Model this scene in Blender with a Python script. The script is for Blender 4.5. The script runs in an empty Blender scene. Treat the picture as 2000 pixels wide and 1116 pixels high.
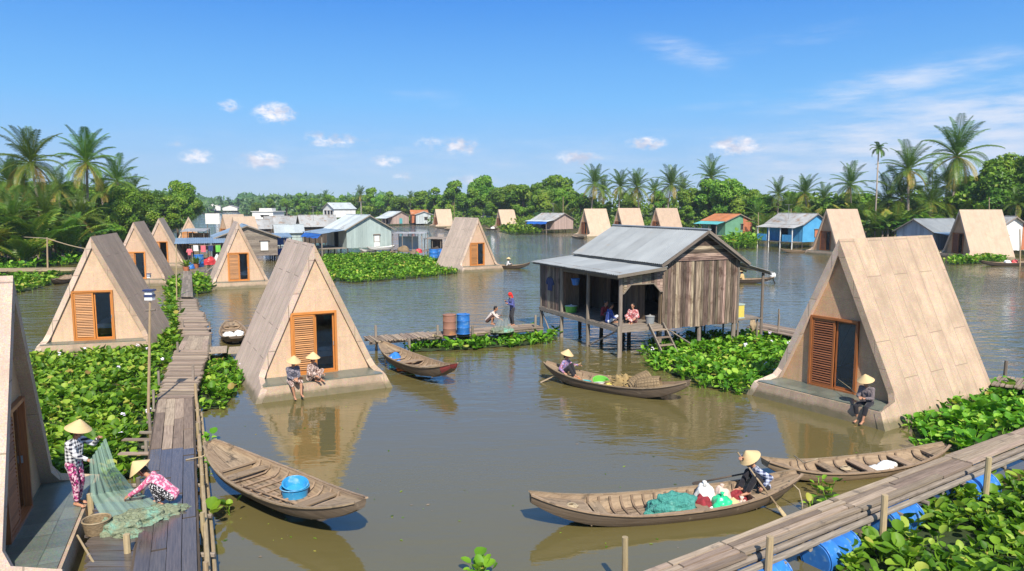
import bpy, bmesh, math, random
from mathutils import Vector as V, Matrix as M, noise
R = math.radians
rng = random.Random(7)
S = bpy.context.scene
COL = S.collection

# ------------------------------------------------------------------ camera geometry (used to place things on the water plane)
FX, CX, CY, CAMH, YH = 1400.0, 1000.0, 558.0, 6.3, 400.0
PITCH = math.atan((CY - YH) / FX)

def ray(px, py):
    r = (px - CX) / FX; u = (CY - py) / FX
    c, s = math.cos(PITCH), math.sin(PITCH)
    return V((r, c + u * s, -s + u * c))

def G(px, py, z=0.0):
    d = ray(px, py); t = (z - CAMH) / d.z
    return V((d.x * t, d.y * t, z))

def AT(px, py, Y):
    d = ray(px, py); t = Y / d.y
    return V((d.x * t, Y, CAMH + d.z * t))

# ------------------------------------------------------------------ object helpers
def tag(o, label=None, cat=None, group=None, kind=None):
    if label: o['label'] = label
    if cat: o['category'] = cat
    if group: o['group'] = group
    if kind: o['kind'] = kind
    return o

def thing(name, label, cat, loc=(0, 0, 0), rz=0.0, group=None, kind=None):
    o = bpy.data.objects.new(name, None); COL.objects.link(o)
    o.empty_display_size = 0.2
    o.location = loc; o.rotation_euler = (0, 0, rz)
    return tag(o, label, cat, group, kind)

def copy_tree(o, parent=None):
    c = o.copy(); COL.objects.link(c)
    if parent is not None: c.parent = parent
    for ch in list(o.children): copy_tree(ch, c)
    return c

Z = V((0, 0, 1))

class MB:
    """collects polygons with uv (metres), a random number per face and a material slot, builds ONE mesh object"""
    def __init__(s):
        s.v = []; s.f = []; s.uv = []; s.mi = []; s.rn = []; s.X = M.Identity(4)
    def add(s, pts, faces, uvs, mi=0, rn=None):
        b = len(s.v)
        X = s.X
        s.v.extend([tuple(X @ V(p)) for p in pts])
        r = rng.random() if rn is None else rn
        for f, u in zip(faces, uvs):
            s.f.append([b + i for i in f]); s.uv.append(u); s.mi.append(mi); s.rn.append(r)
    def poly(s, pts, mi=0, rn=None, u=None):
        pts = [V(p) for p in pts]
        n = V((0, 0, 0))
        for i in range(len(pts)):
            a, b = pts[i], pts[(i + 1) % len(pts)]
            n += a.cross(b)
        if n.length < 1e-9: return
        n.normalize()
        if u is None:
            u = Z.cross(n) if abs(n.z) < .97 else V((1, 0, 0))
        u = V(u).normalized(); w = n.cross(u)
        s.add(pts, [list(range(len(pts)))], [[(p.dot(u), p.dot(w)) for p in pts]], mi, rn)
    def box(s, c, size, rot=None, mi=0, rn=None):
        c = V(c); h = V(size) * .5
        ax = [V((1, 0, 0)), V((0, 1, 0)), V((0, 0, 1))]
        if rot is not None: ax = [rot @ a for a in ax]
        L = max(range(3), key=lambda i: size[i])
        P = [c + ax[0] * (h.x * sx) + ax[1] * (h.y * sy) + ax[2] * (h.z * sz)
             for sz in (-1, 1) for sy in (-1, 1) for sx in (-1, 1)]
        off = rng.random() * 7
        Fs = [(0, 2, 3, 1), (4, 5, 7, 6), (0, 1, 5, 4), (2, 6, 7, 3), (0, 4, 6, 2), (1, 3, 7, 5)]
        na = [2, 2, 1, 1, 0, 0]
        uvs = []
        for f, n in zip(Fs, na):
            o2 = [i for i in range(3) if i != n]
            uu = L if L in o2 else o2[0]
            vv = [i for i in o2 if i != uu][0]
            uvs.append([((P[i] - c).dot(ax[uu]) + off, (P[i] - c).dot(ax[vv]) + off * 1.7 + n * .31) for i in f])
        s.add(P, Fs, uvs, mi, rn)
    def beam(s, a, b, w, h, up=None, mi=0, rn=None):
        a, b = V(a), V(b); d = b - a; L = d.length
        if L < 1e-6: return
        x = d / L; up = V(up) if up is not None else Z
        if abs(x.dot(up)) > .98: up = V((0, 1, 0)) if abs(x.y) < .9 else V((1, 0, 0))
        y = up.cross(x).normalized(); z = x.cross(y)
        rot = M((x, y, z)).transposed()
        s.box((a + b) / 2, (L, w, h), rot, mi, rn)
    def tube(s, pts, rad, n=8, mi=0, rn=None, caps=True, flat=(1, 1)):
        pts = [V(p) for p in pts]; k = len(pts)
        if not hasattr(rad, '__len__'): rad = [rad] * k
        prev = None; P = []; lens = [0]
        for i in range(k):
            t = (pts[min(i + 1, k - 1)] - pts[max(i - 1, 0)]).normalized()
            if prev is None:
                a = Z if abs(t.z) < .9 else V((1, 0, 0))
                x = a.cross(t).normalized()
            else:
                x = (prev - t * prev.dot(t)).normalized()
            prev = x; y = t.cross(x)
            for j in range(n):
                an = 2 * math.pi * j / n
                P.append(pts[i] + x * (math.cos(an) * rad[i] * flat[0]) + y * (math.sin(an) * rad[i] * flat[1]))
            if i: lens.append(lens[-1] + (pts[i] - pts[i - 1]).length)
        Fs = []; U = []; off = rng.random() * 5
        for i in range(k - 1):
            for j in range(n):
                j2 = (j + 1) % n
                Fs.append((i * n + j, i * n + j2, (i + 1) * n + j2, (i + 1) * n + j))
                v0, v1 = 6.28 * rad[i] * j / n, 6.28 * rad[i] * (j + 1) / n
                U.append([(lens[i] + off, v0), (lens[i] + off, v1), (lens[i + 1] + off, v1), (lens[i + 1] + off, v0)])
        if caps:
            for i, rev in ((0, True), (k - 1, False)):
                f = [i * n + j for j in range(n)]
                if rev: f = f[::-1]
                Fs.append(tuple(f)); U.append([(P[q].x, P[q].y) for q in f])
        s.add(P, Fs, U, mi, rn)
    def lathe(s, prof, n=16, X=None, mi=0, rn=None, scale=(1, 1)):
        X = X or M.Identity(4); P = []; Fs = []; U = []
        for (r, z) in prof:
            for j in range(n):
                an = 2 * math.pi * j / n
                P.append(X @ V((math.cos(an) * r * scale[0], math.sin(an) * r * scale[1], z)))
        d = 0
        for i in range(len(prof) - 1):
            d2 = d + math.hypot(prof[i + 1][0] - prof[i][0], prof[i + 1][1] - prof[i][1])
            for j in range(n):
                j2 = (j + 1) % n
                Fs.append((i * n + j, i * n + j2, (i + 1) * n + j2, (i + 1) * n + j))
                u0, u1 = j / n * .8, (j + 1) / n * .8
                U.append([(u0, d), (u1, d), (u1, d2), (u0, d2)])
            d = d2
        for i, rev in ((0, True), (len(prof) - 1, False)):
            if prof[i][0] > 1e-4:
                f = [i * n + j for j in range(n)]
                if rev: f = f[::-1]
                Fs.append(tuple(f)); U.append([(P[q].x, P[q].y) for q in f])
        s.add(P, Fs, U, mi, rn)
    def prism(s, poly, d, mi=0, rn=None):
        """extrude polygon (list of 3d pts) by vector d"""
        r = rng.random() if rn is None else rn
        a = [V(p) for p in poly]; b = [p + V(d) for p in a]
        nrm = V((0, 0, 0))
        for i in range(len(a)): nrm += a[i].cross(a[(i + 1) % len(a)])
        if nrm.dot(V(d)) > 0: a, b = a[::-1], b[::-1]
        s.poly(a, mi, r); s.poly(b[::-1], mi, r)
        for i in range(len(a)):
            j = (i + 1) % len(a)
            s.poly([a[j], a[i], b[i], b[j]], mi, r)
    def build(s, name, mats, parent=None, smooth=False, loc=None, rz=0):
        me = bpy.data.meshes.new(name)
        me.from_pydata(s.v, [], s.f)
        uvl = me.uv_layers.new(name='UVMap')
        flat = [c for u in s.uv for p in u for c in p]
        uvl.data.foreach_set('uv', flat)
        at = me.attributes.new('rnd', 'FLOAT', 'FACE'); at.data.foreach_set('value', s.rn)
        me.polygons.foreach_set('material_index', s.mi)
        if smooth: me.polygons.foreach_set('use_smooth', [True] * len(s.f))
        if not isinstance(mats, (list, tuple)): mats = [mats]
        for m in mats: me.materials.append(m)
        me.update()
        o = bpy.data.objects.new(name, me); COL.objects.link(o)
        if parent is not None: o.parent = parent
        if loc is not None: o.location = loc
        if rz: o.rotation_euler = (0, 0, rz)
        return o

def smooth_by_angle(o, deg=40):
    me = o.data
    me.polygons.foreach_set('use_smooth', [True] * len(me.polygons))
    try: me.set_sharp_from_angle(angle=R(deg))
    except Exception: pass
    return o

def lump_mesh(mb, c, r, seed=0, nu=20, nv=10, amp=.15, freq=2.0, mi=0, rn=None, flat_bottom=True):
    """a lumpy half or full ellipsoid"""
    c = V(c); P = []; Fs = []; U = []
    v0 = 0.0 if flat_bottom else -1.0
    for i in range(nv + 1):
        ph = (v0 + (1 - v0) * i / nv) * math.pi / 2
        for j in range(nu):
            th = 2 * math.pi * j / nu
            d = V((math.cos(th) * math.cos(ph), math.sin(th) * math.cos(ph), math.sin(ph)))
            k = 1 + amp * noise.noise(d * freq + V((seed, seed * 1.3, 0))) * 2
            P.append(c + V((d.x * r[0] * k, d.y * r[1] * k, d.z * r[2] * k)))
    for i in range(nv):
        for j in range(nu):
            j2 = (j + 1) % nu
            Fs.append((i * nu + j, i * nu + j2, (i + 1) * nu + j2, (i + 1) * nu + j))
            U.append([(j / nu, i / nv), ((j + 1) / nu, i / nv), ((j + 1) / nu, (i + 1) / nv), (j / nu, (i + 1) / nv)])
    mb.add(P, Fs, U, mi, rn)

# ------------------------------------------------------------------ materials
class NT:
    def __init__(s, tree): s.t = tree; s.t.nodes.clear()
    def n(s, typ, ins=None, **at):
        nd = s.t.nodes.new('ShaderNode' + typ)
        for k, v in at.items(): setattr(nd, k, v)
        for k, v in (ins or {}).items():
            sk = nd.inputs[k]
            if isinstance(v, bpy.types.NodeSocket): s.t.links.new(v, sk)
            else: sk.default_value = v
        return nd
    def math(s, op, a, b=None, c=None, clamp=False):
        ins = {0: a}
        if b is not None: ins[1] = b
        if c is not None: ins[2] = c
        return s.n('Math', ins, operation=op, use_clamp=clamp).outputs[0]
    def mix(s, f, a, b, blend='MIX'):
        nd = s.n('Mix', data_type='RGBA', blend_type=blend, clamp_factor=True)
        for sk, v in ((nd.inputs[0], f), (nd.inputs[6], a), (nd.inputs[7], b)):
            if isinstance(v, bpy.types.NodeSocket): s.t.links.new(v, sk)
            else: sk.default_value = v if not isinstance(v, tuple) or len(v) == 4 else (*v, 1)
        return nd.outputs[2]
    def ramp(s, fac, stops, interp='LINEAR'):
        nd = s.n('ValToRGB', {0: fac}); cr = nd.color_ramp; cr.interpolation = interp
        while len(cr.elements) < len(stops): cr.elements.new(.5)
        for e, (p, c) in zip(cr.elements, stops):
            e.position = p; e.color = (*c, 1) if not isinstance(c, (int, float)) else (c, c, c, 1)
        return nd.outputs[0]
    def link(s, a, b): s.t.links.new(a, b)

MATS = {}
def newmat(name):
    m = bpy.data.materials.new(name); m.use_nodes = True
    t = NT(m.node_tree); MATS[name] = m
    out = t.n('OutputMaterial')
    return m, t, out

def surf(name, c1, c2, scale=(4, 4, 4), detail=4, rough=.7, bump=.1, coord='UV', rnd=.35, spots=None, metallic=0., bscale=None, hue=0.0, spec=.3, dist=.01, contrast=1.0, coat=0.):
    """two-tone noise surface with per-piece variation and bump"""
    m, t, out = newmat(name)
    tc = t.n('TexCoord')
    mp = t.n('Mapping', {'Vector': tc.outputs[coord], 'Scale': scale})
    at = t.n('Attribute', attribute_name='rnd')
    off = t.n('VectorMath', {0: mp.outputs[0], 1: t.n('CombineXYZ', {0: t.math('MULTIPLY', at.outputs['Fac'], 31.7), 1: t.math('MULTIPLY', at.outputs['Fac'], 17.3), 2: 0.0}).outputs[0]}, operation='ADD')
    nz = t.n('TexNoise', {'Vector': off.outputs[0], 'Scale': 1.0, 'Detail': detail, 'Roughness': .6})
    f = t.ramp(nz.outputs['Fac'], [(.5 - .22 / contrast, 0.0), (.5 + .22 / contrast, 1.0)])
    col = t.mix(f, c1, c2)
    if spots:   # (colour, scale, threshold)
        n2 = t.n('TexNoise', {'Vector': tc.outputs['Object'], 'Scale': spots[1], 'Detail': 5., 'Roughness': .65})
        col = t.mix(t.ramp(n2.outputs['Fac'], [(spots[2], 0.0), (spots[2] + .14, 1.0)]), col, spots[0])
    if rnd or hue:
        v = t.math('ADD', t.math('MULTIPLY', at.outputs['Fac'], rnd), 1 - rnd / 2)
        h = t.math('ADD', t.math('MULTIPLY', t.math('SUBTRACT', t.math('FRACT', t.math('MULTIPLY', at.outputs['Fac'], 7.13)), .5), hue), .5)
        col = t.n('HueSaturation', {'Hue': h, 'Value': v, 'Color': col}).outputs[0]
    bs = t.n('BsdfPrincipled', {'Base Color': col, 'Roughness': rough, 'Metallic': metallic, 'Specular IOR Level': spec, 'Coat Weight': coat})
    if bump:
        bsrc = nz.outputs['Fac']
        if bscale:
            bsrc = t.n('TexNoise', {'Vector': tc.outputs['Object'], 'Scale': bscale, 'Detail': 3.}).outputs['Fac']
        bp = t.n('Bump', {'Height': bsrc, 'Strength': bump, 'Distance': dist})
        t.link(bp.outputs[0], bs.inputs['Normal'])
    t.link(bs.outputs[0], out.inputs[0])
    return m

def stone(name, c1, c2, speck, bw, bh, mort=.012, bump=.35, mcol=None, rough=.75, off=.5, tint=(.92, 1.06), swap=False, mcol_=.62):
    """cast stone panels: brick seams in metres, pebble speckle, faint weather streaks"""
    m, t, out = newmat(name)
    tc = t.n('TexCoord')
    uvd = t.n('TexNoise', {'Vector': tc.outputs['UV'], 'Scale': 3., 'Detail': 2.})
    wob = t.n('VectorMath', {0: tc.outputs['UV'], 1: t.n('VectorMath', {0: uvd.outputs['Color'], 'Scale': .012}, operation='SCALE').outputs[0]}, operation='ADD')
    if swap: wob = t.n('Mapping', {'Vector': wob.outputs[0], 'Rotation': (0, 0, R(90)), 'Location': (.31, .2, 0)})
    br = t.n('TexBrick', {'Vector': wob.outputs[0], 'Color1': (tint[0],) * 3 + (1,), 'Color2': (tint[1],) * 3 + (1,), 'Mortar': (mcol_, mcol_, mcol_, 1), 'Scale': 1.0, 'Mortar Size': mort, 'Mortar Smooth': .3, 'Brick Width': bw, 'Row Height': bh}, offset=off)
    n1 = t.n('TexNoise', {'Vector': tc.outputs['UV'], 'Scale': 1.6, 'Detail': 6., 'Roughness': .65})
    n2 = t.n('TexNoise', {'Vector': tc.outputs['UV'], 'Scale': 42., 'Detail': 3., 'Roughness': .7})
    vo = t.n('TexVoronoi', {'Vector': tc.outputs['UV'], 'Scale': 34.})
    col = t.mix(t.ramp(n1.outputs['Fac'], [(.3, 0.), (.7, 1.)]), c1, c2)
    col = t.mix(t.math('MULTIPLY', t.ramp(n2.outputs['Fac'], [(.42, 1.), (.56, 0.)]), .55), col, speck)
    col = t.mix(.18, col, vo.outputs['Color'], 'SOFT_LIGHT')
    st = t.n('TexNoise', {'Vector': t.n('Mapping', {'Vector': tc.outputs['UV'], 'Scale': (3.5, .35, 1)}).outputs[0], 'Scale': 1.0, 'Detail': 5.})
    col = t.mix(t.math('MULTIPLY', t.ramp(st.outputs['Fac'], [(.46, 0.), (.68, 1.)]), .38), col, speck)
    col = t.mix(1.0, col, br.outputs['Color'], 'MULTIPLY')
    oz = t.n('SeparateXYZ', {0: tc.outputs['Object']}).outputs[2]; na = t.n('TexNoise', {'Vector': tc.outputs['Object'], 'Scale': 2.2, 'Detail': 5., 'Roughness': .7})
    al = t.n('MapRange', {0: t.math('SUBTRACT', oz, t.math('MULTIPLY', na.outputs['Fac'], .34)), 1: -.02, 2: .13, 3: .78, 4: 0.}).outputs[0]
    col = t.mix(al, col, (.085, .085, .04))
    pat = t.n('TexNoise', {'Vector': tc.outputs['Object'], 'Scale': .9, 'Detail': 6., 'Roughness': .7})
    col = t.mix(t.math('MULTIPLY', t.ramp(pat.outputs['Fac'], [(.47, 0.), (.66, 1.)]), .55), col, speck)
    oi = t.n('ObjectInfo'); col = t.n('HueSaturation', {'Hue': t.math('ADD', t.math('MULTIPLY', oi.outputs['Random'], .005), .4965), 'Value': t.math('ADD', t.math('MULTIPLY', oi.outputs['Random'], .16), .92), 'Color': col}).outputs[0]
    bs = t.n('BsdfPrincipled', {'Base Color': col, 'Roughness': rough, 'Specular IOR Level': .25})
    hgt = t.math('ADD', t.math('MULTIPLY', n2.outputs['Fac'], .35), t.math('MULTIPLY', br.outputs['Fac'], -.6))
    bp = t.n('Bump', {'Height': hgt, 'Strength': bump, 'Distance': .02})
    t.link(bp.outputs[0], bs.inputs['Normal']); t.link(bs.outputs[0], out.inputs[0])
    return m

def leafmat(name, stops, trans=.35, rough=.45, spec=.35):
    m, t, out = newmat(name)
    at = t.n('Attribute', attribute_name='rnd')
    col = t.ramp(at.outputs['Fac'], stops)
    oi = t.n('ObjectInfo')
    col = t.n('HueSaturation', {'Hue': t.math('ADD', t.math('MULTIPLY', oi.outputs['Random'], .03), .485), 'Value': t.math('ADD', t.math('MULTIPLY', oi.outputs['Random'], .35), .82), 'Color': col}).outputs[0]
    bs = t.n('BsdfPrincipled', {'Base Color': col, 'Roughness': rough, 'Specular IOR Level': spec})
    tr = t.n('BsdfTranslucent', {'Color': t.mix(1.0, col, (1.0, 1.0, .45), 'MULTIPLY')})
    mx = t.n('MixShader', {0: trans, 1: bs.outputs[0], 2: tr.outputs[0]})
    t.link(mx.outputs[0], out.inputs[0])
    return m

def cloth(name, kind, a, b, scale=30., c=None, rough=.85):
    """fabrics: plain / plaid / floral, laid in the garment's own coordinates"""
    m, t, out = newmat(name)
    tc = t.n('TexCoord')
    sp = t.n('SeparateXYZ', {0: tc.outputs['Object']})
    if kind == 'plaid':
        fx = t.math('GREATER_THAN', t.math('FRACT', t.math('MULTIPLY', t.math('ARCTAN2', sp.outputs[0], t.math('ADD', sp.outputs[1], .02)), scale * .15)), .5)
        fz = t.math('GREATER_THAN', t.math('FRACT', t.math('MULTIPLY', sp.outputs[2], scale)), .5)
        f = t.math('MULTIPLY', t.math('ADD', fx, fz), .5)
        col = t.mix(f, a, b)
    elif kind == 'floral':
        vo = t.n('TexVoronoi', {'Vector': tc.outputs['Object'], 'Scale': scale})
        col = t.mix(t.ramp(vo.outputs['Distance'], [(.38, 0.), (.46, 1.)]), a, b)
        if c: col = t.mix(t.ramp(vo.outputs['Color'], [(.6, 0.), (.62, 1.)]), col, c)
    else:
        nz = t.n('TexNoise', {'Vector': tc.outputs['Object'], 'Scale': scale, 'Detail': 3.})
        col = t.mix(nz.outputs['Fac'], a, b)
    bs = t.n('BsdfPrincipled', {'Base Color': col, 'Roughness': rough, 'Specular IOR Level': .15, 'Sheen Weight': .15})
    nz = t.n('TexNoise', {'Vector': tc.outputs['Object'], 'Scale': 16., 'Detail': 2.})
    bp = t.n('Bump', {'Height': nz.outputs['Fac'], 'Strength': .5, 'Distance': .03})
    t.link(bp.outputs[0], bs.inputs['Normal'])
    t.link(bs.outputs[0], out.inputs[0])
    return m

stone_roof = stone('stone_roof', (.54, .40, .275), (.43, .315, .22), (.27, .195, .135), 3.2, .76, .013, .5, tint=(.92, 1.05), swap=True, off=.37)
stone_far = stone('stone_far_slab', (.56, .42, .30), (.48, .36, .26), (.36, .265, .19), 4.2, 1.3, .006, .25, tint=(.97, 1.03), swap=True, mcol_=.8)
stone_left = stone('stone_slab_grazing_tint', (.64, .49, .385), (.55, .42, .33), (.34, .26, .20), 3.0, .72, .016, .5, tint=(.92, 1.05), swap=True, off=.37, mcol_=.48)  # stone_roof copy for left slopes, paler and greyer; grazing light put into the colour
stone_wall = stone('stone_wall', (.63, .445, .30), (.545, .38, .255), (.36, .25, .165), 1.6, 1.7, .004, .3, tint=(.97, 1.03))
stone_wall_shade_warm = stone('stone_wall_shade_warm', (.64, .41, .235), (.55, .345, .195), (.34, .21, .115), 1.6, 1.7, .004, .35, tint=(.97, 1.03))  # stone_wall copy with warm light put into the colour for shaded, sky-lit gables
stone_base = stone('stone_base', (.49, .37, .255), (.41, .31, .215), (.26, .19, .13), 1.5, 2.2, .006, .5)
slate = stone('slate_tile', (.105, .125, .105), (.075, .095, .085), (.17, .18, .14), .6, .6, .012, .15, rough=.28, off=0.0, tint=(.8, 1.2))
wood_grey = surf('weathered_wood', (.27, .225, .18), (.135, .11, .088), (2.0, 34, 34), 5, .85, .6, rnd=.55, hue=.02, spots=((.09, .075, .06), 3.5, .60), contrast=1.3)
wood_deck = surf('deck_wood', (.345, .265, .195), (.165, .12, .088), (1.6, 26, 26), 6, .85, .9, rnd=.75, hue=.02, spots=((.12, .095, .075), 2.6, .60))
wood_wet = surf('wet_deck_wood', (.13, .105, .09), (.06, .05, .045), (1.6, 30, 30), 5, .16, .25, rnd=.4, hue=.02, spec=.6)
wood_brown = surf('brown_plank', (.245, .165, .105), (.115, .075, .05), (2.0, 34, 34), 5, .8, .5, rnd=.6, hue=.03, contrast=1.2)
wood_wall = surf('barn_plank', (.315, .235, .175), (.09, .06, .043), (1.3, 22, 22), 6, .85, .7, rnd=1.25, hue=.05, spots=((.10, .062, .042), 1.6, .54), contrast=1.7)
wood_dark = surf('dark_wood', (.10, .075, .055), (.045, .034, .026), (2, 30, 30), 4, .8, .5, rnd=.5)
boat_wood = surf('boat_wood', (.35, .255, .165), (.165, .112, .070), (2.2, 26, 26), 5, .7, .5, rnd=.35, spots=((.085, .065, .045), 4.0, .56), hue=.015)
boat_dark = surf('boat_hull_dark', (.17, .125, .085), (.075, .055, .04), (1.4, 20, 20), 5, .6, .5, rnd=.25, spots=((.26, .205, .14), 5.0, .62))
boat_red = surf('boat_red_paint', (.27, .04, .035), (.16, .045, .04), (6, 14, 6), 4, .6, .3, rnd=.2, spots=((.14, .10, .08), 6., .62))
bamboo = surf('bamboo', (.42, .32, .18), (.27, .20, .12), (3, 20, 20), 3, .55, .2, rnd=.4, hue=.02)
orange_wood = surf('orange_wood', (.56, .225, .055), (.42, .15, .035), (2.5, 40, 40), 4, .4, .15, rnd=.3, coat=.2)
red_wood = surf('red_brown_wood', (.36, .13, .04), (.22, .075, .028), (2.5, 40, 40), 4, .4, .15, rnd=.3, coat=.2)
louvre_o = surf('louvre_wood', (.48, .225, .075), (.32, .14, .048), (2.5, 40, 40), 4, .5, .15, rnd=.55)
louvre_r = surf('louvre_dark_wood', (.27, .10, .04), (.17, .062, .028), (2.5, 40, 40), 4, .5, .15, rnd=.5)
tin_grey = surf('zinc_sheet', (.27, .29, .30), (.20, .215, .225), (.9, .9, .9), 5, .48, 0.0, rnd=.26, coord='Object', metallic=.12, spec=.4, spots=((.27, .225, .18), 1.3, .63))
tin_old = surf('old_zinc_sheet', (.41, .405, .39), (.30, .30, .29), (1.2, 1.2, 1.2), 5, .5, 0.0, rnd=.25, coord='Object', metallic=.2, spots=((.25, .165, .105), 1.1, .53))
tin_blue = surf('blue_zinc_sheet', (.24, .32, .40), (.17, .235, .31), (1, 1, 1), 4, .42, 0.0, rnd=.2, coord='Object', metallic=.2)
tin_pale = surf('pale_zinc_sheet', (.46, .50, .51), (.36, .40, .41), (1, 1, 1), 4, .5, 0.0, rnd=.3, coord='Object', metallic=.1, spots=((.30, .22, .16), .8, .57))
tin_rust = surf('rusty_sheet', (.46, .17, .06), (.28, .11, .05), (.8, .8, .8), 6, .7, .1, rnd=.3, coord='Object', spots=((.36, .29, .24), .7, .58))
tin_wall = surf('pale_green_sheet', (.40, .47, .44), (.31, .375, .355), (1.2, 1.2, .6), 5, .5, .05, rnd=.25, coord='Object', metallic=.1, spots=((.34, .30, .24), 1.1, .63))
paint_green = surf('green_paint', (.15, .33, .21), (.11, .255, .165), (1.2, 1.2, 1.2), 5, .6, .05, rnd=.1, coord='Object', spots=((.25, .32, .24), 1.5, .62))
paint_blue = surf('blue_paint', (.09, .35, .60), (.065, .27, .50), (1.2, 1.2, 1.2), 5, .6, .05, rnd=.15, coord='Object', spots=((.20, .38, .48), 1.3, .62))
paint_teal = surf('teal_paint', (.10, .37, .37), (.07, .28, .30), (1.2, 1.2, 1.2), 4, .6, .05, rnd=.15, coord='Object')
paint_white = surf('white_paint', (.72, .71, .68), (.60, .59, .56), (1.2, 1.2, 1.2), 5, .6, .05, rnd=.15, coord='Object', spots=((.42, .40, .36), 1.3, .63))
paint_pink = surf('pinkish_planks', (.44, .325, .28), (.33, .24, .205), (2, 14, 14), 5, .75, .2, rnd=.3)
paint_orange = surf('orange_brick', (.50, .175, .085), (.38, .135, .07), (5, 5, 5), 5, .8, .2, rnd=.2, coord='Object')
paint_bluegrey = surf('blue_grey_planks', (.34, .385, .44), (.24, .28, .33), (2, 14, 14), 5, .75, .2, rnd=.4)
plastic_blue = surf('blue_plastic', (.03, .17, .50), (.022, .12, .38), (3, 3, 3), 3, .35, .05, rnd=.2, coord='Object', spec=.4, spots=((.16, .30, .48), 4.0, .55), contrast=1.4)
basin_blue = surf('faded_blue_plastic', (.035, .30, .56), (.03, .235, .47), (4, 4, 4), 3, .4, .05, rnd=.1, coord='Object', spec=.5, spots=((.22, .42, .55), 4.2, .54), contrast=1.4)
tarp_blue = surf('blue_tarpaulin', (.02, .11, .42), (.016, .085, .32), (2, 2, 2), 3, .45, .3, rnd=.2, coord='Object', spec=.4)
plastic_green = surf('green_plastic', (.03, .55, .25), (.025, .45, .20), (4, 4, 4), 3, .35, .05, rnd=.1, coord='Object', spec=.5)
plastic_lime = surf('lime_plastic', (.16, .50, .07), (.13, .42, .06), (4, 4, 4), 3, .35, .05, rnd=.1, coord='Object', spec=.5)
plastic_teal = surf('teal_plastic', (.02, .38, .42), (.02, .31, .36), (4, 4, 4), 3, .35, .05, rnd=.1, coord='Object', spec=.5)
plastic_white = surf('white_plastic', (.75, .75, .73), (.66, .66, .64), (4, 4, 4), 3, .4, .05, rnd=.1, coord='Object', spec=.5)
plastic_yellow = surf('yellow_plastic', (.62, .50, .10), (.52, .42, .08), (4, 4, 4), 3, .4, .05, rnd=.1, coord='Object', spec=.5)
plastic_red = surf('red_plastic', (.55, .04, .04), (.42, .03, .03), (4, 4, 4), 3, .4, .05, rnd=.2, coord='Object', spec=.5)
rust_drum = surf('rusty_drum', (.30, .15, .10), (.20, .10, .075), (3, 3, 3), 5, .7, .2, rnd=.1, coord='Object', spots=((.45, .20, .06), 2.6, .54))
bag_white = surf('white_sack', (.70, .69, .66), (.58, .57, .54), (5, 5, 5), 4, .8, .6, rnd=.2, coord='Object', dist=.03, bscale=9.)
bag_pink = surf('pinkish_sack', (.66, .50, .42), (.54, .41, .34), (5, 5, 5), 4, .8, .6, rnd=.2, coord='Object', dist=.03, bscale=9.)
bag_red = surf('dark_red_cloth', (.33, .035, .045), (.16, .02, .025), (9, 9, 9), 4, .85, .6, rnd=.3, coord='Object', dist=.03, bscale=12.)
rope_mat = surf('rope', (.42, .34, .22), (.30, .24, .16), (20, 8, 8), 3, .9, .4, rnd=.2)
straw = surf('straw', (.62, .46, .24), (.50, .355, .175), (1.2, 90, 1), 4, .7, .5, rnd=.15, dist=.006)
wicker = surf('wicker', (.30, .215, .12), (.11, .078, .045), (26, 60, 1), 2, .8, .8, rnd=.35, dist=.02)
straw_heap = surf('dry_reed_bundle', (.46, .33, .14), (.25, .17, .075), (3, 40, 40), 4, .85, .6, rnd=.7)
net_orange = surf('orange_net_heap', (.60, .17, .03), (.40, .10, .02), (14, 14, 14), 5, .85, .8, rnd=.2, coord='Object', dist=.04, bscale=20.)
net_green = surf('green_net_heap', (.075, .30, .25), (.035, .18, .15), (16, 16, 16), 5, .85, 1.0, rnd=.2, coord='Object', dist=.05, bscale=24., spots=((.16, .36, .30), 5., .58))
net_olive = surf('olive_net_heap', (.235, .26, .165), (.12, .145, .09), (16, 16, 16), 5, .85, 1.0, rnd=.2, coord='Object', dist=.05, bscale=22., spots=((.17, .40, .31), 2.0, .52))
mattress = surf('mattress_cloth', (.74, .75, .78), (.68, .69, .73), (3, 3, 3), 3, .8, .1, coord='Object')
black_rubber = surf('black_rubber', (.03, .03, .032), (.02, .02, .02), (4, 4, 4), 3, .6, .1, coord='Object')
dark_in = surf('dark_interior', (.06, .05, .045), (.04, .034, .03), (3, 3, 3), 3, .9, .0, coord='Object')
skin = surf('skin', (.42, .215, .13), (.36, .175, .105), (9, 9, 9), 3, .55, .05, coord='Object', rnd=0)
hair = surf('black_hair', (.02, .016, .014), (.012, .01, .009), (40, 40, 9), 3, .5, .3, coord='Object', rnd=0)
bark = surf('bark', (.24, .185, .135), (.115, .088, .065), (3, 14, 14), 5, .9, .8, rnd=.3, dist=.04)
palm_bark = surf('palm_bark', (.37, .30, .235), (.22, .175, .14), (9, 3, 3), 4, .9, .8, rnd=.3, dist=.03)
earth = surf('earth', (.13, .105, .06), (.055, .075, .025), (.35, .35, .35), 6, .95, .3, coord='Object', rnd=0, dist=.2)
river_mud = surf('matted_roots', (.035, .055, .014), (.02, .03, .01), (3, 3, 3), 5, .9, .4, coord='Object', rnd=0)

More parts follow.
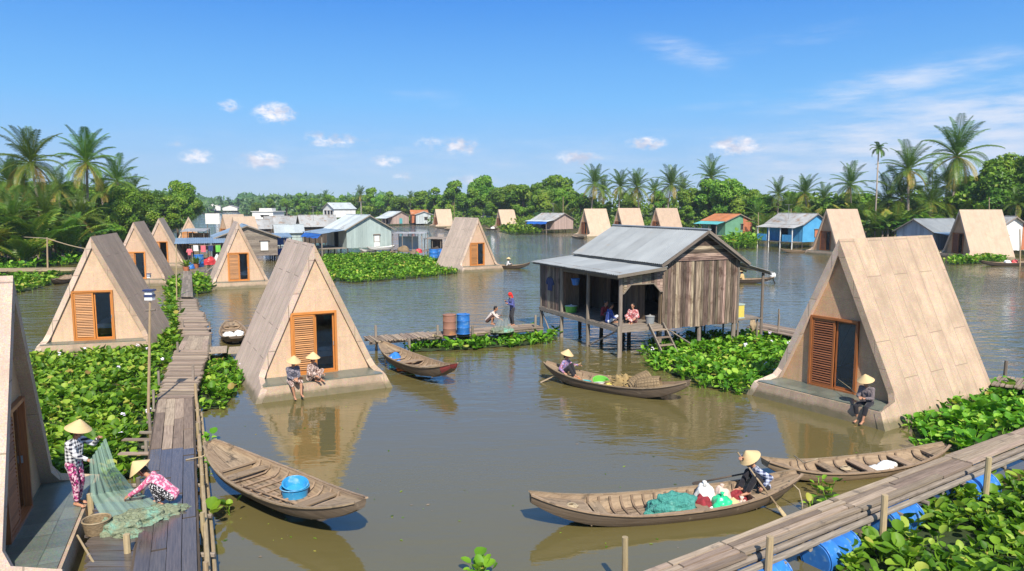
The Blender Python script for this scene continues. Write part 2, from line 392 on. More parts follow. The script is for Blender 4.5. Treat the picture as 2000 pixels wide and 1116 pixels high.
leaf_broad = leafmat('broad_leaves', [(0., (.035, .11, .008)), (.45, (.125, .265, .018)), (.8, (.23, .39, .03)), (1., (.33, .42, .055))], .4)
leaf_far = leafmat('far_leaves', [(0., (.05, .115, .04)), (.6, (.10, .20, .06)), (1., (.16, .26, .07))], .3)
leaf_palm = leafmat('palm_leaflets', [(0., (.03, .085, .009)), (.5, (.09, .175, .017)), (.85, (.21, .265, .03)), (1., (.38, .27, .055))], .3, .4)
leaf_ban = leafmat('banana_leaves', [(0., (.035, .12, .012)), (.6, (.09, .22, .022)), (1., (.20, .28, .04))], .4, .35)
leaf_hya = leafmat('hyacinth_leaves', [(0., (.045, .14, .006)), (.45, (.12, .27, .014)), (.78, (.22, .40, .028)), (.93, (.34, .48, .06)), (.985, (.44, .40, .08)), (1., (.24, .14, .05))], .34, .5, .26)
flower = surf('pale_flower', (.72, .68, .76), (.60, .52, .68), (20, 20, 20), 2, .7, 0., coord='Object')

def glassmat():
    m, t, out = newmat('window_glass')
    fr = t.n('Fresnel', {'IOR': 1.5})
    gl = t.n('BsdfGlossy', {'Color': (1, 1, 1, 1), 'Roughness': .03})
    tr = t.n('BsdfTransparent', {'Color': (.86, .90, .91, 1)})
    mx = t.n('MixShader', {0: fr.outputs[0], 1: tr.outputs[0], 2: gl.outputs[0]})
    t.link(mx.outputs[0], out.inputs[0]); return m
glass = glassmat()

def netmat(name, c, alpha):
    m, t, out = newmat(name)
    tc = t.n('TexCoord')
    nz = t.n('TexNoise', {'Vector': t.n('Mapping', {'Vector': tc.outputs['UV'], 'Scale': (13., 1.6, 1.)}).outputs[0], 'Scale': 1., 'Detail': 4.})
    a = t.math('ADD', t.math('MULTIPLY', t.ramp(nz.outputs['Fac'], [(.36, 0.), (.70, 1.)]), .45), alpha)
    df = t.n('BsdfDiffuse', {'Color': (*c, 1)}); tl = t.n('BsdfTranslucent', {'Color': (*c, 1)})
    m1 = t.n('MixShader', {0: .4, 1: df.outputs[0], 2: tl.outputs[0]})
    tr = t.n('BsdfTransparent', {})
    mx = t.n('MixShader', {0: a, 1: tr.outputs[0], 2: m1.outputs[0]})
    t.link(mx.outputs[0], out.inputs[0]); return m
net_veil = netmat('green_net_veil', (.36, .52, .42), .42)
net_fine = netmat('fine_net_veil', (.36, .40, .36), .22)
# ------------------------------------------------------------------ people (built first: their surfaces are baked while the scene is small)
def cap(mb, a, b, ra, rb, n=12, flat_end=False, sq=(1, 1)):
    a, b = V(a), V(b); d = (b - a); L = d.length
    if L < 1e-5: d = V((0, 0, 1)); L = 1e-5
    t = d.normalized(); pts = []; rad = []
    for k in (.95, .75, .4):
        pts.append(a - t * ra * k); rad.append(ra * math.sqrt(1 - k * k))
    pts += [a, a + d * .5]; rad += [ra, (ra + rb) * .5]
    if flat_end:
        pts.append(b); rad.append(rb)
    else:
        pts.append(b); rad.append(rb)
        for k in (.4, .75, .95):
            pts.append(b + t * rb * k); rad.append(rb * math.sqrt(1 - k * k))
    mb.tube(pts, rad, n, flat=sq)

def ball(mb, c, r):
    lump_mesh(mb, c, r, amp=0, nu=14, nv=10, flat_bottom=False)

def fuse(mb, name, mat, parent, vox, sm=3):
    me = bpy.data.meshes.new(name); me.from_pydata(mb.v, [], mb.f); me.update()
    o = bpy.data.objects.new(name, me); COL.objects.link(o)
    r = o.modifiers.new('r', 'REMESH'); r.mode = 'VOXEL'; r.voxel_size = vox; r.use_smooth_shade = True
    s_ = o.modifiers.new('s', 'SMOOTH'); s_.factor = .5; s_.iterations = sm
    dg = bpy.context.evaluated_depsgraph_get()
    nm = bpy.data.meshes.new_from_object(o.evaluated_get(dg))
    o.modifiers.clear(); o.data = nm; nm.name = name; bpy.data.meshes.remove(me)
    nm.polygons.foreach_set('use_smooth', [True] * len(nm.polygons))
    nm.materials.clear(); nm.materials.append(mat)
    o.parent = parent
    return o

def ik(a, target, l1, l2, hint):
    a, target = V(a), V(target); d = target - a; L = d.length
    mx = (l1 + l2) * .995
    if L > mx: d = d * (mx / L); L = mx
    t = d.normalized(); k = (l1 * l1 - l2 * l2 + L * L) / (2 * L); h = math.sqrt(max(0, l1 * l1 - k * k))
    hv = V(hint); hv = (hv - t * hv.dot(t)).normalized()
    return a + t * k + hv * h, a + d

def hand(mb, w, d, pn, side, curl=.6):
    w = V(w); d = V(d).normalized(); pn = V(pn); pn = (pn - d * pn.dot(d)).normalized(); ac = pn.cross(d) * side
    for o_ in (-.024, -.008, .008, .024):
        cap(mb, w + ac * o_ * .6, w + d * .082 + ac * o_ * 1.15, .0165, .0145, 8)
    for o_, L in ((-.029, .058), (-.010, .072), (.010, .078), (.029, .068)):
        p = w + d * .085 + ac * o_; dd = d.copy()
        for k, (seg, r1, r2) in enumerate(((.45, .0095, .009), (.32, .009, .0085), (.25, .0085, .0075))):
            an = curl * (.55 + .35 * k)
            dd = (dd * math.cos(an) + pn * math.sin(an)).normalized()
            q = p + dd * (L * seg); cap(mb, p, q, r1, r2, 8); p = q
    p = w + d * .025 + ac * .026; dd = (d * .6 + ac * .75 + pn * .3).normalized()
    for L, r1, r2 in ((.036, .013, .0105), (.03, .0105, .0095), (.024, .0095, .008)):
        q = p + dd * L; cap(mb, p, q, r1, r2, 8); p = q
        dd = (dd * .8 + d * .35 + pn * .25).normalized()

POSES = {
    'stand': dict(pel=(0, 0, .87), neck=(0, -.02, 1.34), head=(0, -1, -.25), hl=(.2, -.22, .95), hr=(-.2, -.22, .95), fl=(.09, .02, .075), fr=(-.09, -.03, .075), kh=(0, -1, 0)),
    'squat': dict(pel=(0, .14, .21), neck=(0, -.20, .64), head=(0, -1, -.45), hl=(.14, -.55, .25), hr=(-.14, -.6, .2), fl=(.13, -.06, .075), fr=(-.13, -.10, .075), kh=(0, -.8, .9)),
    'edge': dict(pel=(0, 0, .10), neck=(0, -.10, .56), head=(0, -1, -.3), hl=(.12, -.34, .24), hr=(-.12, -.36, .24), fl=(.10, -.46, -.30), fr=(-.10, -.40, -.33), kh=(0, -.7, .8)),
    'floor': dict(pel=(0, 0, .10), neck=(0, -.08, .57), head=(0, -1, -.15), hl=(.20, -.33, .22), hr=(-.20, -.33, .22), fl=(-.06, -.27, .06), fr=(.08, -.34, .06), kh=(0, 0, 1)),
    'boat': dict(pel=(0, 0, .16), neck=(0, -.10, .62), head=(0, -1, -.1), hl=(.22, -.36, .35), hr=(-.22, -.36, .35), fl=(.12, -.42, .075), fr=(-.12, -.48, .075), kh=(0, -.3, 1)),
}

def person(label, loc, rz, pose, shirt, pants, hat=None, group=None, vox=.008, pant_len=1.0, hairm=None, face=True, hat_tilt=0.0, **kw):
    P = dict(POSES[pose]); P.update(kw)
    root = thing('person', label, 'person', loc, rz, group)
    pel, neck = V(P['pel']), V(P['neck'])
    up = (neck - pel).normalized(); lat = V(P.get('lat', (1, 0, 0))); lat = (lat - up * lat.dot(up)).normalized()
    fwd = lat.cross(up) * -1
    fwd = up.cross(lat) * -1 if fwd.y > 0 else fwd
    TL = (neck - pel).length
    hipL, hipR = pel + V((.088, 0, -.02)), pel - V((.088, 0, .02))
    hipR = pel + V((-.088, 0, -.02))
    shL, shR = neck - up * .055 + lat * .165, neck - up * .055 - lat * .165
    elL, haL = ik(shL, P['hl'], .265, .235, P.get('ehl', (.6, .5, -1)))
    elR, haR = ik(shR, P['hr'], .265, .235, P.get('ehr', (-.6, .5, -1)))
    knL, anL = ik(hipL, P['fl'], .40, .385, V(P['kh']) + V((P.get('spread', .25) if pose != 'floor' else 1.2, 0, 0)))
    knR, anR = ik(hipR, P['fr'], .40, .385, V(P['kh']) - V((P.get('spread', .25) if pose != 'floor' else 1.2, 0, 0)))
    hd = V(P['head']).normalized(); hup = (V((0, 0, 1)) * .8 + up * .4); hup = (hup - hd * hup.dot(hd)).normalized(); hx = hd.cross(hup) * -1
    hc = neck + up * .05 + hup * .115 + hd * .025
    # body: one continuous skin surface
    b = MB()
    chest = pel.lerp(neck, .68)
    for s_ in (-1, 1):
        cap(b, pel + lat * .055 * s_, chest + lat * .075 * s_, .085, .095)
    cap(b, chest, neck - up * .08, .10, .075)
    cap(b, shL, shR, .052, .052)
    cap(b, neck - up * .05, hc - hup * .05, .047, .044)
    ball(b, hc + hup * .02, (.074, .092, .098)); cap(b, hc - hup * .015 + hd * .02, hc - hup * .082 + hd * .048, .06, .033)
    cap(b, hc + hup * .012 + hd * .082, hc - hup * .022 + hd * .104, .010, .015, 8)
    cap(b, hc + hup * .03 + hd * .078 + hx * .035, hc + hup * .03 + hd * .078 - hx * .035, .012, .012, 8)
    cap(b, hc - hup * .055 + hd * .085 + hx * .02, hc - hup * .055 + hd * .085 - hx * .02, .009, .009, 8)
    for s_ in (-1, 1): cap(b, hc + hx * .078 * s_ + hup * .02 - hd * .005, hc + hx * .074 * s_ - hup * .025, .014, .010, 8)
    for sh, el, ha, s_ in ((shL, elL, haL, 1), (shR, elR, haR, -1)):
        cap(b, sh, el, .045, .036); cap(b, el, ha, .036, .024)
        d = (ha - el).normalized()
        d = (d + V(P.get('hd%s' % ('l' if s_ > 0 else 'r'), (0, 0, 0)))).normalized()
        hand(b, ha, d, P.get('palm', (-.45 * s_, 0, -1)), s_, P.get('curl', .65))
    for hp, kn, an, s_ in ((hipL, knL, anL, 1), (hipR, knR, anR, -1)):
        cap(b, hp, kn, .078, .05); cap(b, kn, an, .05, .032); cap(b, kn.lerp(an, .3) + V((0, .015, 0)), kn.lerp(an, .6), .048, .038)
        fd = V(P.get('toe', (0, -1, -.12))).normalized(); fo = V((s_ * .12, 0, 0))
        cap(b, an + V((0, 0, -.03)) - fd * .04, an + (fd + fo) * .13 + V((0, 0, -.04)), .034, .026)
        for q in range(5):
            off = V((1, 0, 0)) * (q - 2) * .0155
            cap(b, an + (fd + fo) * .12 + off + V((0, 0, -.046)), an + (fd + fo) * (.175 - abs(q - (1 if s_ > 0 else 3)) * .007) + off + V((0, 0, -.05)), .0105, .009, 8)
    fuse(b, 'body', skin, root, vox, 2)
    # shirt
    s1 = MB()
    low = pel + up * (.02 if pose != 'stand' else -.03)
    for s_ in (-1, 1):
        cap(s1, low + lat * .062 * s_, chest + lat * .082 * s_, .104, .112)
        cap(s1, low + lat * .062 * s_ - up * .04, low + lat * .062 * s_, .112, .104)
    cap(s1, chest, neck - up * .085, .115, .088); cap(s1, shL, shR, .066, .066)
    for sh, el, ha in ((shL, elL, haL), (shR, elR, haR)):
        cap(s1, sh, el, .064, .053); cap(s1, el, el.lerp(ha, P.get('sleeve', .95)), .053, .040, flat_end=True)
    if P.get('sleeve', .95) < .1: pass
    fuse(s1, 'shirt', shirt, root, max(vox * 1.1, .008), 3)
    p1 = MB()
    for hp, kn, an, s_ in ((hipL, knL, anL, 1), (hipR, knR, anR, -1)):
        cap(p1, pel + lat * .05 * s_ + up * .05, hp, .098, .100)
        cap(p1, hp, kn, .094, .070)
        if pant_len > .5: cap(p1, kn, kn.lerp(an, pant_len * .93), .070, .055 if pant_len > .8 else .066, flat_end=True)
    cap(p1, hipL, hipR, .095, .095)
    fuse(p1, 'trousers', pants, root, max(vox * 1.1, .008), 3)
    HX = M((hx, -hd, hup)).transposed().to_4x4()
    if hat == 'cone':
        h = MB(); T = M.Translation(hc + hup * .055 - hd * .005) @ HX @ M.Rotation(hat_tilt, 4, 'X')
        prof = [(.232, -.012), (.236, -.006), (.16, .062), (.08, .133), (.02, .180), (.0005, .187)]
        inner = [(.0005, .172), (.02, .166), (.08, .118), (.16, .048), (.226, -.012), (.232, -.012)]
        h.lathe(inner[:-1] + prof, 28, T)
        o = h.build('conical_hat', straw, root); smooth_by_angle(o, 50)
        st = MB(); st.tube([hc + hx * .07 + hup * .05, hc - hup * .04 + hx * .072 + hd * .02, hc - hup * .11 + hd * .055, hc - hup * .04 - hx * .072 + hd * .02, hc - hx * .07 + hup * .05], .006, 6)
        st.build('chin_strap', bag_red, root)
        hb = MB(); ball(hb, hc + hup * .025 - hd * .018, (.084, .09, .098)); cap(hb, hc - hd * .075, hc - hd * .09 - hup * .1, .05, .025, 10)
        fuse(hb, 'hair', hair, root, .012, 2)
    elif hat == 'scarf':
        hb = MB(); ball(hb, hc + hup * .03 - hd * .014, (.092, .108, .108)); cap(hb, hc - hd * .07, hc - hd * .06 - hup * .14, .06, .07, 10)
        fuse(hb, 'headscarf', P['hatm'], root, .012, 2)
    else:
        hb = MB(); ball(hb, hc + hup * .036 - hd * .022, (.088, .100, .098)); cap(hb, hc - hd * .07, hc - hd * .075 - hup * .07, .055, .04, 10)
        fuse(hb, 'hair', hairm or hair, root, .012, 2)
    for s_ in (-1, 1):
        e = MB(); ball(e, hc + hup * .012 + hd * .083 + hx * .031 * s_, (.0105, .0105, .0105))
        e.build('eye', black_rubber, root, smooth=True)
    return root, dict(hl=haL, hr=haR, head=hc)

plaid_bw = cloth('black_white_plaid', 'plaid', (.70, .70, .72), (.012, .014, .03), 14.)
plaid_navy = cloth('navy_white_plaid', 'plaid', (.45, .48, .58), (.02, .03, .09), 16.)
floral_mag = cloth('magenta_floral', 'floral', (.48, .06, .22), (.10, .012, .05), 26., (.62, .38, .45))
floral_pink = cloth('pink_floral', 'floral', (.62, .15, .27), (.45, .08, .17), 24., (.70, .40, .46))
floral_bw = cloth('black_white_print', 'floral', (.55, .52, .53), (.02, .018, .022), 34.)
floral_lil = cloth('lilac_floral', 'floral', (.42, .36, .48), (.30, .10, .16), 24., (.16, .16, .34))
floral_tan = cloth('tan_floral', 'floral', (.46, .33, .27), (.14, .075, .06), 24., (.55, .42, .36))
grey_mauve = cloth('grey_mauve_cloth', 'floral', (.20, .165, .165), (.13, .105, .11), 30.)
black_cloth = cloth('black_cloth', 'plain', (.016, .015, .018), (.026, .024, .03), 20.)
navy_cloth = cloth('navy_cloth', 'plain', (.025, .035, .10), (.035, .05, .14), 20.)
indigo_blue = cloth('royal_blue_cloth', 'plain', (.04, .08, .30), (.03, .06, .24), 20.)
indigo_shirt = cloth('indigo_shirt', 'floral', (.10, .11, .32), (.06, .07, .20), 22.)
slate_shirt = cloth('slate_patterned_shirt', 'floral', (.14, .14, .17), (.06, .06, .085), 24., (.25, .22, .24))
cream_shirt = cloth('cream_shirt', 'plain', (.60, .52, .47), (.48, .41, .37), 20.)
red_print = cloth('red_print_shirt', 'floral', (.52, .20, .20), (.34, .07, .08), 24., (.65, .42, .4))
red_cloth = cloth('red_cloth', 'plain', (.62, .03, .02), (.5, .02, .02), 20.)
yellow_shirt = cloth('ochre_shirt', 'plain', (.55, .38, .17), (.45, .30, .13), 20.)
white_cloth = cloth('white_cloth', 'plain', (.66, .65, .64), (.55, .54, .54), 20.)
dark_trousers = cloth('dark_trousers', 'plain', (.03, .03, .034), (.045, .043, .048), 20.)
brown_skirt = cloth('brown_trousers', 'plain', (.11, .06, .05), (.075, .04, .036), 20.)
salmon_shirt = cloth('salmon_shirt', 'plain', (.66, .16, .19), (.55, .12, .15), 20.)

def face_to(p, q):  # rotation so local -Y points from p towards q
    d = V(q) - V(p); return math.atan2(d.y, d.x) + math.pi / 2
# ------------------------------------------------------------------ triangular stone-clad floating houses
def tri_house(label, base, az, W=4.65, Hh=4.95, L=4.7, dk=1.1, ov=.10, dark=False, detail=True, door=True, group='triangular houses on the river', name='triangular_house', roofm=None, bed=False, shutter=True, deckz=.5):
    root = thing(name, label, 'house', base, -R(az), group)
    A = math.atan2(Hh, W / 2); cA, sA = math.cos(A), math.sin(A); tk = .20
    slab_len = math.hypot(W / 2, Hh); dz = deckz; sd = (dz + .14) / sA
    def outer(s_, sg): return V((sg * (W / 2 - s_ * cA), 0, s_ * sA))
    for sg in (-1, 1):
        inn = V((-sg * sA, 0, -cA)) * tk
        prof = [(-dk - .02, (dz - .02) / sA), (-dk - .18, -.35), (L, -.35), (L, slab_len), (-ov, slab_len), (-ov, sd + .25), (-ov - .12, sd)]
        o_, i_ = [], []
        for (y, s_) in prof:
            p = outer(s_, sg); p.y = y; o_.append(p)
            if s_ >= slab_len - 1e-6: q = V((0, y, Hh - tk / cA))
            else: q = p + inn
            i_.append(q)
        mb = MB(); r = rng.random()
        mb2 = [o_, i_] if sg > 0 else [o_, i_]
        cen = sum((p for p in o_ + i_), V((0, 0, 0))) / (2 * len(o_))
        def face(pts):
            pts = [V(p) for p in pts]
            n = V((0, 0, 0))
            for k in range(len(pts)): n += pts[k].cross(pts[(k + 1) % len(pts)])
            return pts, n
        def put(pts, want):
            pts, n = face(pts)
            if n.dot(want) < 0: pts = pts[::-1]
            mb.poly(pts, 0, r)
        # long faces split so the concave foot triangulates cleanly: body + foot
        for arr, want in ((o_, V((sg * sA, 0, cA))), (i_, V((-sg * sA, 0, -cA)))):
            a0, a1, a2, a3, a4, a5, a6 = arr
            cut = a2.lerp(a3, (sd + .35) / (slab_len + .35))
            put([a0, a1, a2, cut, a6], want)
            put([a6, cut, a3, a4, a5], want)
        k = len(o_)
        for j in range(k):
            j2 = (j + 1) % k
            q = [o_[j], o_[j2], i_[j2], i_[j]]
            mid = sum(q, V((0, 0, 0))) / 4
            e = (o_[j2] - o_[j]); want = e.cross(V((sg * sA, 0, cA)))
            # outward = away from the profile centre
            pc = sum(o_, V((0, 0, 0))) / k
            put(q, (o_[j] + o_[j2]) / 2 - pc if j not in (4, 5, 6) else V((0, -1, .1)) if j < 6 else V((0, -.3, 1)))
        mb.build('roof_slab', roofm or (stone_far if not detail else stone_left if sg < 0 else stone_roof), root)
    # gable walls
    inx = tk / sA - .05
    def xl(z): return (W / 2) * (1 - z / Hh) - inx
    dw = .80 * W / 4.65; cx0 = -.10 * W / 4.65; dh = 2.15 * Hh / 4.95
    x0, x1, z0, z1 = cx0 - dw, cx0 + dw, dz, dz + dh
    wt = .12
    def gable(y, has_door):
        mb = MB(); r = rng.random()
        zt = Hh - (tk / sA - .02) * Hh / (W / 2) * .98
        def pr(pts): mb.prism([V((x, y, z)) for x, z in pts], V((0, wt, 0)), 0, r)
        if has_door:
            pr([(-xl(-.2), -.2), (x0, -.2), (x0, z1), (-xl(z1), z1)])
            pr([(x1, -.2), (xl(-.2), -.2), (xl(z1), z1), (x1, z1)])
            pr([(x0, -.2), (x1, -.2), (x1, z0), (x0, z0)])
            pr([(-xl(z1), z1), (xl(z1), z1), (.03, zt), (-.03, zt)])
        else:
            pr([(-xl(-.2), -.2), (xl(-.2), -.2), (.03, zt), (-.03, zt)])
        mb.build('gable_wall', stone_wall_shade_warm if dark else stone_wall, root)
    gable(0, door); gable(L - .5, False)
    # terrace
    mb = MB(); wi = W / 2 - .24; r = rng.random()
    pf = [(0.0, -.3), (0.0, dz - .03), (-dk, dz - .03), (-dk - .13, -.3)]
    mb.prism([V((-wi + .0, y, z)) for y, z in pf], V((2 * wi - .0, 0, 0)), 0, r)
    mb.build('terrace_base', stone_base, root)
    mb = MB(); xt = wi - .06
    mb.box((0, -dk / 2 + .03, dz - .012), (2 * xt, dk - .06, .03)); mb.build('terrace_floor', slate, root)
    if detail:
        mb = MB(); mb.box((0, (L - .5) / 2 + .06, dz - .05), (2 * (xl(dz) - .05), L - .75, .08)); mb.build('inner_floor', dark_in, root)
    if door:
        fm, lm = (red_wood, louvre_r) if dark else (orange_wood, louvre_o)
        y = -.03; f = MB(); w_ = .075
        f.beam((x0 + w_ / 2, y, z0), (x0 + w_ / 2, y, z1), w_, .14, (0, 1, 0)); f.beam((x1 - w_ / 2, y, z0), (x1 - w_ / 2, y, z1), w_, .14, (0, 1, 0))
        f.box(((x0 + x1) / 2, y, z1 - w_ / 2), (2 * dw - 2 * w_, .14, w_)); f.box(((x0 + x1) / 2, y, z0 + .03), (2 * dw - 2 * w_, .14, .06))
        f.build('door_frame', fm, root)
        # louvred shutter
        sx0, sx1 = x0 + w_ + .006, cx0 + .04; st = .06; ys = -.045
        sh = MB()
        for xx in (sx0 + st / 2, sx1 - st / 2): sh.beam((xx, ys, z0 + .065), (xx, ys, z1 - w_ - .004), st, .05, (0, 1, 0))
        for zz in (z0 + .1, z1 - w_ - .04): sh.box(((sx0 + sx1) / 2, ys, zz), (sx1 - sx0 - 2 * st, .05, .07))
        so = sh.build('louvre_door', fm, root)
        ns = 26 if detail else 12; sl = MB(); hz = (z1 - w_ - .08) - (z0 + .14)
        rot = M.Rotation(R(-28), 3, 'X')
        for i in range(ns):
            zz = z0 + .14 + hz * (i + .5) / ns
            sl.box(((sx0 + sx1) / 2, ys, zz + rng.uniform(-.003, .003)), (sx1 - sx0 - 2 * st - .004, .042, hz / ns * .62), rot)
        sl.build('louvre_slat', lm, so)
        # glazed sliding leaf, pushed half open
        gx0, gx1 = cx0 + .05, x1 - w_ - .006; yg = .035; gl = MB()
        for xx in (gx0 + .025, gx1 - .025): gl.beam((xx, yg, z0 + .065), (xx, yg, z1 - w_ - .004), .05, .04, (0, 1, 0))
        for zz in (z0 + .09, z1 - w_ - .03): gl.box(((gx0 + gx1) / 2, yg, zz), (gx1 - gx0 - .1, .04, .05))
        go = gl.build('glass_door', fm, root)
        pn = MB(); pn.box(((gx0 + gx1) / 2, yg, (z0 + z1) / 2), (gx1 - gx0 - .104, .012, z1 - z0 - w_ - .17)); pn.build('pane', glass, go)
        if detail:
            hn = MB(); hn.box((gx1 - .03, yg - .035, z0 + 1.0), (.02, .03, .14)); hn.build('handle', tin_grey, go)
    if bed:
        bd = thing('bed', bed, 'bed', root.matrix_basis @ V((.35, 1.5, dz)), -R(az))
        q = MB(); q.box((0, .45, .2), (1.3, 1.9, .28)); q.build('bed_frame', orange_wood, bd)
        q = MB(); q.box((0, .45, .44), (1.26, 1.86, .2)); q.build('mattress', mattress, bd)
        q = MB(); lump_mesh(q, (.25, -.2, .53), (.3, .2, .12), 3); q.build('pillow', mattress, bd, smooth=True)
    return root

def mid_base(l, r): return (G(*l) + G(*r)) / 2

def off_base(p, az, dk):   # front terrace waterline centre -> wall line centre
    a = R(az); return V(p) + V((math.sin(a), math.cos(a), 0)) * (dk + .05)

TH = tri_house
near_house = TH('cropped stone triangular house whose slate terrace two net menders share with the boardwalk', G(35, 1017, .55) * 1.0 + V((0, 0, -.55)), -113, W=4.9, Hh=5.05, L=4.7, dk=1.02, ov=.22, dark=True)
TH('stone triangular house behind the broad hyacinth bed left of the boardwalk', off_base(mid_base((62, 699), (300, 688)), -17, .75), -17, W=4.6, Hh=4.95, dk=.75, bed='bed with white mattress inside the house behind the hyacinth bed')
TH('triangular house second along the far left row with a lamp pole at its terrace', off_base(G(264, 560), -18, .8), -18, dk=.8)
TH('triangular house third along the left row overlapped by its neighbour', off_base(G(313, 525), -20, .8), -20, dk=.8)
TH('small distant triangular house behind the tin shelter by the left trees', off_base(G(371, 489), -24, .8), -24, Hh=4.6, W=4.5, dk=.8, detail=False)
TH('distant triangular house before the white hoarding at the river bend', off_base(G(428, 480), 40, .8), 40, Hh=4.8, W=4.4, L=3.4, dk=.8, detail=False)
TH('distant triangular house half hidden behind the grey plank house roof', off_base(G(447, 486), 40, .8), 40, Hh=4.6, W=4.2, L=3.4, dk=.8, detail=False)
TH('triangular house standing before the grey plank house left of centre', off_base(G(472, 564), -25, .85), -25, W=4.45, Hh=5.0, dk=.85, bed='bed with pale mattress inside the house before the plank house')
TH('central stone triangular house with two people sitting on its terrace', off_base(mid_base((494, 788), (770, 757)), -28, 1.15), -28, W=4.55, Hh=4.97, dk=1.15, bed='bed with white mattress inside the central house')
TH('triangular house standing alone in open water behind the dock drums', off_base(mid_base((896, 533), (988, 528)), -31, .9), -31, W=4.6, Hh=5.05, dk=.9, L=4.9)
far_r = [('small far triangular house on the opposite bank, next to moored sampans', (845, 443), 60, 5.0, 4.7, 1.0), ('small far triangular house beside the pink planked house with blue awning', (968, 446), 60, 5.0, 4.7, 1.0),
         ('far triangular house with plank porch, first of three behind the tin ridge', (1133, 463), 62, 5.5, 5.1, 1.1), ('middle of the three far triangular houses behind the tin ridge', (1199, 461), 62, 5.6, 5.4, 1.1), ('far triangular house next to the green house, last of three behind the tin ridge', (1273, 461), 62, 5.6, 5.4, 1.1)]
for lb, p, az, h, l, w in far_r:
    TH(lb, off_base(G(*p), az, 1.0), az, W=4.65 * w, Hh=h, L=l, dk=1.0, ov=.2, detail=False, dark=True)
TH('triangular house on a concrete pontoon right of the blue painted house', off_base(G(1600, 498), 68, 1.0), 68, W=4.9, Hh=5.75, L=5.0, dk=1.0, ov=.25, dark=True, roofm=stone_far)
TH('far triangular house with weedy water before it, next to the white plank house', off_base(G(1858, 504), 82, .8), 82, W=5.0, Hh=5.72, L=5.4, dk=.8, ov=.25, dark=True, roofm=stone_far)
TH('large triangular house with fisherman in conical hat sitting on its terrace', off_base(mid_base((1467, 771), (1722, 841)), 57, 1.15), 57, W=4.75, Hh=5.25, L=5.3, dk=1.15, ov=.20, dark=True)
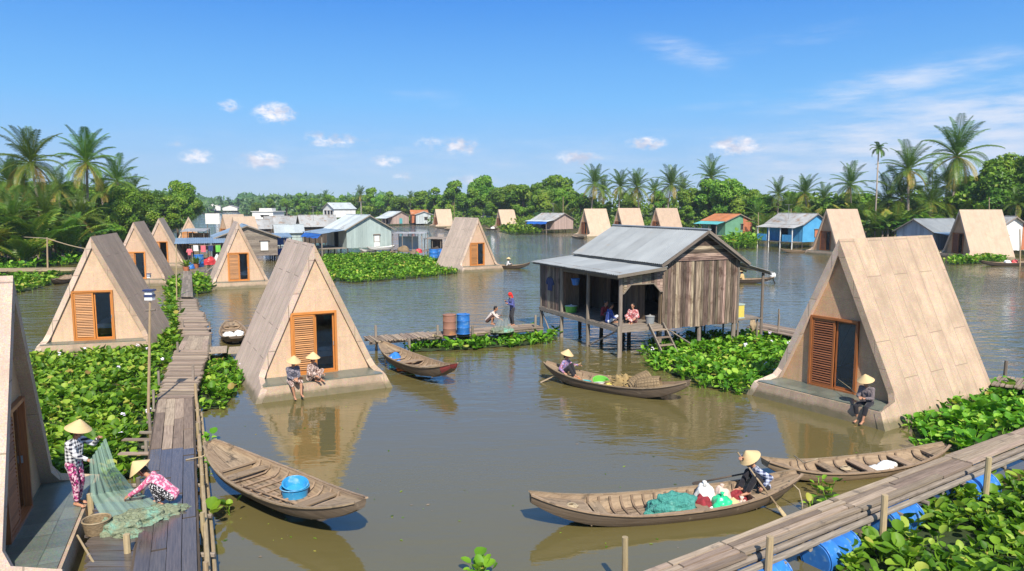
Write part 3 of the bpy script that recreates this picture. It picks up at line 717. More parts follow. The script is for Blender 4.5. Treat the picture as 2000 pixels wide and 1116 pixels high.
# ------------------------------------------------------------------ wooden sampans
def sampan(label, a, b, beam=1.1, rise=.38, free=.30, name='sampan', hullm=None, inm=None, ribs=9, decks=(.30, .26), thwarts=(-.35, .1, .45), floor=True, tip=None, blunt=(.10, .16), group='wooden sampans on the river'):
    """a = stern point, b = bow point on the water"""
    a, b = V(a), V(b); d = b - a; L = d.length
    root = thing(name, label, 'boat', (a + b) / 2, math.atan2(d.y, d.x), group)
    hm, im = hullm or boat_dark, inm or boat_wood
    def hw(t):
        e = blunt[1] if t > 0 else blunt[0]
        return (beam / 2 - e) * max(0, 1 - abs(t) ** 2.3) ** .85 + e
    def sh(t): return free + rise * abs(t) ** 2.6 * (1.0 if t > 0 else .85)
    def kz(t): return -.05 + (free + rise * .72) * abs(t) ** 3.6
    N = 28; ts = [-1 + 2 * i / N for i in range(N + 1)]
    def sec(t, ins=0.0):
        w = max(.03, hw(t) - ins); zs = sh(t); zk = kz(t) + ins * 1.6
        zk = min(zk, zs - .05)
        x = t * L / 2 * (1 - ins * .02)
        return [V((x, -w, zs)), V((x, -w * .93, zk + (zs - zk) * .5)), V((x, -w * .72, zk + (zs - zk) * .1)), V((x, -w * .35, zk)), V((x, w * .35, zk)), V((x, w * .72, zk + (zs - zk) * .1)), V((x, w * .93, zk + (zs - zk) * .5)), V((x, w, zs))]
    mb = MB()
    out = [sec(t) for t in ts]; inn = [sec(t, .035) for t in ts]
    def skin_(S_, flip, mi):
        P = [p for s_ in S_ for p in s_]; Fs = []; U = []
        for i in range(N):
            for j in range(7):
                f = [i * 8 + j, (i + 1) * 8 + j, (i + 1) * 8 + j + 1, i * 8 + j + 1]
                if not flip: f = f[::-1]
                Fs.append(tuple(f)); U.append([(P[q].x, P[q].y * .6 + P[q].z) for q in f])
        mb.add(P, Fs, U, mi, .5)
    skin_(out, True, 0); skin_(inn, False, 1)
    for e in (0, N): mb.poly(out[e] if e else out[e][::-1], 0, .4)
    for i in range(N):
        for j in (0, 7):
            q = [out[i][j], out[i + 1][j], inn[i + 1][j], inn[i][j]]
            if j: q = q[::-1]
            mb.poly(q, 1, .6)
    ho = mb.build('hull', [hm, im], root); smooth_by_angle(ho, 35)
    for sg in (-1, 1):
        g = MB()
        for i in range(N):
            p, q = out[i][0 if sg < 0 else 7], out[i + 1][0 if sg < 0 else 7]
            g.beam(p + V((0, sg * .012, .012)), q + V((0, sg * .012, .012)), .055, .03, rn=.5 + .1 * sg)
        g.build('gunwale', im, root)
    def inner_half(t, z):
        s_ = sec(t, .04)
        for k in range(3):
            lo, hi = s_[k + 1], s_[k]
            if lo.z <= z <= hi.z + 1e-6:
                f = (z - lo.z) / max(1e-6, hi.z - lo.z); return abs(lo.y + (hi.y - lo.y) * f)
        return abs(s_[0].y) if z > s_[0].z else abs(s_[3].y)
    d0, d1 = -1 + decks[0] * 2, 1 - decks[1] * 2
    for i in range(ribs):
        t = d0 + (d1 - d0) * (i + .5) / ribs; r_ = MB(); s_ = sec(t, .068)
        r_.tube(s_[0:3] + [s_[3] + V((0, 0, .01)), s_[4] + V((0, 0, .01))] + s_[5:8], .025, 4, rn=.3)
        r_.build('rib', im, root)
    fz = .045
    if floor:
        f = MB(); k = 6
        xs0, xs1 = d0 * L / 2 + .05, d1 * L / 2 - .05
        n = 10
        for q in range(k):
            for i in range(n):
                ta, tb = (xs0 + (xs1 - xs0) * i / n) / (L / 2), (xs0 + (xs1 - xs0) * (i + 1) / n) / (L / 2)
                wa, wb = inner_half(ta, fz) + .02, inner_half(tb, fz) + .02
                y0a, y1a = -wa + 2 * wa * q / k + .007, -wa + 2 * wa * (q + 1) / k - .007
                y0b, y1b = -wb + 2 * wb * q / k + .007, -wb + 2 * wb * (q + 1) / k - .007
                f.poly([(ta * L / 2, y0a, fz), (tb * L / 2, y0b, fz), (tb * L / 2, y1b, fz), (ta * L / 2, y1a, fz)], 0, (q * .37) % 1, u=(1, 0, 0))
        f.build('floorboard', im, root)
    for t in thwarts:
        z = sh(t) * .62 + .02; w = inner_half(t, z) + .015
        th = MB(); th.box((t * L / 2, 0, z), (.24, 2 * w, .03)); th.build('thwart', im, root)
    for e, (ta, tb) in enumerate(((-1, d0), (d1, 1))):
        if decks[e] <= 0: continue
        dk = MB(); n = 6; sg = -1 if e == 0 else 1
        xs = [ta + (tb - ta) * i / n for i in range(n + 1)]
        for q in range(3):
            for i in range(n):
                pts = []
                for t_, qq in ((xs[i], q), (xs[i + 1], q), (xs[i + 1], q + 1), (xs[i], q + 1)):
                    z = sh(t_) - .045 - .03 * (1 - abs(t_)); w = hw(t_) - .03
                    pts.append(V((t_ * L / 2, -w + 2 * w * qq / 3 + (.004 if qq == q else -.004), z)))
                dk.poly(pts, 0, (.2 + q * .31) % 1, u=(1, 0, 0))
        tt = tb if e == 0 else ta; z = sh(tt) - .045 - .03 * (1 - abs(tt)); w = inner_half(tt, z * .5) ; w2 = hw(tt) - .04
        dk.box((tt * L / 2 , 0, z - .02), (.05, 2 * w2, .045), rn=.9)
        dk.box((tt * L / 2 - sg * -.02, 0, (z - .045 + fz) / 2), (.025, 2 * w - .02, max(.02, z - .05 - fz)), rn=.4)
        dk.build('end_deck', im, root)
    if tip is not None:
        tp = MB(); t0 = .80
        for i in range(N):
            if ts[i] < t0: continue
            for j in (0, 1, 5, 6):
                q = [out[i][j], out[i + 1][j], out[i + 1][j + 1], out[i][j + 1]]
                o2 = V((.004, (-1 if j < 3 else 1) * .008, 0))
                tp.poly([p + o2 for p in q], 0, .5)
        e = [p + V((.008, 0, 0)) for p in out[N]]
        tp.poly(e, 0, .5); tp.poly(e[::-1], 0, .5)
        tp.build('painted_bow', tip, root)
    root['L_'] = L
    def loc(t, y=0, z=0):
        c, s_ = math.cos(root.rotation_euler.z), math.sin(root.rotation_euler.z)
        x = t * L / 2
        return V((root.location.x + x * c - y * s_, root.location.y + x * s_ + y * c, z))
    del root['L_']
    return root, loc, sh

# --- small loose objects
def basin(label, loc, r=.28, h=.2, m=None, rz=0, tilt=0, group=None, name='basin', taper=.78, lid=False):
    o = thing(name, label, name.replace('_', ' '), loc, rz, group); o.rotation_euler.x = tilt
    b = MB(); b.lathe([(.001, .012), (r * taper - .01, .012), (r - .012, h - .004), (r + .018, h), (r + .018, h + .014), (r, h + .014), (r * taper, 0), (.001, 0)][::-1], 26)
    w = b.build('wall', m or basin_blue, o); smooth_by_angle(w, 40)
    t = MB(); t.tube([V((math.cos(k / 24 * 6.2832) * (r + .012), math.sin(k / 24 * 6.2832) * (r + .012), h + .01)) for k in range(25)], .013, 6, caps=False)
    t.build('rim', m or basin_blue, o, smooth=True)
    return o

def drum(label, loc, m, r=.29, h=.88, rz=0, lying=False, group=None, name='drum', k=None):
    o = thing(name, label, 'drum', loc, rz, group)
    X = M.Identity(4)
    if lying: X = M.Translation((-h / 2, 0, 0)) @ M.Rotation(R(90), 4, 'Y')
    b = MB(); b.lathe([(.001, 0), (r * .9, 0), (r, .03), (r, h * .3), (r * 1.035, h * .325), (r, h * .35), (r, h * .65), (r * 1.035, h * .675), (r, h * .7), (r, h - .03), (r * .9, h), (.001, h)], 28, X)
    w = b.build('barrel_wall', m, o); smooth_by_angle(w, 35)
    for zz in (.02, h - .02):
        t = MB(); t.tube([X @ V((math.cos(q / 28 * 6.2832) * (r + .006), math.sin(q / 28 * 6.2832) * (r + .006), zz)) for q in range(29)], .015, 6, caps=False)
        t.build('rim', m, o, smooth=True)
    c = MB(); c.lathe([(.035, h), (.035, h + .025), (.001, h + .025)], 12, X @ M.Translation((r * .55, 0, 0))); c.build('bung', m, o)
    return o

def sack(label, loc, r, m, cat='sack', seed=1, name=None, group=None, knot=True, parts=True):
    o = thing(name or cat.replace(' ', '_'), label, cat, loc, rng.uniform(0, 6), group)
    b = MB(); lump_mesh(b, (0, 0, 0), r, seed, 26, 12, .16, 2.2); b.build('bulk', m, o, smooth=True)
    if knot:
        t = MB(); t.lathe([(.05, r[2] * .92), (.022, r[2] + .03), (.05, r[2] + .075), (.03, r[2] + .085)], 10); t.build('tied_neck', m, o, smooth=True)
    return o

def net_heap(label, loc, rz, r, m, seed=1, group=None):
    b = MB(); lump_mesh(b, (0, 0, 0), r, seed, 70, 30, .13, 3.4)
    o = b.build('net_heap', m, None, smooth=True, loc=loc, rz=rz); tag(o, label, 'fishing net', group); return o

def oar(label, p, q, blade=.55, m=None):
    p, q = V(p), V(q); d = (q - p).normalized(); L = (q - p).length
    o = thing('paddle', label, 'paddle', p)
    s_ = MB(); s_.tube([V((0, 0, 0)), d * (L - blade * .8)], [.019, .021], 8); s_.build('shaft', m or boat_wood, o, smooth=True)
    b = MB(); side = d.cross(Z).normalized(); nn = side.cross(d)
    prof = [(L - blade, .02), (L - blade * .75, .055), (L - blade * .3, .07), (L - .03, .06), (L, .03)]
    top = [d * x + side * w for x, w in prof] + [d * x - side * w for x, w in prof[::-1]]
    b.prism([t_ - nn * .008 for t_ in top], nn * .016); b.build('blade', m or boat_wood, o)
    return o
# ------------------------------------------------------------------ sheets, cabins, sheds
def corr_sheet(mb, a, b, c, d, pitch=.09, amp=.02, seg=6, mi=0, rn=None, th=.008):
    """corrugated sheet: a-b along the eave, d-c along the ridge (a under d); ridges run a->d"""
    a, b, c, d = map(V, (a, b, c, d))
    n = (b - a).cross(d - a).normalized()
    if n.z < 0: n = -n
    k = max(2, int((b - a).length / pitch * seg)); P = []; Fs = []; U = []
    for i in range(k + 1):
        f = i / k; h = n * (amp * math.sin(f * (b - a).length / pitch * 2 * math.pi))
        P += [a.lerp(b, f) + h, d.lerp(c, f) + h]
    L = (d - a).length
    for i in range(k):
        Fs.append((2 * i, 2 * i + 2, 2 * i + 3, 2 * i + 1))
        u0, u1 = i / k * (b - a).length, (i + 1) / k * (b - a).length
        U.append([(u0, 0), (u1, 0), (u1, L), (u0, L)])
    mb.add(P, Fs, U, mi, rn)
    m = len(P)
    P2 = [p - n * th for p in P]
    mb.add(P2, [f[::-1] for f in Fs], [u[::-1] for u in U], mi, rn)

def roof_sheets(mb, a, b, c, d, nsheet, pitch, amp, seg=4):
    """a roof slope made of nsheet overlapping sheets of slightly different tone"""
    a, b, c, d = map(V, (a, b, c, d)); n = (b - a).cross(d - a).normalized()
    if n.z < 0: n = -n
    for i in range(nsheet):
        f0, f1 = i / nsheet, min(1, (i + 1) / nsheet + .012)
        o = n * (.006 * (i % 2))
        corr_sheet(mb, a.lerp(b, f0) + o, a.lerp(b, f1) + o, d.lerp(c, f1) + o, d.lerp(c, f0) + o, pitch, amp, seg, 0, rng.random())

def vplanks(mb, p, q, z0, z1, w=.16, th=.028, ztop=None, jit=.012, gap=.006, skip=None):
    """vertical planks along the ground line p-q (3d points, z ignored)"""
    p, q = V(p), V(q); p.z = q.z = 0; d = q - p; L = d.length; x = d / L; y = Z.cross(x)
    k = max(1, round(L / w)); w = L / k
    for i in range(k):
        t = (i + .5) * w
        if skip and skip(t): continue
        zt = z1 if ztop is None else ztop(t)
        zb = z0 + rng.uniform(-jit, jit) * 2.2
        c = p + x * t + y * rng.uniform(-jit, jit) * .7
        mb.beam(c + Z * zb, c + Z * (zt), w - gap, th, up=y) if zt - zb > .03 else None

def hplanks(mb, p, q, z0, z1, w=.18, th=.028, span=None):
    p, q = V(p), V(q); p.z = q.z = 0; d = q - p; L = d.length; x = d / L; y = Z.cross(x)
    k = max(1, round((z1 - z0) / w)); w = (z1 - z0) / k
    for i in range(k):
        z = z0 + (i + .5) * w
        a, b = (0, L) if span is None else span(z + w * .25)
        if b - a < .05: continue
        o = y * rng.uniform(-.008, .008)
        mb.beam(p + x * a + Z * z + o, p + x * b + Z * z + o, th, w - .008)

def cabin(label, base, az, W, D, fl, ev, rg, wall, roof, porch=None, side=-1, windows=(), name='stilt_cabin', gable2=None, awning=None, stilts=True, ovh=.35, group='tin roofed houses along the river', planks='v', door=None, railm=None, pitch=.22, zb=-.4, detail=True, porch_wall=None):
    """ridge along local Y, gable end faces local -Y, porch on the -X (side=-1) or +X side"""
    r = thing(name, label, 'house', base, -R(az), group)
    h = W / 2
    def ztop(x): return ev + (rg - ev) * (1 - abs(x) / h) - .04
    # gable ends and side walls
    for y, nm in ((0, 'gable_wall'), (D, 'gable_wall')):
        mb = MB()
        if planks == 'v': vplanks(mb, (-h, y, 0), (h, y, 0), fl - .08, ev, .30, .04, ztop=lambda t: ztop(t - h), gap=.008)
        elif planks == 'h':
            hplanks(mb, (-h, y, 0), (h, y, 0), fl - .08, rg - .06, .2, .04, span=lambda z: (0, 2 * h) if z <= ev - .05 else (h * (z - ev) / (rg - ev) + .03, 2 * h - h * (z - ev) / (rg - ev) - .03))
        else:
            mb.prism([(-h, y - .02, fl - .08), (h, y - .02, fl - .08), (h, y - .02, ztop(h)), (0, y - .02, ztop(0)), (-h, y - .02, ztop(-h))], V((0, .05, 0)))
        mb.build(nm, wall, r)
    if gable2:
        mb = MB(); vplanks(mb, (gable2[0], -.05, 0), (gable2[1], -.05, 0), fl, ev, .3, .03, ztop=lambda t: ztop(gable2[0] + t) - .05); mb.build('patched_wall', gable2[2], r)
    for sx in (-1, 1):
        mb = MB(); m_ = wall
        if porch and sx == side and porch_wall: m_ = porch_wall
        sk = None
        if porch and sx == side: sk = lambda t: D * .40 < t < D * .62
        runs = [(.06, D - .06)] if sk is None else [(.06, D * .40), (D * .62, D - .06)]
        for y0, y1 in runs:
            mb = MB(); vplanks(mb, (sx * (h - .03), y0, 0), (sx * (h - .03), y1, 0), fl - .06, ev - .06, .3, .04); mb.build('side_wall', m_, r)
    mb = MB(); mb.box((0, D / 2, fl - .06), (W - .2, D - .2, .08)); mb.build('floor', wood_dark, r)
    for sx in (-1, 1):
        mb = MB(); x1 = sx * (h + ovh); z1 = ev - (rg - ev) * ovh / h
        roof_sheets(mb, (x1, -ovh, z1), (x1, D + ovh, z1), (0, D + ovh, rg), (0, -ovh, rg), max(3, int(D / 1.1)), pitch, .018)
        mb.build('roof_sheet', roof, r)
    mb = MB(); mb.tube([(0, -ovh - .02, rg + .015), (0, D + ovh + .02, rg + .015)], .09, 6, flat=(1, .5)); mb.build('ridge_cap', roof, r)
    mb = MB()
    for sx in (-1, 1): mb.beam((sx * (h + ovh), -ovh - .03, ev - (rg - ev) * ovh / h - .07), (0.0, -ovh - .03, rg - .07), .03, .13)
    mb.build('barge_board', wood_grey, r)
    xs = [-h, h]
    if porch:
        pw, pz = porch[0], porch[1]; x0, x1 = side * (h + ovh - .1), side * (h + pw)
        xs.append(side * (h + pw - .15))
        mb = MB(); z0 = ev - (rg - ev) * (ovh - .1) / h - .06
        roof_sheets(mb, (x1, -ovh, pz), (x1, D + ovh * .5, pz), (x0, D + ovh * .5, z0), (x0, -ovh, z0), max(3, int(D / 1.1)), pitch, .018)
        mb.build('porch_roof', porch[2] if len(porch) > 2 else roof, r)
        mb = MB(); mb.box((side * (h + pw / 2 - .05), D / 2, fl - .08), (pw - .1, D, .07)); mb.build('porch_floor', wood_grey, r)
        for k in range(4):
            yy = .08 + (D - .16) * k / 3; mb = MB(); xx = side * (h + pw - .15)
            mb.beam((xx, yy, zb), (xx, yy, pz - .02), .11, .11, (0, 1, 0)); mb.build('porch_post', paint_white if railm else wood_grey, r)
        if railm:
            for y0, y1 in ((.1, D * .28), (D * .72, D - .1)):
                mb = MB(); vplanks(mb, (side * (h + pw - .1), y0, 0), (side * (h + pw - .1), y1, 0), fl, fl + 1.0, .3, .04); mb.build('porch_rail', railm, r)
        if awning:
            mb = MB(); xa = side * (h + pw)
            n = 10
            for i in range(n):
                y0, y1 = -ovh + (D * .9) * i / n, -ovh + (D * .9) * (i + 1) / n
                d0, d1 = .06 * math.sin(i * 1.9), .06 * math.sin((i + 1) * 1.9)
                for dz in (0, -.012): mb.poly([(xa, y0, pz - .04 + dz), (xa, y1, pz - .04 + dz), (xa + side * .55, y1, pz - .55 + d1 + dz), (xa + side * .55, y0, pz - .55 + d0 + dz)])
            mb.build('awning', awning, r)
    if stilts:
        for x in xs:
            for k in range(4):
                yy = .1 + (D - .2) * k / 3; xx = x * .96
                mb = MB(); mb.tube([(xx, yy, zb), (xx + .02, yy, fl - .1)], .075, 7); mb.build('stilt', wood_dark, r)
    for (x, z, w, hh, m_) in windows:
        wn = MB(); wn.box((x, -.055, z), (w, .05, hh)); wo = wn.build('window', m_, r)
        f = MB()
        for sx in (-1, 1): f.box((x + sx * (w / 2 + .03), -.06, z), (.06, .08, hh + .12))
        f.box((x, -.06, z + hh / 2 + .03), (w, .08, .06)); f.box((x, -.06, z - hh / 2 - .03), (w, .08, .06)); f.box((x, -.07, z + hh / 2 + .14), (w + .3, .3, .03), M.Rotation(R(18), 3, 'X'))
        f.build('frame', wood_grey, wo)
    if door:
        x, w, hh, m_ = door; dn = MB(); vplanks(dn, (x - w / 2, -.06, 0), (x + w / 2, -.06, 0), fl, fl + hh, .2, .04); dn.build('door', m_, r)
    return r

def shelter(label, base, az, W, D, h0, h1, roof, posts=4, fl=None, name='shelter', cat='shelter', back=None, group='open shelters on posts'):
    r = thing(name, label, cat, base, -R(az), group)
    mb = MB(); roof_sheets(mb, (-W / 2, -.3, h0), (W / 2, -.3, h0), (W / 2, D + .2, h1), (-W / 2, D + .2, h1), 4, .22, .02); mb.build('roof_sheet', roof, r)
    for i in range(posts):
        x = -W / 2 + .15 + (W - .3) * i / (posts - 1)
        for y, h in ((0, h0), (D, h1)):
            mb = MB(); mb.tube([(x, y, -.4), (x + rng.uniform(-.05, .05), y, h + .02)], .05, 7); mb.build('post', wood_grey, r)
    if fl is not None:
        mb = MB(); k = 12
        for i in range(k): mb.box((-W / 2 + W * (i + .5) / k, D / 2, fl + rng.uniform(-.01, .01)), (W / k - .02, D, .05))
        mb.build('platform', wood_grey, r)
    if back:
        for x0, x1, m0, m1 in back[0]:
            mb = MB(); vplanks(mb, (x0, D - .1, 0), (x1, D - .1, 0), m0, m1, .4, .03); mb.build('back_panel', back[1], r)
    return r

# houses floating left of centre
cabin('grey plank house with white shuttered window behind the shuttered triangular house', G(485, 512), -25, 6.3, 6.5, .75, 2.85, 4.05, wood_grey, tin_blue, windows=[(1.75, 1.75, .8, 1.0, paint_white)], planks='h', zb=-.4)
cabin('large pale green tin gabled house with blue awning beyond the hyacinth field', G(722, 497), -33, 6.0, 7.5, .95, 3.35, 5.0, tin_wall, tin_pale, porch=(3.3, 2.75, tin_blue), windows=[(1.0, 2.0, .7, .8, paint_white)], awning=tarp_blue, planks='v', door=(1.0, .75, 1.1, paint_white))
cabin('house with broad dull zinc roof left of the pale green gable', G(588, 481), 66, 4.6, 5.0, .6, 3.2, 4.7, wood_dark, tin_old, porch=(1.2, 2.7))
cabin('low hut with pale sagging tin roof between two zinc roofed houses', G(540, 484), 68, 3.2, 3.6, .4, 2.4, 3.4, tin_wall, tin_pale)
cabin('grey zinc roofed house with open porch before the white building', G(521, 471), 66, 4.4, 5.0, .5, 3.0, 4.3, wood_dark, tin_old, porch=(1.6, 2.5))
cabin('grey roofed house just beside the tip of the shuttered triangular house', G(470, 478), 66, 4.4, 4.4, .5, 2.7, 4.0, wood_dark, tin_old)
cabin('pale bungalow with grey roof raised above the far bank beyond the zinc roofs', AT(642, 428, 205) , 45, 6.0, 7.0, .5, 3.0, 4.6, paint_white, tin_pale, windows=[(-1.5, 1.8, .9, 1.0, black_rubber), (.2, 1.8, .9, 1.0, black_rubber), (1.8, 1.8, .9, 1.0, black_rubber)], planks='s', stilts=False)
wb = thing('white_building', 'white two storey building with dark window slots at the river bend', 'building', G(514, 452), R(-8))
q = MB(); q.box((0, 3, 2.3), (5.2, 6, 4.6)); q.build('wall', paint_white, wb)
q = MB(); q.box((0, 3, 4.68), (5.7, 6.5, .14)); q.box((.8, 1.0, 5.1), (3.2, 2.0, .7)); q.build('roof', paint_white, wb)
for zz, xx, ww in ((3.6, .6, 2.0), (2.0, .4, 2.6), (.9, -1.2, 1.0)):
    q = MB(); q.box((xx, -.03, zz), (ww, .08, .5)); wo = q.build('window', black_rubber, wb); q = MB(); q.box((xx, -.1, zz + .32), (ww + .3, .3, .06)); q.build('sill', paint_white, wo)
cabin('far house with light tin roof and teal door left of the grey corrugated shed', G(783, 441), -45, 6.0, 6.0, .6, 3.0, 4.3, paint_pink, tin_pale, porch=(2.6, 2.2, tin_pale), door=(0, 1.1, 1.6, paint_teal), detail=False)
cabin('far orange roofed hut peeking over the light tin roof', G(803, 439), 75, 4.5, 5.0, .6, 3.4, 4.6, paint_orange, tin_rust, detail=False)
cabin('far grey corrugated shed with small dark window by the small triangular house', G(829, 440), -8, 5.2, 5.0, .5, 3.3, 4.2, tin_pale, tin_pale, windows=[(.5, 2.0, .9, .8, black_rubber)], detail=False)
cabin('dull roofed hut left of the second small far triangular house', G(938, 440), 70, 4.0, 6.5, .5, 2.5, 3.6, wood_dark, tin_old, detail=False)
cabin('grey roofed hut right of the second small far triangular house', G(1018, 442), 70, 4.0, 5.0, .5, 2.6, 3.8, wood_dark, tin_old, detail=False)
cabin('pink planked house with grey roof and bright blue awning on far stilts', G(1101, 455), -44, 6.4, 6.6, .9, 3.1, 4.4, paint_pink, tin_old, porch=(2.6, 2.6, tin_pale), awning=tarp_blue)
cabin('green house with rusty orange roof and brick patched gable', G(1442, 467), -27, 6.6, 6.0, .75, 3.4, 4.6, paint_green, tin_rust, porch=(2.2, 2.75, paint_teal), gable2=(1.0, 3.22, paint_orange), windows=[(.75, 2.2, .5, .9, black_rubber)], planks='s')
cabin('bright blue house with grey roof and white veranda posts', G(1591, 484), -28, 5.4, 6.6, .95, 3.6, 5.0, paint_blue, tin_old, porch=(2.2, 2.95), windows=[(.2, 2.1, .75, 1.0, paint_orange)], planks='s', railm=paint_blue, porch_wall=paint_blue)
cabin('blue grey tin roofed house behind the far right triangular house', G(1783, 497), 66, 5.0, 7.0, .8, 3.1, 4.5, paint_bluegrey, tin_grey, porch=(2.4, 2.6, tin_blue), side=1)
cabin('white plank house with red panel at the right edge of the far bank', G(1975, 503), -12, 5.2, 6.0, .9, 3.4, 4.9, paint_white, tin_old, gable2=(1.3, 2.5, paint_orange), windows=[(-1.0, 2.0, .6, 1.1, paint_bluegrey)])
shelter('low lean-to shelter with pale blue tin roof beside the boardwalk end', G(393, 520), -24, 5.2, 4.0, 2.35, 2.75, tin_blue, fl=.55, back=([(-2.4, -.6, .6, 2.3), (1.2, 2.4, .6, 2.4)], wood_brown))
shelter('crooked thatch coloured shelter behind the lean-to at the boardwalk end', G(378, 497), -10, 3.0, 3.0, 2.9, 3.2, tin_old, posts=3, back=([(-1.2, 1.3, .4, 2.6)], wood_brown))
shelter('flat roofed shed with pale panels at the end of the hyacinth field', G(796, 500), 8, 4.0, 2.6, 2.75, 2.85, tin_old, fl=.5, back=([(-1.8, .6, .7, 2.3)], tin_pale))
shelter('low plank platform with thin roof and cooking clutter beside the flat roofed shed', G(853, 497), 14, 3.6, 2.6, 1.95, 2.1, wood_grey, fl=.5, back=([(-1.7, -.1, .5, 1.9)], wood_brown))
shelter('blue tarpaulin lean-to fixed behind the grey plank house corner', G(556, 509), -25, 1.9, 3.0, 2.6, 3.0, tin_blue, posts=3, fl=.5, back=([(-.9, .9, .4, 1.2), (-.9, .9, 1.6, 2.7)], tarp_blue))
hb = thing('hoarding', 'blank white hoarding rising behind the distant triangular roofs', 'hoarding', G(417, 468), R(-5))
q = MB(); q.box((0, 0, 3.75), (2.7, .12, 1.9)); q.build('panel', paint_white, hb)
for sx in (-1, 1):
    q = MB(); q.box((sx * 1.1, .12, 1.8), (.12, .1, 4.4)); q.build('post', wood_grey, hb)

# ------------------------------------------------------------------ the big stilt house
HR = R(25)
stilt = thing('stilt_house', 'weathered plank house on stilts with zinc roof, veranda and ladder', 'house', G(1210, 698), HR)
SX = M.Translation(stilt.location) @ M.Rotation(HR, 4, 'Z')
FLZ, X1, X2, YL = 1.25, 2.1, 6.2, 6.8
EV, RG, XM = 3.92, 5.22, 4.2
def part(fn, name, m, parent=stilt):
    mb = MB(); fn(mb); return mb.build(name, m, parent)
def zt_gable(x): return EV
part(lambda b: vplanks(b, (X1, 0, 0), (X2, 0, 0), 1.02, EV - .02, .135, .03, gap=.012), 'gable_wall', wood_wall)
part(lambda b: hplanks(b, (X1, -.035, 0), (X2, -.035, 0), EV - .02, RG - .06, .15, .03, span=lambda z: ((z - EV + .02) / (RG - EV) * (XM - X1) + .02, (X2 - X1) - (z - EV + .02) / (RG - EV) * (X2 - XM) - .02)), 'gable_boards', wood_wall)
part(lambda b: vplanks(b, (X2, 0.03, 0), (X2, YL, 0), 1.02, EV - .06, .18, .03), 'side_wall', wood_wall)
part(lambda b: vplanks(b, (X1, YL, 0), (X2, YL, 0), 1.02, EV, .18, .03, ztop=lambda t: EV + (RG - EV) * (1 - abs(t + X1 - XM) / 2.1) - .05), 'back_wall', wood_wall)
part(lambda b: vplanks(b, (X1, .05, 0), (X1, 7.1, 0), FLZ, EV - .05, .17, .028, skip=lambda t: .25 < t < 1.15 or 3.2 < t < 4.0), 'inner_wall', wood_brown)
part(lambda b: vplanks(b, (0, 5.0, 0), (0, 7.1, 0), 1.0, 3.44, .14, .03, gap=.010), 'veranda_wall', wood_wall)
part(lambda b: vplanks(b, (.02, 7.1, 0), (X1, 7.1, 0), 1.0, 3.5, .17, .03), 'veranda_end_wall', wood_wall)
part(lambda b: vplanks(b, (.05, 5.0, 0), (.95, 5.0, 0), FLZ, 3.48, .17, .028), 'veranda_partition', wood_brown)
def arch(b):
    def bottom(t):
        e = min(t, X1 - t)
        return 2.66 if e < .12 else (2.66 + min(1, (e - .12) / .36) * .36)
    k = 14; w = X1 / k
    for i in range(k):
        t0, t1 = i * w + .003, (i + 1) * w - .003; r = rng.random()
        zt = lambda t: 3.46 + .22 * t / X1
        o = rng.uniform(-.004, .004)
        b.prism([(t0, -.02 + o, bottom(t0)), (t1, -.02 + o, bottom(t1)), (t1, -.02 + o, zt(t1)), (t0, -.02 + o, zt(t0))], V((0, .028, 0)), 0, r)
part(arch, 'arched_valance', wood_wall)
def trimf(b):
    pts = [(.0, 2.65), (.13, 2.65), (.48, 3.01), (X1 - .48, 3.01), (X1 - .13, 2.65), (X1, 2.65)]
    for p_, q_ in zip(pts, pts[1:]): b.beam((p_[0], -.035, p_[1]), (q_[0], -.035, q_[1]), .035, .045, (0, 1, 0))
part(trimf, 'valance_trim', wood_grey)
def floorf(b):
    k = 44
    for i in range(k): b.box((1.06, .02 + (7.1) * (i + .5) / k, FLZ - .03 + rng.uniform(-.006, .006)), (2.2 + rng.uniform(-.02, .05), 7.1 / k - .012, .04))
    b.box((4.15, YL / 2, FLZ - .05), (X2 - X1 - .1, YL - .1, .05))
part(floorf, 'floor', wood_grey)
part(lambda b: (b.beam((-.03, -.05, FLZ - .13), (-.03, 7.2, FLZ - .13), .10, .17), b.beam((-.1, -.02, FLZ - .135), (X1 + .1, -.02, FLZ - .135), .09, .16), b.beam((X1, .1, FLZ - .2), (X1, 7, FLZ - .2), .1, .14), b.beam((X2 - .05, .1, FLZ - .2), (X2 - .05, 7, FLZ - .2), .1, .14), b.beam((.02, 0, 3.28), (.02, 5, 3.22), .07, .11), b.beam((.02, 0, 3.48), (.02, 7.1, 3.48), .07, .1)), 'beam', wood_grey)
for (x, y, z0, z1, r_) in [(0, 0, -.5, 3.52, .075), (-.1, -.05, -.5, 1.3, .05), (0, 2.55, -.5, 3.5, .07), (0, 5.0, -.5, 3.5, .075), (0, 7.1, -.5, 3.5, .07), (X1, .1, -.5, 1.2, .075), (X1, 2.4, -.5, 1.2, .08), (X1, 4.8, -.5, 1.2, .08), (X1, 6.8, -.5, 1.2, .08), (X2 - .05, .08, -.5, 1.15, .09), (X2 - .05, 2.6, -.5, 1.15, .08), (X2 - .05, 5, -.5, 1.15, .08), (4.2, .12, -.5, 1.1, .08), (4.2, 3, -.5, 1.1, .08), (4.2, 6, -.5, 1.1, .08), (1.0, 1.6, -.5, 1.2, .06), (1.0, 4.2, -.5, 1.2, .06), (X2 + .03, -.02, 1.0, EV, .05)]:
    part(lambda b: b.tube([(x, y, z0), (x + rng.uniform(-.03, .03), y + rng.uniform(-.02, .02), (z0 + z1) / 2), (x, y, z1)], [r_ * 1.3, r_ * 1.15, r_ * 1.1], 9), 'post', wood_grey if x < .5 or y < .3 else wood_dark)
for a_, b_ in [((0, 7.1, 1.1), (0, 6.0, -.1)), ((.0, 2.5, .05), (.15, .5, 1.0)), ((2.2, -.1, 1.1), (3.6, -.05, .3))]:
    part(lambda b: b.tube([a_, b_], .035, 7), 'brace', wood_grey)
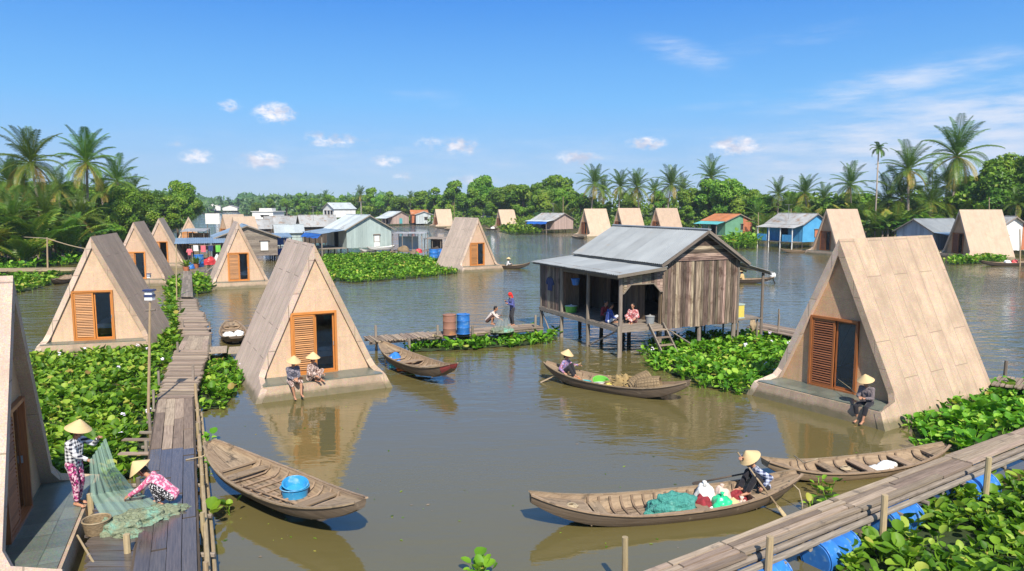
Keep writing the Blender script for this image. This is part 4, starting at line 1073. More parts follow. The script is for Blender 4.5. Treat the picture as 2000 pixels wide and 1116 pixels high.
def mainroof(sg):
    def f(b):
        xe, ze = (X1 - .34, EV - .08) if sg < 0 else (X2 + .34, EV - .17)
        roof_sheets(b, (xe, -.36, ze), (xe, YL + .25, ze), (XM, YL + .25, RG), (XM, -.36, RG), 8, .13, .020, 6)
    return f
part(mainroof(-1), 'roof_sheet', tin_grey); part(mainroof(1), 'roof_sheet', tin_grey)
part(lambda b: roof_sheets(b, (-.42, -.38, 3.47), (-.42, 7.45, 3.47), (X1 - .03, 7.45, 3.72), (X1 - .03, -.38, 3.72), 9, .13, .020, 6), 'veranda_roof', tin_grey)
part(lambda b: b.tube([(XM, -.4, RG + .02), (XM, YL + .3, RG + .02)], .10, 8, flat=(1, .45)), 'ridge_cap', tin_grey)
def barge(b):
    for o in (0, .09):
        b.beam((X1 - .32, -.38 + o, EV - .17 - o), (XM, -.38 + o, RG - .06 - o), .03, .12); b.beam((X2 + .36, -.38 + o, EV - .24 - o), (XM, -.38 + o, RG - .06 - o), .03, .12)
    b.beam((-.42, -.40, 3.41), (X1 - .1, -.40, 3.66), .03, .13)
    b.beam((X1 - .26, -.3, EV - .155), (X1 - .26, YL + .2, EV - .155), .04, .06); b.beam((-.33, -.3, 3.40), (-.33, 7.35, 3.40), .05, .07)
part(barge, 'barge_board', wood_grey)
part(lambda b: roof_sheets(b, (X2 + 1.95, -.25, 3.22), (X2 + 1.95, 4.6, 3.22), (X2 + .04, 4.6, 3.72), (X2 + .04, -.25, 3.72), 5, .085, .013, 5), 'lean_to_roof', tin_old)
for y in (-.1, 1.5, 3, 4.4): part(lambda b: b.beam((X2 + .05, y, 3.62), (X2 + 1.9, y, 3.14), .05, .08), 'lean_to_rafter', wood_grey)
for y in (.05, 4.2): part(lambda b: b.tube([(X2 + 1.55, y, -.4), (X2 + 1.55, y, 3.28)], .065, 8), 'lean_to_post', wood_grey)
part(lambda b: [b.box((X2 + .85, .1 + i * .21, 1.12 + rng.uniform(-.008, .008)), (1.55, .19, .04)) for i in range(12)], 'side_platform', wood_grey)
for x in (.25, 1.4):
    for y in (.15, 2.4): part(lambda b: b.tube([(X2 + x, y, -.4), (X2 + x, y, 1.1)], .045, 7), 'platform_leg', wood_grey)
lad = thing('ladder', 'short plank ladder leading down from the stilt house veranda', 'ladder', SX @ V((1.75, -.05, 0)), HR)
for sx in (-.36, .36):
    q = MB(); q.beam((sx, 0, 1.32), (sx * 1.05 + .25, -.95, -.15), .06, .13, (0, 1, .6)); q.build('rail', wood_grey, lad)
for i in range(4):
    t = .18 + i * .2; q = MB(); q.box((.25 * t, -.95 * t, 1.32 - 1.47 * t), (.72, .20, .04)); q.build('rung', wood_deck, lad)

# ------------------------------------------------------------------ boardwalks
def deck(mb, al, ar, bl, br, style, n, th=.045, jit=.02, over=.0):
    al, ar, bl, br = map(V, (al, ar, bl, br))
    if style == 'cross':
        for i in range(n):
            f0, f1 = (i + .10) / n, (i + .90) / n
            f = (f0 + f1) / 2; p, q = al.lerp(bl, f), ar.lerp(br, f); x = (q - p).normalized()
            p = p - x * rng.uniform(-.03, .10 + over); q = q + x * rng.uniform(-.03, .10 + over); o = Z * rng.uniform(-jit, jit) * .5
            w = (al.lerp(bl, f1) - al.lerp(bl, f0)).length
            sk = (bl - al).normalized() * rng.uniform(-.018, .018)
            mb.beam(p + o - sk, q + o + sk + Z * rng.uniform(-jit, jit) * .5, w, th)
    else:
        L = ((bl - al).length + (br - ar).length) / 2
        for i in range(n):
            f0, f1 = (i + .03) / n, (i + .97) / n; fc = (f0 + f1) / 2
            t = rng.uniform(-.3, 0)
            while t < 1:
                t2 = t + rng.uniform(2.6, 3.8) / L
                a_, b_ = max(0, t + .004), min(1, t2 - .004)
                if b_ > a_:
                    p = al.lerp(ar, fc).lerp(bl.lerp(br, fc), a_); q = al.lerp(ar, fc).lerp(bl.lerp(br, fc), b_)
                    o = Z * rng.uniform(-jit, jit) * .5
                    mb.beam(p + o, q + o + Z * rng.uniform(-jit, jit) * .4, (ar - al).length / n * rng.uniform(.84, .91), th)
                t = t2

def post_part(root, x, m=wood_grey, r=.055, z0=-.5, z1=.8, n=9):
    b = MB(); x = V(x); lean = V((rng.uniform(-.03, .03), rng.uniform(-.03, .03), 0))
    b.tube([(x.x, x.y, z0), (x.x + lean.x * .5, x.y + lean.y * .5, (z0 + z1) / 2), (x.x + lean.x, x.y + lean.y, z1)], [r * 1.05, r, r * .93], n); return b.build('post', m, root)

bwl = thing('boardwalk', 'long weathered plank boardwalk running away through the hyacinths from the net menders', 'boardwalk')
zb_ = .45
def gl_(px, py, z=zb_): return G(px, py, z)
near_l, near_r = gl_(309, 780), gl_(376, 780)
dirn = (gl_(320, 1116) - gl_(341, 780)).normalized()
pA_l, pA_r = near_l + dirn * 14, near_r + dirn * 14
fcut = (gl_(320, 880) - gl_(341, 780)).length / 14
def lerpq(f): return near_l.lerp(pA_l, f), near_r.lerp(pA_r, f)
cl, cr = lerpq(fcut)
b = MB(); deck(b, cl, cr, near_l, near_r, 'long', 4); b.build('decking', wood_deck, bwl)
b = MB(); deck(b, pA_l, pA_r, cl, cr, 'long', 4); b.build('wet_decking', wood_wet, bwl)['label'] = 'dark wet planks'
b = MB(); deck(b, near_l, near_r, gl_(346, 684), gl_(406, 684), 'cross', 40); b.build('decking', wood_deck, bwl)
b = MB(); deck(b, gl_(346, 684), gl_(406, 684), gl_(361, 657), gl_(408, 657), 'long', 5); b.build('decking', wood_deck, bwl)
b = MB(); deck(b, gl_(361, 657), gl_(409, 657), gl_(352, 581), gl_(378, 581), 'cross', 56, over=.15); b.build('decking', wood_deck, bwl)
b = MB(); deck(b, gl_(353, 580, .62), gl_(377, 580, .62), gl_(358, 530, .62), gl_(374, 530, .62), 'long', 5); b.build('decking', wood_grey, bwl)
for (p0, p1) in ((pA_r, near_r), (pA_l, near_l), (near_l, gl_(346, 684)), (near_r, gl_(406, 684)), (gl_(361, 657), gl_(352, 581)), (gl_(409, 657), gl_(378, 581))):
    b = MB(); b.beam(V(p0) - Z * .09, V(p1) - Z * .09, .09, .12); b.build('beam', wood_dark, bwl)
side = (near_r - near_l).normalized()
for f, sd_, z1 in [(.12, 1, .62), (.25, 1, .7), (.38, 1, .55), (.52, 1, .65), (.66, 1, .62), (.80, 1, .6), (.18, -1, .7), (.34, -1, .62), (.55, -1, .75), (.02, 1, 1.0), (.02, -1, .8)]:
    l_, r_ = lerpq(f); post_part(bwl, (r_ + side * .12) if sd_ > 0 else (l_ - side * .12), bamboo if sd_ > 0 else wood_grey, .045, z1=z1)
for px, py, z1 in [(376, 745, 1.0), (310, 745, .8), (347, 690, .9), (408, 690, .8), (357, 640, .8), (411, 640, .75), (352, 606, .9), (386, 600, .9), (411, 672, .85), (402, 628, .8)]:
    post_part(bwl, gl_(px, py), wood_grey, .045, z1=z1)
for k, (f0, f1, off, z) in enumerate([(.30, 1.0, .15, .40), (.0, .34, .13, .38), (.05, .5, .24, .22), (.45, .95, .26, .2)]):
    l0, r0 = lerpq(f0); l1, r1 = lerpq(f1); b = MB()
    b.tube([V((r0.x, r0.y, z)) + side * off, ((r0 + r1) / 2).xy.to_3d() + Z * (z - .02) + side * (off + .02), V((r1.x, r1.y, z)) + side * off], [.042, .045, .05], 8); b.build('bamboo_rail', bamboo, bwl)
for f in (.06, .15, .22, .31, .41, .5, .62, .74, .86):
    l_, r_ = lerpq(f); b = MB(); b.tube([l_ - side * rng.uniform(.15, .4) - Z * .13, r_ + side * rng.uniform(.2, .32) - Z * .13], .045, 7); b.build('cross_pole', wood_grey, bwl)
for f in (.28, .36, .57):
    l_, r_ = lerpq(f); b = MB(); b.beam(l_ - side * .75 - Z * .06, l_ + side * .0 - Z * .06, .16, .03); b.build('side_plank', wood_deck, bwl)

plat = thing('landing_stage', 'low wet plank landing stage between the slate terrace and the boardwalk', 'landing stage')
b = MB(); deck(b, G(166, 1180, .38), G(254, 1180, .38), G(184, 985, .38), G(292, 985, .38), 'cross', 20); b.build('decking', wood_wet, plat)
for px, py in ((180, 1000), (250, 1085)):
    post_part(plat, G(px, py, .35), bamboo, .06, z1=.72)

jetty = thing('jetty', 'narrow plank jetty linking the boardwalk with the central triangular house', 'jetty')
b = MB(); deck(b, gl_(407, 690), gl_(480, 690), gl_(409, 678), gl_(482, 678), 'long', 2) ; b.build('decking', wood_deck, jetty)
b = MB(); b.tube([G(440, 688, .35), G(440, 688, -.4)], .05, 7); b.build('post', wood_grey, jetty)

dock = thing('dock', 'plank dock with two drums leading to the stilt house', 'dock')
dl0, dl1 = G(722, 667, .5), G(1062, 640, .5); dn_ = V((-(dl1 - dl0).y, (dl1 - dl0).x, 0)).normalized(); wd = 1.05
b = MB(); mid_ = dl0.lerp(dl1, .36); deck(b, dl0, dl0 + dn_ * wd, mid_, mid_ + dn_ * wd, 'cross', 27, over=.12); b.build('decking', wood_deck, dock)
b = MB(); deck(b, mid_ - Z * .03, mid_ + dn_ * (wd + .1) - Z * .03, dl1, dl1 + dn_ * (wd + .1), 'long', 5); b.build('decking', wood_deck, dock)
for o in (.08, wd - .08):
    b = MB(); b.tube([dl0 + dn_ * o - Z * .11, dl1 + dn_ * o - Z * .11], .06, 8); b.build('beam', wood_grey, dock)
for px, py, z1 in [(735, 660, 1.05), (856, 655, .95), (923, 652, .85), (1045, 640, 1.1), (752, 672, .55), (800, 665, .6), (1000, 645, .6)]:
    post_part(dock, G(px, py, .5), wood_grey, .06, z1=z1)
b = MB()
for a_, c_ in [((742, 668), (756, 682)), ((846, 655), (868, 660)), ((930, 652), (960, 650))]: b.tube([G(*a_, .75), G(*c_, .3)], .04, 7)
b.build('brace', bamboo, dock)

rw = thing('boardwalk', 'plank boardwalk on blue drums crossing the lower right corner', 'boardwalk')
zr = .62
ul0, ul1, ll0, ll1 = G(1480, 1031, zr), G(1968, 848, zr), G(1480, 1079, zr), G(2000, 894, zr)
dr = (ul1 - ul0).normalized(); nr = V((dr.y, -dr.x, 0)); wr = (ll0 - ul0).dot(nr)
s0, s1 = -5.2, (ul1 - ul0).length + 4
A0, A1 = ul0 + dr * s0, ul0 + dr * s1
# three runs of planks with stepped joints
cuts = [s0, -1.0, 2.25, 6.5, 9.6, s1]
for i in range(5):
    p, q = ul0 + dr * cuts[i] + Z * (.02 * (i % 2)), ul0 + dr * (cuts[i + 1] - .015) + Z * (.02 * (i % 2))
    b = MB(); deck(b, p + nr * (wr + rng.uniform(-.05, .06)), p - nr * rng.uniform(-.05, .05), q + nr * (wr + rng.uniform(-.05, .06)), q - nr * rng.uniform(-.05, .05), 'long', 4, th=.05); b.build('decking', wood_deck, rw)
for o in (.12, wr - .05):
    b = MB(); b.tube([A0 + nr * o - Z * .12, A1 + nr * o - Z * .12], .065, 9); b.build('beam', wood_grey, rw)
b = MB(); b.tube([A0 + nr * (wr + .12) - Z * .16, A1 + nr * (wr + .12) - Z * .14], .06, 9); b.build('beam', wood_grey, rw)
for t in [-4.2, -3.2, -2.1, -1.2, -.3, .6, 1.4, 2.3, 3.2, 4.1, 5.0, 5.9, 6.8, 7.7, 8.7, 9.8, 11]:
    b = MB(); b.tube([ul0 + dr * t - nr * rng.uniform(.0, .16) - Z * .22, ul0 + dr * (t + rng.uniform(-.1, .1)) + nr * (wr + rng.uniform(.12, .3)) - Z * .24], .05, 8); b.build('cross_pole', wood_grey, rw)
for px, py, z1 in [(1500, 1094, 1.0), (1726, 1008, 1.02), (1926, 930, 1.05)]:
    post_part(rw, G(px, py + 8, .55) , bamboo, .062, z1=z1)
post_part(rw, G(1222, 1100, .5), bamboo, .055, z1=.95)
gdr = 'blue drums under the right boardwalk'
for t, o, lb in [(-.75, wr + .02, 'blue float drum nearest the bottom of the picture under the boardwalk'), (1.15, wr + .06, 'blue float drum second from the bottom under the boardwalk'), (3.4, wr - .02, 'blue float drum deep among leaves under the boardwalk middle'), (6.3, wr + .1, 'blue float drum under the boardwalk by its farthest bamboo post')]:
    c = ul0 + dr * t + nr * o; drum(lb, (c.x + nr.x * .06, c.y + nr.y * .06, .15), plastic_blue, .30, .95, math.atan2(dr.y, dr.x) , lying=True, group=gdr, name='float_drum')

w2 = thing('walkway', 'plank walkway behind the hyacinths right of the stilt house', 'walkway')
b = MB(); deck(b, G(1462, 640, .45), G(1478, 630, .45), G(1575, 662, .45), G(1590, 650, .45), 'long', 4); b.build('decking', wood_deck, w2)
for px, py in ((1470, 642), (1520, 652), (1520, 640)): post_part(w2, G(px, py, .4), wood_grey, .04, z1=.45 if px < 1500 else 1.3)
w3 = thing('walkway', 'short plank walkway behind the large triangular house at the right edge', 'walkway')
b = MB(); deck(b, G(1935, 752, .45), G(1950, 735, .45), G(2080, 768, .45), G(2090, 750, .45), 'cross', 16); b.build('decking', wood_deck, w3)
post_part(w3, G(1962, 735, .4), wood_grey, .06, z1=.95); post_part(w3, G(2010, 735, .4), wood_grey, .06, z1=.8)
w4 = thing('walkway', 'thin bamboo walkway crossing the water at the left edge', 'walkway')
b = MB(); deck(b, G(-60, 531, .5), G(-60, 525, .5), G(146, 529, .5), G(146, 523, .5), 'long', 3); b.build('decking', bamboo, w4)
for px in (-20, 12, 48, 95, 140): post_part(w4, G(px, 529, .45), bamboo, .05, z1=.6)
# ------------------------------------------------------------------ boats and what lies in them
tipz = .62
b1, L1, s1_ = sampan('empty brown sampan carrying two stacked blue basins beside the wet boardwalk', G(411, 906, .25), G(706, 1040, .25), beam=1.28, rise=.38, free=.23, blunt=(.09, .13), decks=(.22, .20), thwarts=(-.42, .46), ribs=10, tip=None)
g_ = MB(); g_.box((0, 0, 0), (.34, .12, .10)); 
basin('larger blue basin standing in the empty brown sampan', L1(.16, .14, .06), .28, .42, basin_blue, group='blue basins in the empty sampan')
basin('upper tilted blue basin nested in the larger one in the sampan', L1(.16, .14, .40), .25, .17, basin_blue, .6, R(14), group='blue basins in the empty sampan')
oar('wooden paddle lying along the empty sampan with the basins', L1(-.30, -.34, .33), L1(.62, -.18, .42), .5)
q = MB(); lump_mesh(q, (0, 0, 0), (.16, .10, .035), 4, amp=.3); tag(q.build('rag', bag_red, None, True, loc=L1(-.44, .12, s1_(-.42) * .62 + .035)), 'small pink red rag on the thwart of the empty sampan', 'rag')
b2, L2, s2_ = sampan('long laden sampan rowed past the lower right boardwalk with green net', V((6.12, 14.75, 0)), V((.36, 13.45, 0)), beam=1.16, rise=.44, free=.25, decks=(.20, .20), thwarts=(-.2, .52), ribs=14, blunt=(.12, .08))
net_heap('teal green fishing net heaped in the laden sampan', L2(-.02, .02, .05), b2.rotation_euler.z, (.58, .36, .36), net_green, 5)
bg = 'bags and baskets in the laden sampan'
sack('round bright green bag in the laden sampan', L2(-.37, .14, .06), (.23, .22, .27), plastic_green, 'bag', 2, group=bg)
sack('white sack behind the green bag in the laden sampan', L2(-.30, -.24, .1), (.22, .2, .34), bag_white, 'sack', 3, group=bg)
sack('pinkish sack between white sack and conical hat in the laden sampan', L2(-.42, -.14, .08), (.22, .2, .30), bag_pink, 'sack', 6, group=bg)
sack('dark red bundle of cloth beside the white sack', L2(-.24, .0, .06), (.2, .26, .24), bag_red, 'bundle', 8, group=bg, knot=False)
sack('dark red cloth bundle at the knees of the rower by the boardwalk', L2(-.545, -.12, .08), (.15, .22, .2), bag_red, 'bundle', 11, group=bg, knot=False)
sack('small tan sack in front of the dark bundle in the laden sampan', L2(-.51, .2, .06), (.14, .13, .16), bag_pink, 'sack', 14, group=bg)
hh = thing('conical_hat', 'straw conical hat lying on the cargo of the laden sampan', 'hat', L2(-.45, .17, .12))
q = MB(); q.lathe([(.2, 0), (.205, .01), (.1, .1), (.001, .175)], 26); smooth_by_angle(q.build('hat_shell', straw, hh), 50)
q = MB(); q.tube([V((math.cos(a * .3) * .19, math.sin(a * .3) * .19, .008)) for a in range(22)], .008, 5, caps=False); q.build('brim_hoop', bamboo, hh)
basin('shallow white bowl beside the green bag', L2(-.30, .32, .06), .13, .07, plastic_white, name='bowl')
oar('yellowish paddle lying near the net in the laden sampan', L2(.34, .36, .17), L2(-.2, .38, .2), .3)
b3, L3, s3_ = sampan('weathered sampan with white sacks moored behind the right boardwalk', V((10.6, 16.95, 0)), V((5.75, 15.75, 0)), beam=1.0, rise=.34, free=.20, decks=(.10, .14), thwarts=(.30, -.05, -.5), ribs=9, tip=None, hullm=boat_wood)
for t_, y_, n_ in ((-.18, .15, 21), (-.34, -.05, 25)):
    sack('white sack %s in the sampan moored behind the right boardwalk' % ('nearer the bow' if n_ == 21 else 'nearer the stern'), L3(t_, y_, .05), (.28, .18, .14), bag_white, 'sack', n_, knot=False, group='white sacks in the moored sampan')
b4, L4, s4_ = sampan('sampan with red painted bow next to the central triangular house', G(746, 697, .2), G(886, 748, .2), beam=1.2, rise=.36, tip=boat_red, decks=(.16, .18), thwarts=(-.15, .3), ribs=12)
sack('big bright blue sack in the stern of the red bowed sampan', L4(-.62, .0, .16), (.36, .30, .34), plastic_blue, 'sack', 4, knot=False)
sack('small turquoise bag beside the blue sack in the red bowed sampan', L4(-.42, -.30, .1), (.2, .16, .18), plastic_teal, 'bag', 6)
net_heap('bright orange net heaped in the red bowed sampan', L4(-.24, -.05, .07), b4.rotation_euler.z, (.42, .34, .26), net_orange, 8)
oar('pole lying across the red bowed sampan', L4(-.15, -.35, .38), L4(.55, .2, .42), .35)
b5, L5, s5_ = sampan('dark sampan loaded with wicker fish traps rowed before the stilt house', V((1.2, 25.5, 0)), V((5.62, 22.35, 0)), beam=1.12, rise=.40, decks=(.16, .24), thwarts=(-.62, -.1), ribs=10)
basin('lime green basin in the fish trap sampan', L5(-.17, .02, .1), .27, .2, plastic_lime, .2, R(20))
basin('white bowl resting against the lime green basin', L5(-.14, -.22, .14), .19, .1, plastic_white, 0, R(-20), name='bowl')
basin('flat turquoise tray near the rower of the fish trap sampan', L5(-.37, -.15, .09), .25, .08, plastic_teal, name='tray')
sack('orange red cloth at the feet of the fish trap rower', L5(-.52, .02, .08), (.22, .2, .14), net_orange, 'cloth', 5, knot=False)
sack('yellow cloth bundle beside the lime green basin', L5(.0, -.2, .09), (.24, .2, .2), plastic_yellow, 'bundle', 9, knot=False)
rh = thing('reed_bundle', 'heap of golden dry reeds in the middle of the fish trap sampan', 'reeds', L5(.14, .05, .1), b5.rotation_euler.z)
q = MB(); lump_mesh(q, (0, 0, 0), (.5, .38, .42), 31, 24, 10, .3, 3.0); q.build('heap', straw_heap, rh, True)
q = MB()
for i in range(90):
    an = rng.uniform(0, 6.28); p = V((rng.uniform(-.42, .42), rng.uniform(-.32, .32), rng.uniform(.12, .40))); d = V((math.cos(an), math.sin(an) * .6, rng.uniform(-.35, .35)))
    q.beam(p - d * .22, p + d * .22, .022, .012)
q.build('loose_stem', straw_heap, rh)
for t_, y_, rx, lb in ((.36, .14, .15, 'taller wicker fish trap leaning beside the reed heap'), (.50, -.02, -.5, 'wicker fish trap lying nearest the bow of the loaded sampan')):
    o = thing('fish_trap', lb, 'fish trap', L5(t_, y_, .33), b5.rotation_euler.z + .75 + rx, 'wicker fish traps in the sampan'); o.rotation_euler.y = R(-24 if rx > 0 else -12)
    q = MB(); X_ = M.Translation((-.42, 0, .05)) @ M.Rotation(R(90), 4, 'Y')
    q.lathe([(.05, 0), (.2, .02), (.27, .2), (.28, .5), (.25, .82), (.22, .84), (.25, .5), (.2, .1), (.03, .05)], 26, X_); smooth_by_angle(q.build('basket_wall', wicker, o), 60)
    q = MB()
    for k in range(8): q.tube([X_ @ V((math.cos(j / 26 * 6.2832) * (.285 - abs(k - 3.5) * .008), math.sin(j / 26 * 6.2832) * (.285 - abs(k - 3.5) * .008), .1 + k * .095)) for j in range(27)], .013, 5, caps=False)
    for k in range(18): q.tube([X_ @ V((math.cos(k * .349) * r_, math.sin(k * .349) * r_, z_)) for r_, z_ in ((.21, .02), (.28, .22), (.288, .5), (.255, .83))], .009, 5)
    q.build('hoop', wicker, o)
b6, L6, s6_ = sampan('small sampan with white sacks tied beside the boardwalk, seen end on', V((-14.3, 36.0, 0)), V((-12.35, 31.6, 0)), beam=1.2, rise=.22, free=.24, decks=(.12, .12), thwarts=(-.4, -.1), ribs=7, blunt=(.2, .3))
for t_, y_, n_ in ((.26, -.2, 41), (.18, .22, 45)): sack('white sack on the %s side of the small end on sampan' % ('boardwalk' if n_ == 41 else 'house'), L6(t_, y_, .16), (.30, .22, .22), bag_white, 'sack', n_, knot=False, group='white sacks in the small sampan')
b7, L7, s7_ = sampan('dark motor sampan passing beyond the stilt house lean-to', V((21.0, 57.2, 0)), V((14.6, 58.6, 0)), beam=1.1, rise=.25, hullm=wood_dark, thwarts=(-.2,), ribs=6, decks=(.12, .2))
mo = thing('outboard_motor', 'small white outboard motor on the stern of the passing sampan', 'motor', L7(-.97, 0, .5), b7.rotation_euler.z)
q = MB(); lump_mesh(q, (0, 0, .18), (.24, .18, .24), 2, flat_bottom=False); q.build('engine_cover', plastic_white, mo, True)
q = MB(); q.tube([(.05, 0, .1), (-.25, 0, -.6)], .05, 7); q.tube([(.1, 0, .25), (.85, .1, .45)], .025, 6); q.build('shaft', black_rubber, mo)
b8, L8, s8_ = sampan('dark sampan behind the lone triangular house in open water', V((-2.8, 71.6, 0)), V((1.75, 70.4, 0)), beam=1.1, rise=.35, hullm=wood_dark, thwarts=(-.2,), ribs=6)
b9, L9, s9_ = sampan('pale wooden sampan moored before the bright blue house', V((40.2, 94.2, 0)), V((35.6, 95.0, 0)), beam=1.1, rise=.2, hullm=boat_wood, thwarts=(0,), ribs=6)
b10, L10, s10_ = sampan('dark sampan with clutter at the right edge before the white plank house', V((55.5, 75.2, 0)), V((48.2, 73.6, 0)), beam=1.2, rise=.3, hullm=wood_dark, thwarts=(0, .4), ribs=7)
sack('red bag in the sampan at the right edge', L10(-.15, 0, .15), (.4, .3, .45), plastic_red, 'bag', 51); sack('white bag in the cluttered sampan at the right edge', L10(.12, .1, .2), (.4, .3, .35), bag_white, 'bag', 52)
for lb, a_, c_, hm_ in [('white skiff resting before the pale green gable, left one', (704, 494, .25), (738, 491, .25), paint_white), ('longer white skiff resting before the pale green gable, right one', (716, 489, .6), (771, 487, .6), paint_white), ('ochre sampan lying along the edge of the central hyacinth field', (706, 501, 0), (776, 496, 0), bamboo),
                        ('far sampan moored left of the small far triangular house', (846, 437, 0), (861, 440, 0), paint_white), ('far pale sampan before the small far triangular house', (850, 446, 0), (872, 447, 0), boat_wood), ('far brown sampan right of the small far triangular house', (868, 449, 0), (886, 451, 0), boat_wood),
                        ('far dark boat with white sacks moored beside the second small far triangular house', (948, 449, 0), (972, 450, 0), boat_dark), ('far sampan before the three far triangular houses', (1117, 464, 0), (1142, 468, 0), boat_wood), ('dark canoe adrift at the left behind the wide triangular house', (106, 557, 0), (134, 549, 0), boat_dark)]:
    bb, Lb, sb = sampan(lb, G(*a_), G(*c_), beam=1.1, rise=.22, hullm=hm_, inm=paint_white if hm_ is paint_white else None, thwarts=(0,), ribs=4, group='boats moored far off')
    if a_[2]: bb.location.z = a_[2]
    if 'white sacks' in lb: sack('white sack heap in the far dark boat', Lb(.2, 0, .2), (.6, .4, .6), bag_white, 'sack', 61)

# ------------------------------------------------------------------ people
def on_house(h): return h.rotation_euler.z
w1, k1 = person('woman in checked shirt standing on the slate terrace holding up a green net', G(150, 986, .505), R(84), 'stand', plaid_bw, floral_mag, 'cone', vox=.007, pant_len=.96, hat_tilt=-.12, neck=(0, -.05, 1.33), head=(.1, -1, -.4), hl=(.14, -.44, 1.30), hr=(-.13, -.40, .96), fl=(.09, .03, .075), fr=(-.07, -.06, .075), ehr=(-.9, .3, -1), curl=.9)
w2_, k2 = person('person in pink floral blouse squatting on the wet boardwalk mending the net', G(322, 985, .475), R(-78), 'squat', floral_pink, floral_bw, 'cone', vox=.007, pant_len=.9, hat_tilt=.05, hl=(.08, -.66, .22), hr=(-.12, -.62, .16), neck=(0, -.26, .60), head=(0, -1, -.75), curl=.8)
ch_az = R(28)
person('person in dark shawl sitting on the central house terrace, bare legs dangling', G(571, 748, .503), R(35), 'edge', slate_shirt, floral_tan, 'cone', pant_len=.35, vox=.009, hl=(.05, -.36, .22), hr=(-.05, -.38, .20), fl=(.12, -.50, -.28), fr=(-.06, -.38, -.36), head=(.2, -1, -.3))
person('person in brown print clothes sitting cross legged on the central house terrace', G(607, 743, .503), R(70), 'floor', floral_tan, floral_tan, 'cone', vox=.009, head=(-.4, -1, -.1), pant_len=.8)
person('dark haired man in cream shirt squatting on the dock with a net', G(958, 634, .5), R(75), 'squat', cream_shirt, brown_skirt, None, vox=.010, pant_len=.3, sleeve=.55, hl=(.1, -.5, .45), hr=(-.1, -.55, .30), head=(0, -1, -.2))
person('person in indigo shirt and red headscarf standing on the dock', G(1001, 636, .5), R(-70), 'stand', indigo_shirt, dark_trousers, 'scarf', vox=.010, hatm=red_cloth, hl=(.12, -.28, 1.10), hr=(-.05, -.32, 1.18), head=(0, -1, -.35), neck=(0, -.06, 1.34))
p5 = L5(-.72, 0, .2)
pr, kr = person('rower in lilac floral shirt paddling the fish trap sampan', p5, face_to(V((1.2, 25.5, 0)), V((5.62, 22.35, 0))) + .15, 'boat', floral_lil, black_cloth, 'cone', vox=.009, hl=(.24, -.50, .42), hr=(-.34, -.20, .22), head=(.05, -1, -.15), hat_tilt=.1)
def wpt(o, p): return M.Translation(o.location) @ o.rotation_euler.to_matrix().to_4x4() @ V(p)
oar('paddle dipped by the rower of the fish trap sampan', wpt(pr, (.30, -.58, .50)), G(1054, 748, -.02), .5, bamboo)
pf = L2(-.73, -.03, .24)
pr2, kr2 = person('rower in navy checked shirt paddling the laden sampan by the boardwalk', pf, R(-84), 'boat', plaid_navy, black_cloth, 'cone', vox=.007, hat_tilt=.25, neck=(0, -.24, .58), hl=(.30, -.16, .26), hr=(-.02, -.52, .78), head=(.15, -1, -.35), ehr=(-1, .1, .2), curl=.95)
ph, pl_ = wpt(pr2, (-.02, -.53, .80)), wpt(pr2, (.34, -.17, .25))
hi_, lo_ = G(1449, 905, 1.25), None
dv = (pl_ - ph).normalized(); oar('long paddle held upright by the rower in the navy checked shirt', ph - dv * .1, ph + dv * ((ph.z + .06) / -dv.z if dv.z < -.05 else 1.6), .35, bamboo)
oar('spare dark paddle resting on the far side of the laden sampan', L2(-.66, -.36, .56), L2(-.28, -.66, .30), .3, wood_dark)
pfz, kfz = person('fisherman in grey mauve shirt sitting barefoot on the large house terrace', G(1694, 791, .503), R(-50), 'edge', grey_mauve, black_cloth, 'cone', vox=.007, pant_len=.62, hl=(.06, -.34, .26), hr=(-.08, -.36, .28), fl=(.09, -.46, -.36), fr=(-.11, -.34, -.38), head=(-.15, -1, -.3), curl=.95)
rd = thing('fishing_rod', 'thin bamboo fishing rod held by the fisherman on the large house', 'fishing rod', wpt(pfz, (-.02, -.38, .27)))
q = MB(); tp_ = AT(1637, 741, 22.0) - rd.location; q.tube([V((0, 0, 0)), tp_ * .5 + V((0, 0, .02)), tp_], [.013, .010, .006], 7); q.build('cane', bamboo, rd)
q = MB(); q.tube([V((0, 0, 0)) - tp_.normalized() * .12, tp_.normalized() * .14], .018, 8); q.build('grip', wood_dark, rd)
person('man in navy shirt sitting on the stilt house veranda by the corner post', SX @ V((.22, 1.25, FLZ)), HR + R(80), 'floor', indigo_blue, white_cloth, None, vox=.010)
person('person in red print blouse sitting on the veranda facing the man in navy', SX @ V((1.25, .85, FLZ)), HR + R(-55), 'floor', red_print, red_print, None, vox=.010, sleeve=.5)
person('person in dark red half hidden behind the man in navy on the veranda', SX @ V((.55, 2.15, FLZ)), HR + R(20), 'floor', bag_red, dark_trousers, None, vox=.011)
person('boatman in ochre shirt and pale conical hat seated in the passing motor sampan', L7(-.28, 0, .1), face_to(V((14.6, 58.6, 0)), V((21, 57.2, 0))) + 2.6, 'boat', yellow_shirt, dark_trousers, 'cone', vox=.014, hl=(.2, -.3, .3), hr=(-.2, -.3, .3))
person('boatman in white seated in the dark sampan behind the lone house', L8(.02, 0, .12), R(100), 'boat', white_cloth, dark_trousers, 'cone', vox=.014)
person('person in salmon shirt standing under the tin lean-to at the boardwalk end', G(371, 513, .58), R(190), 'stand', salmon_shirt, dark_trousers, None, vox=.014)

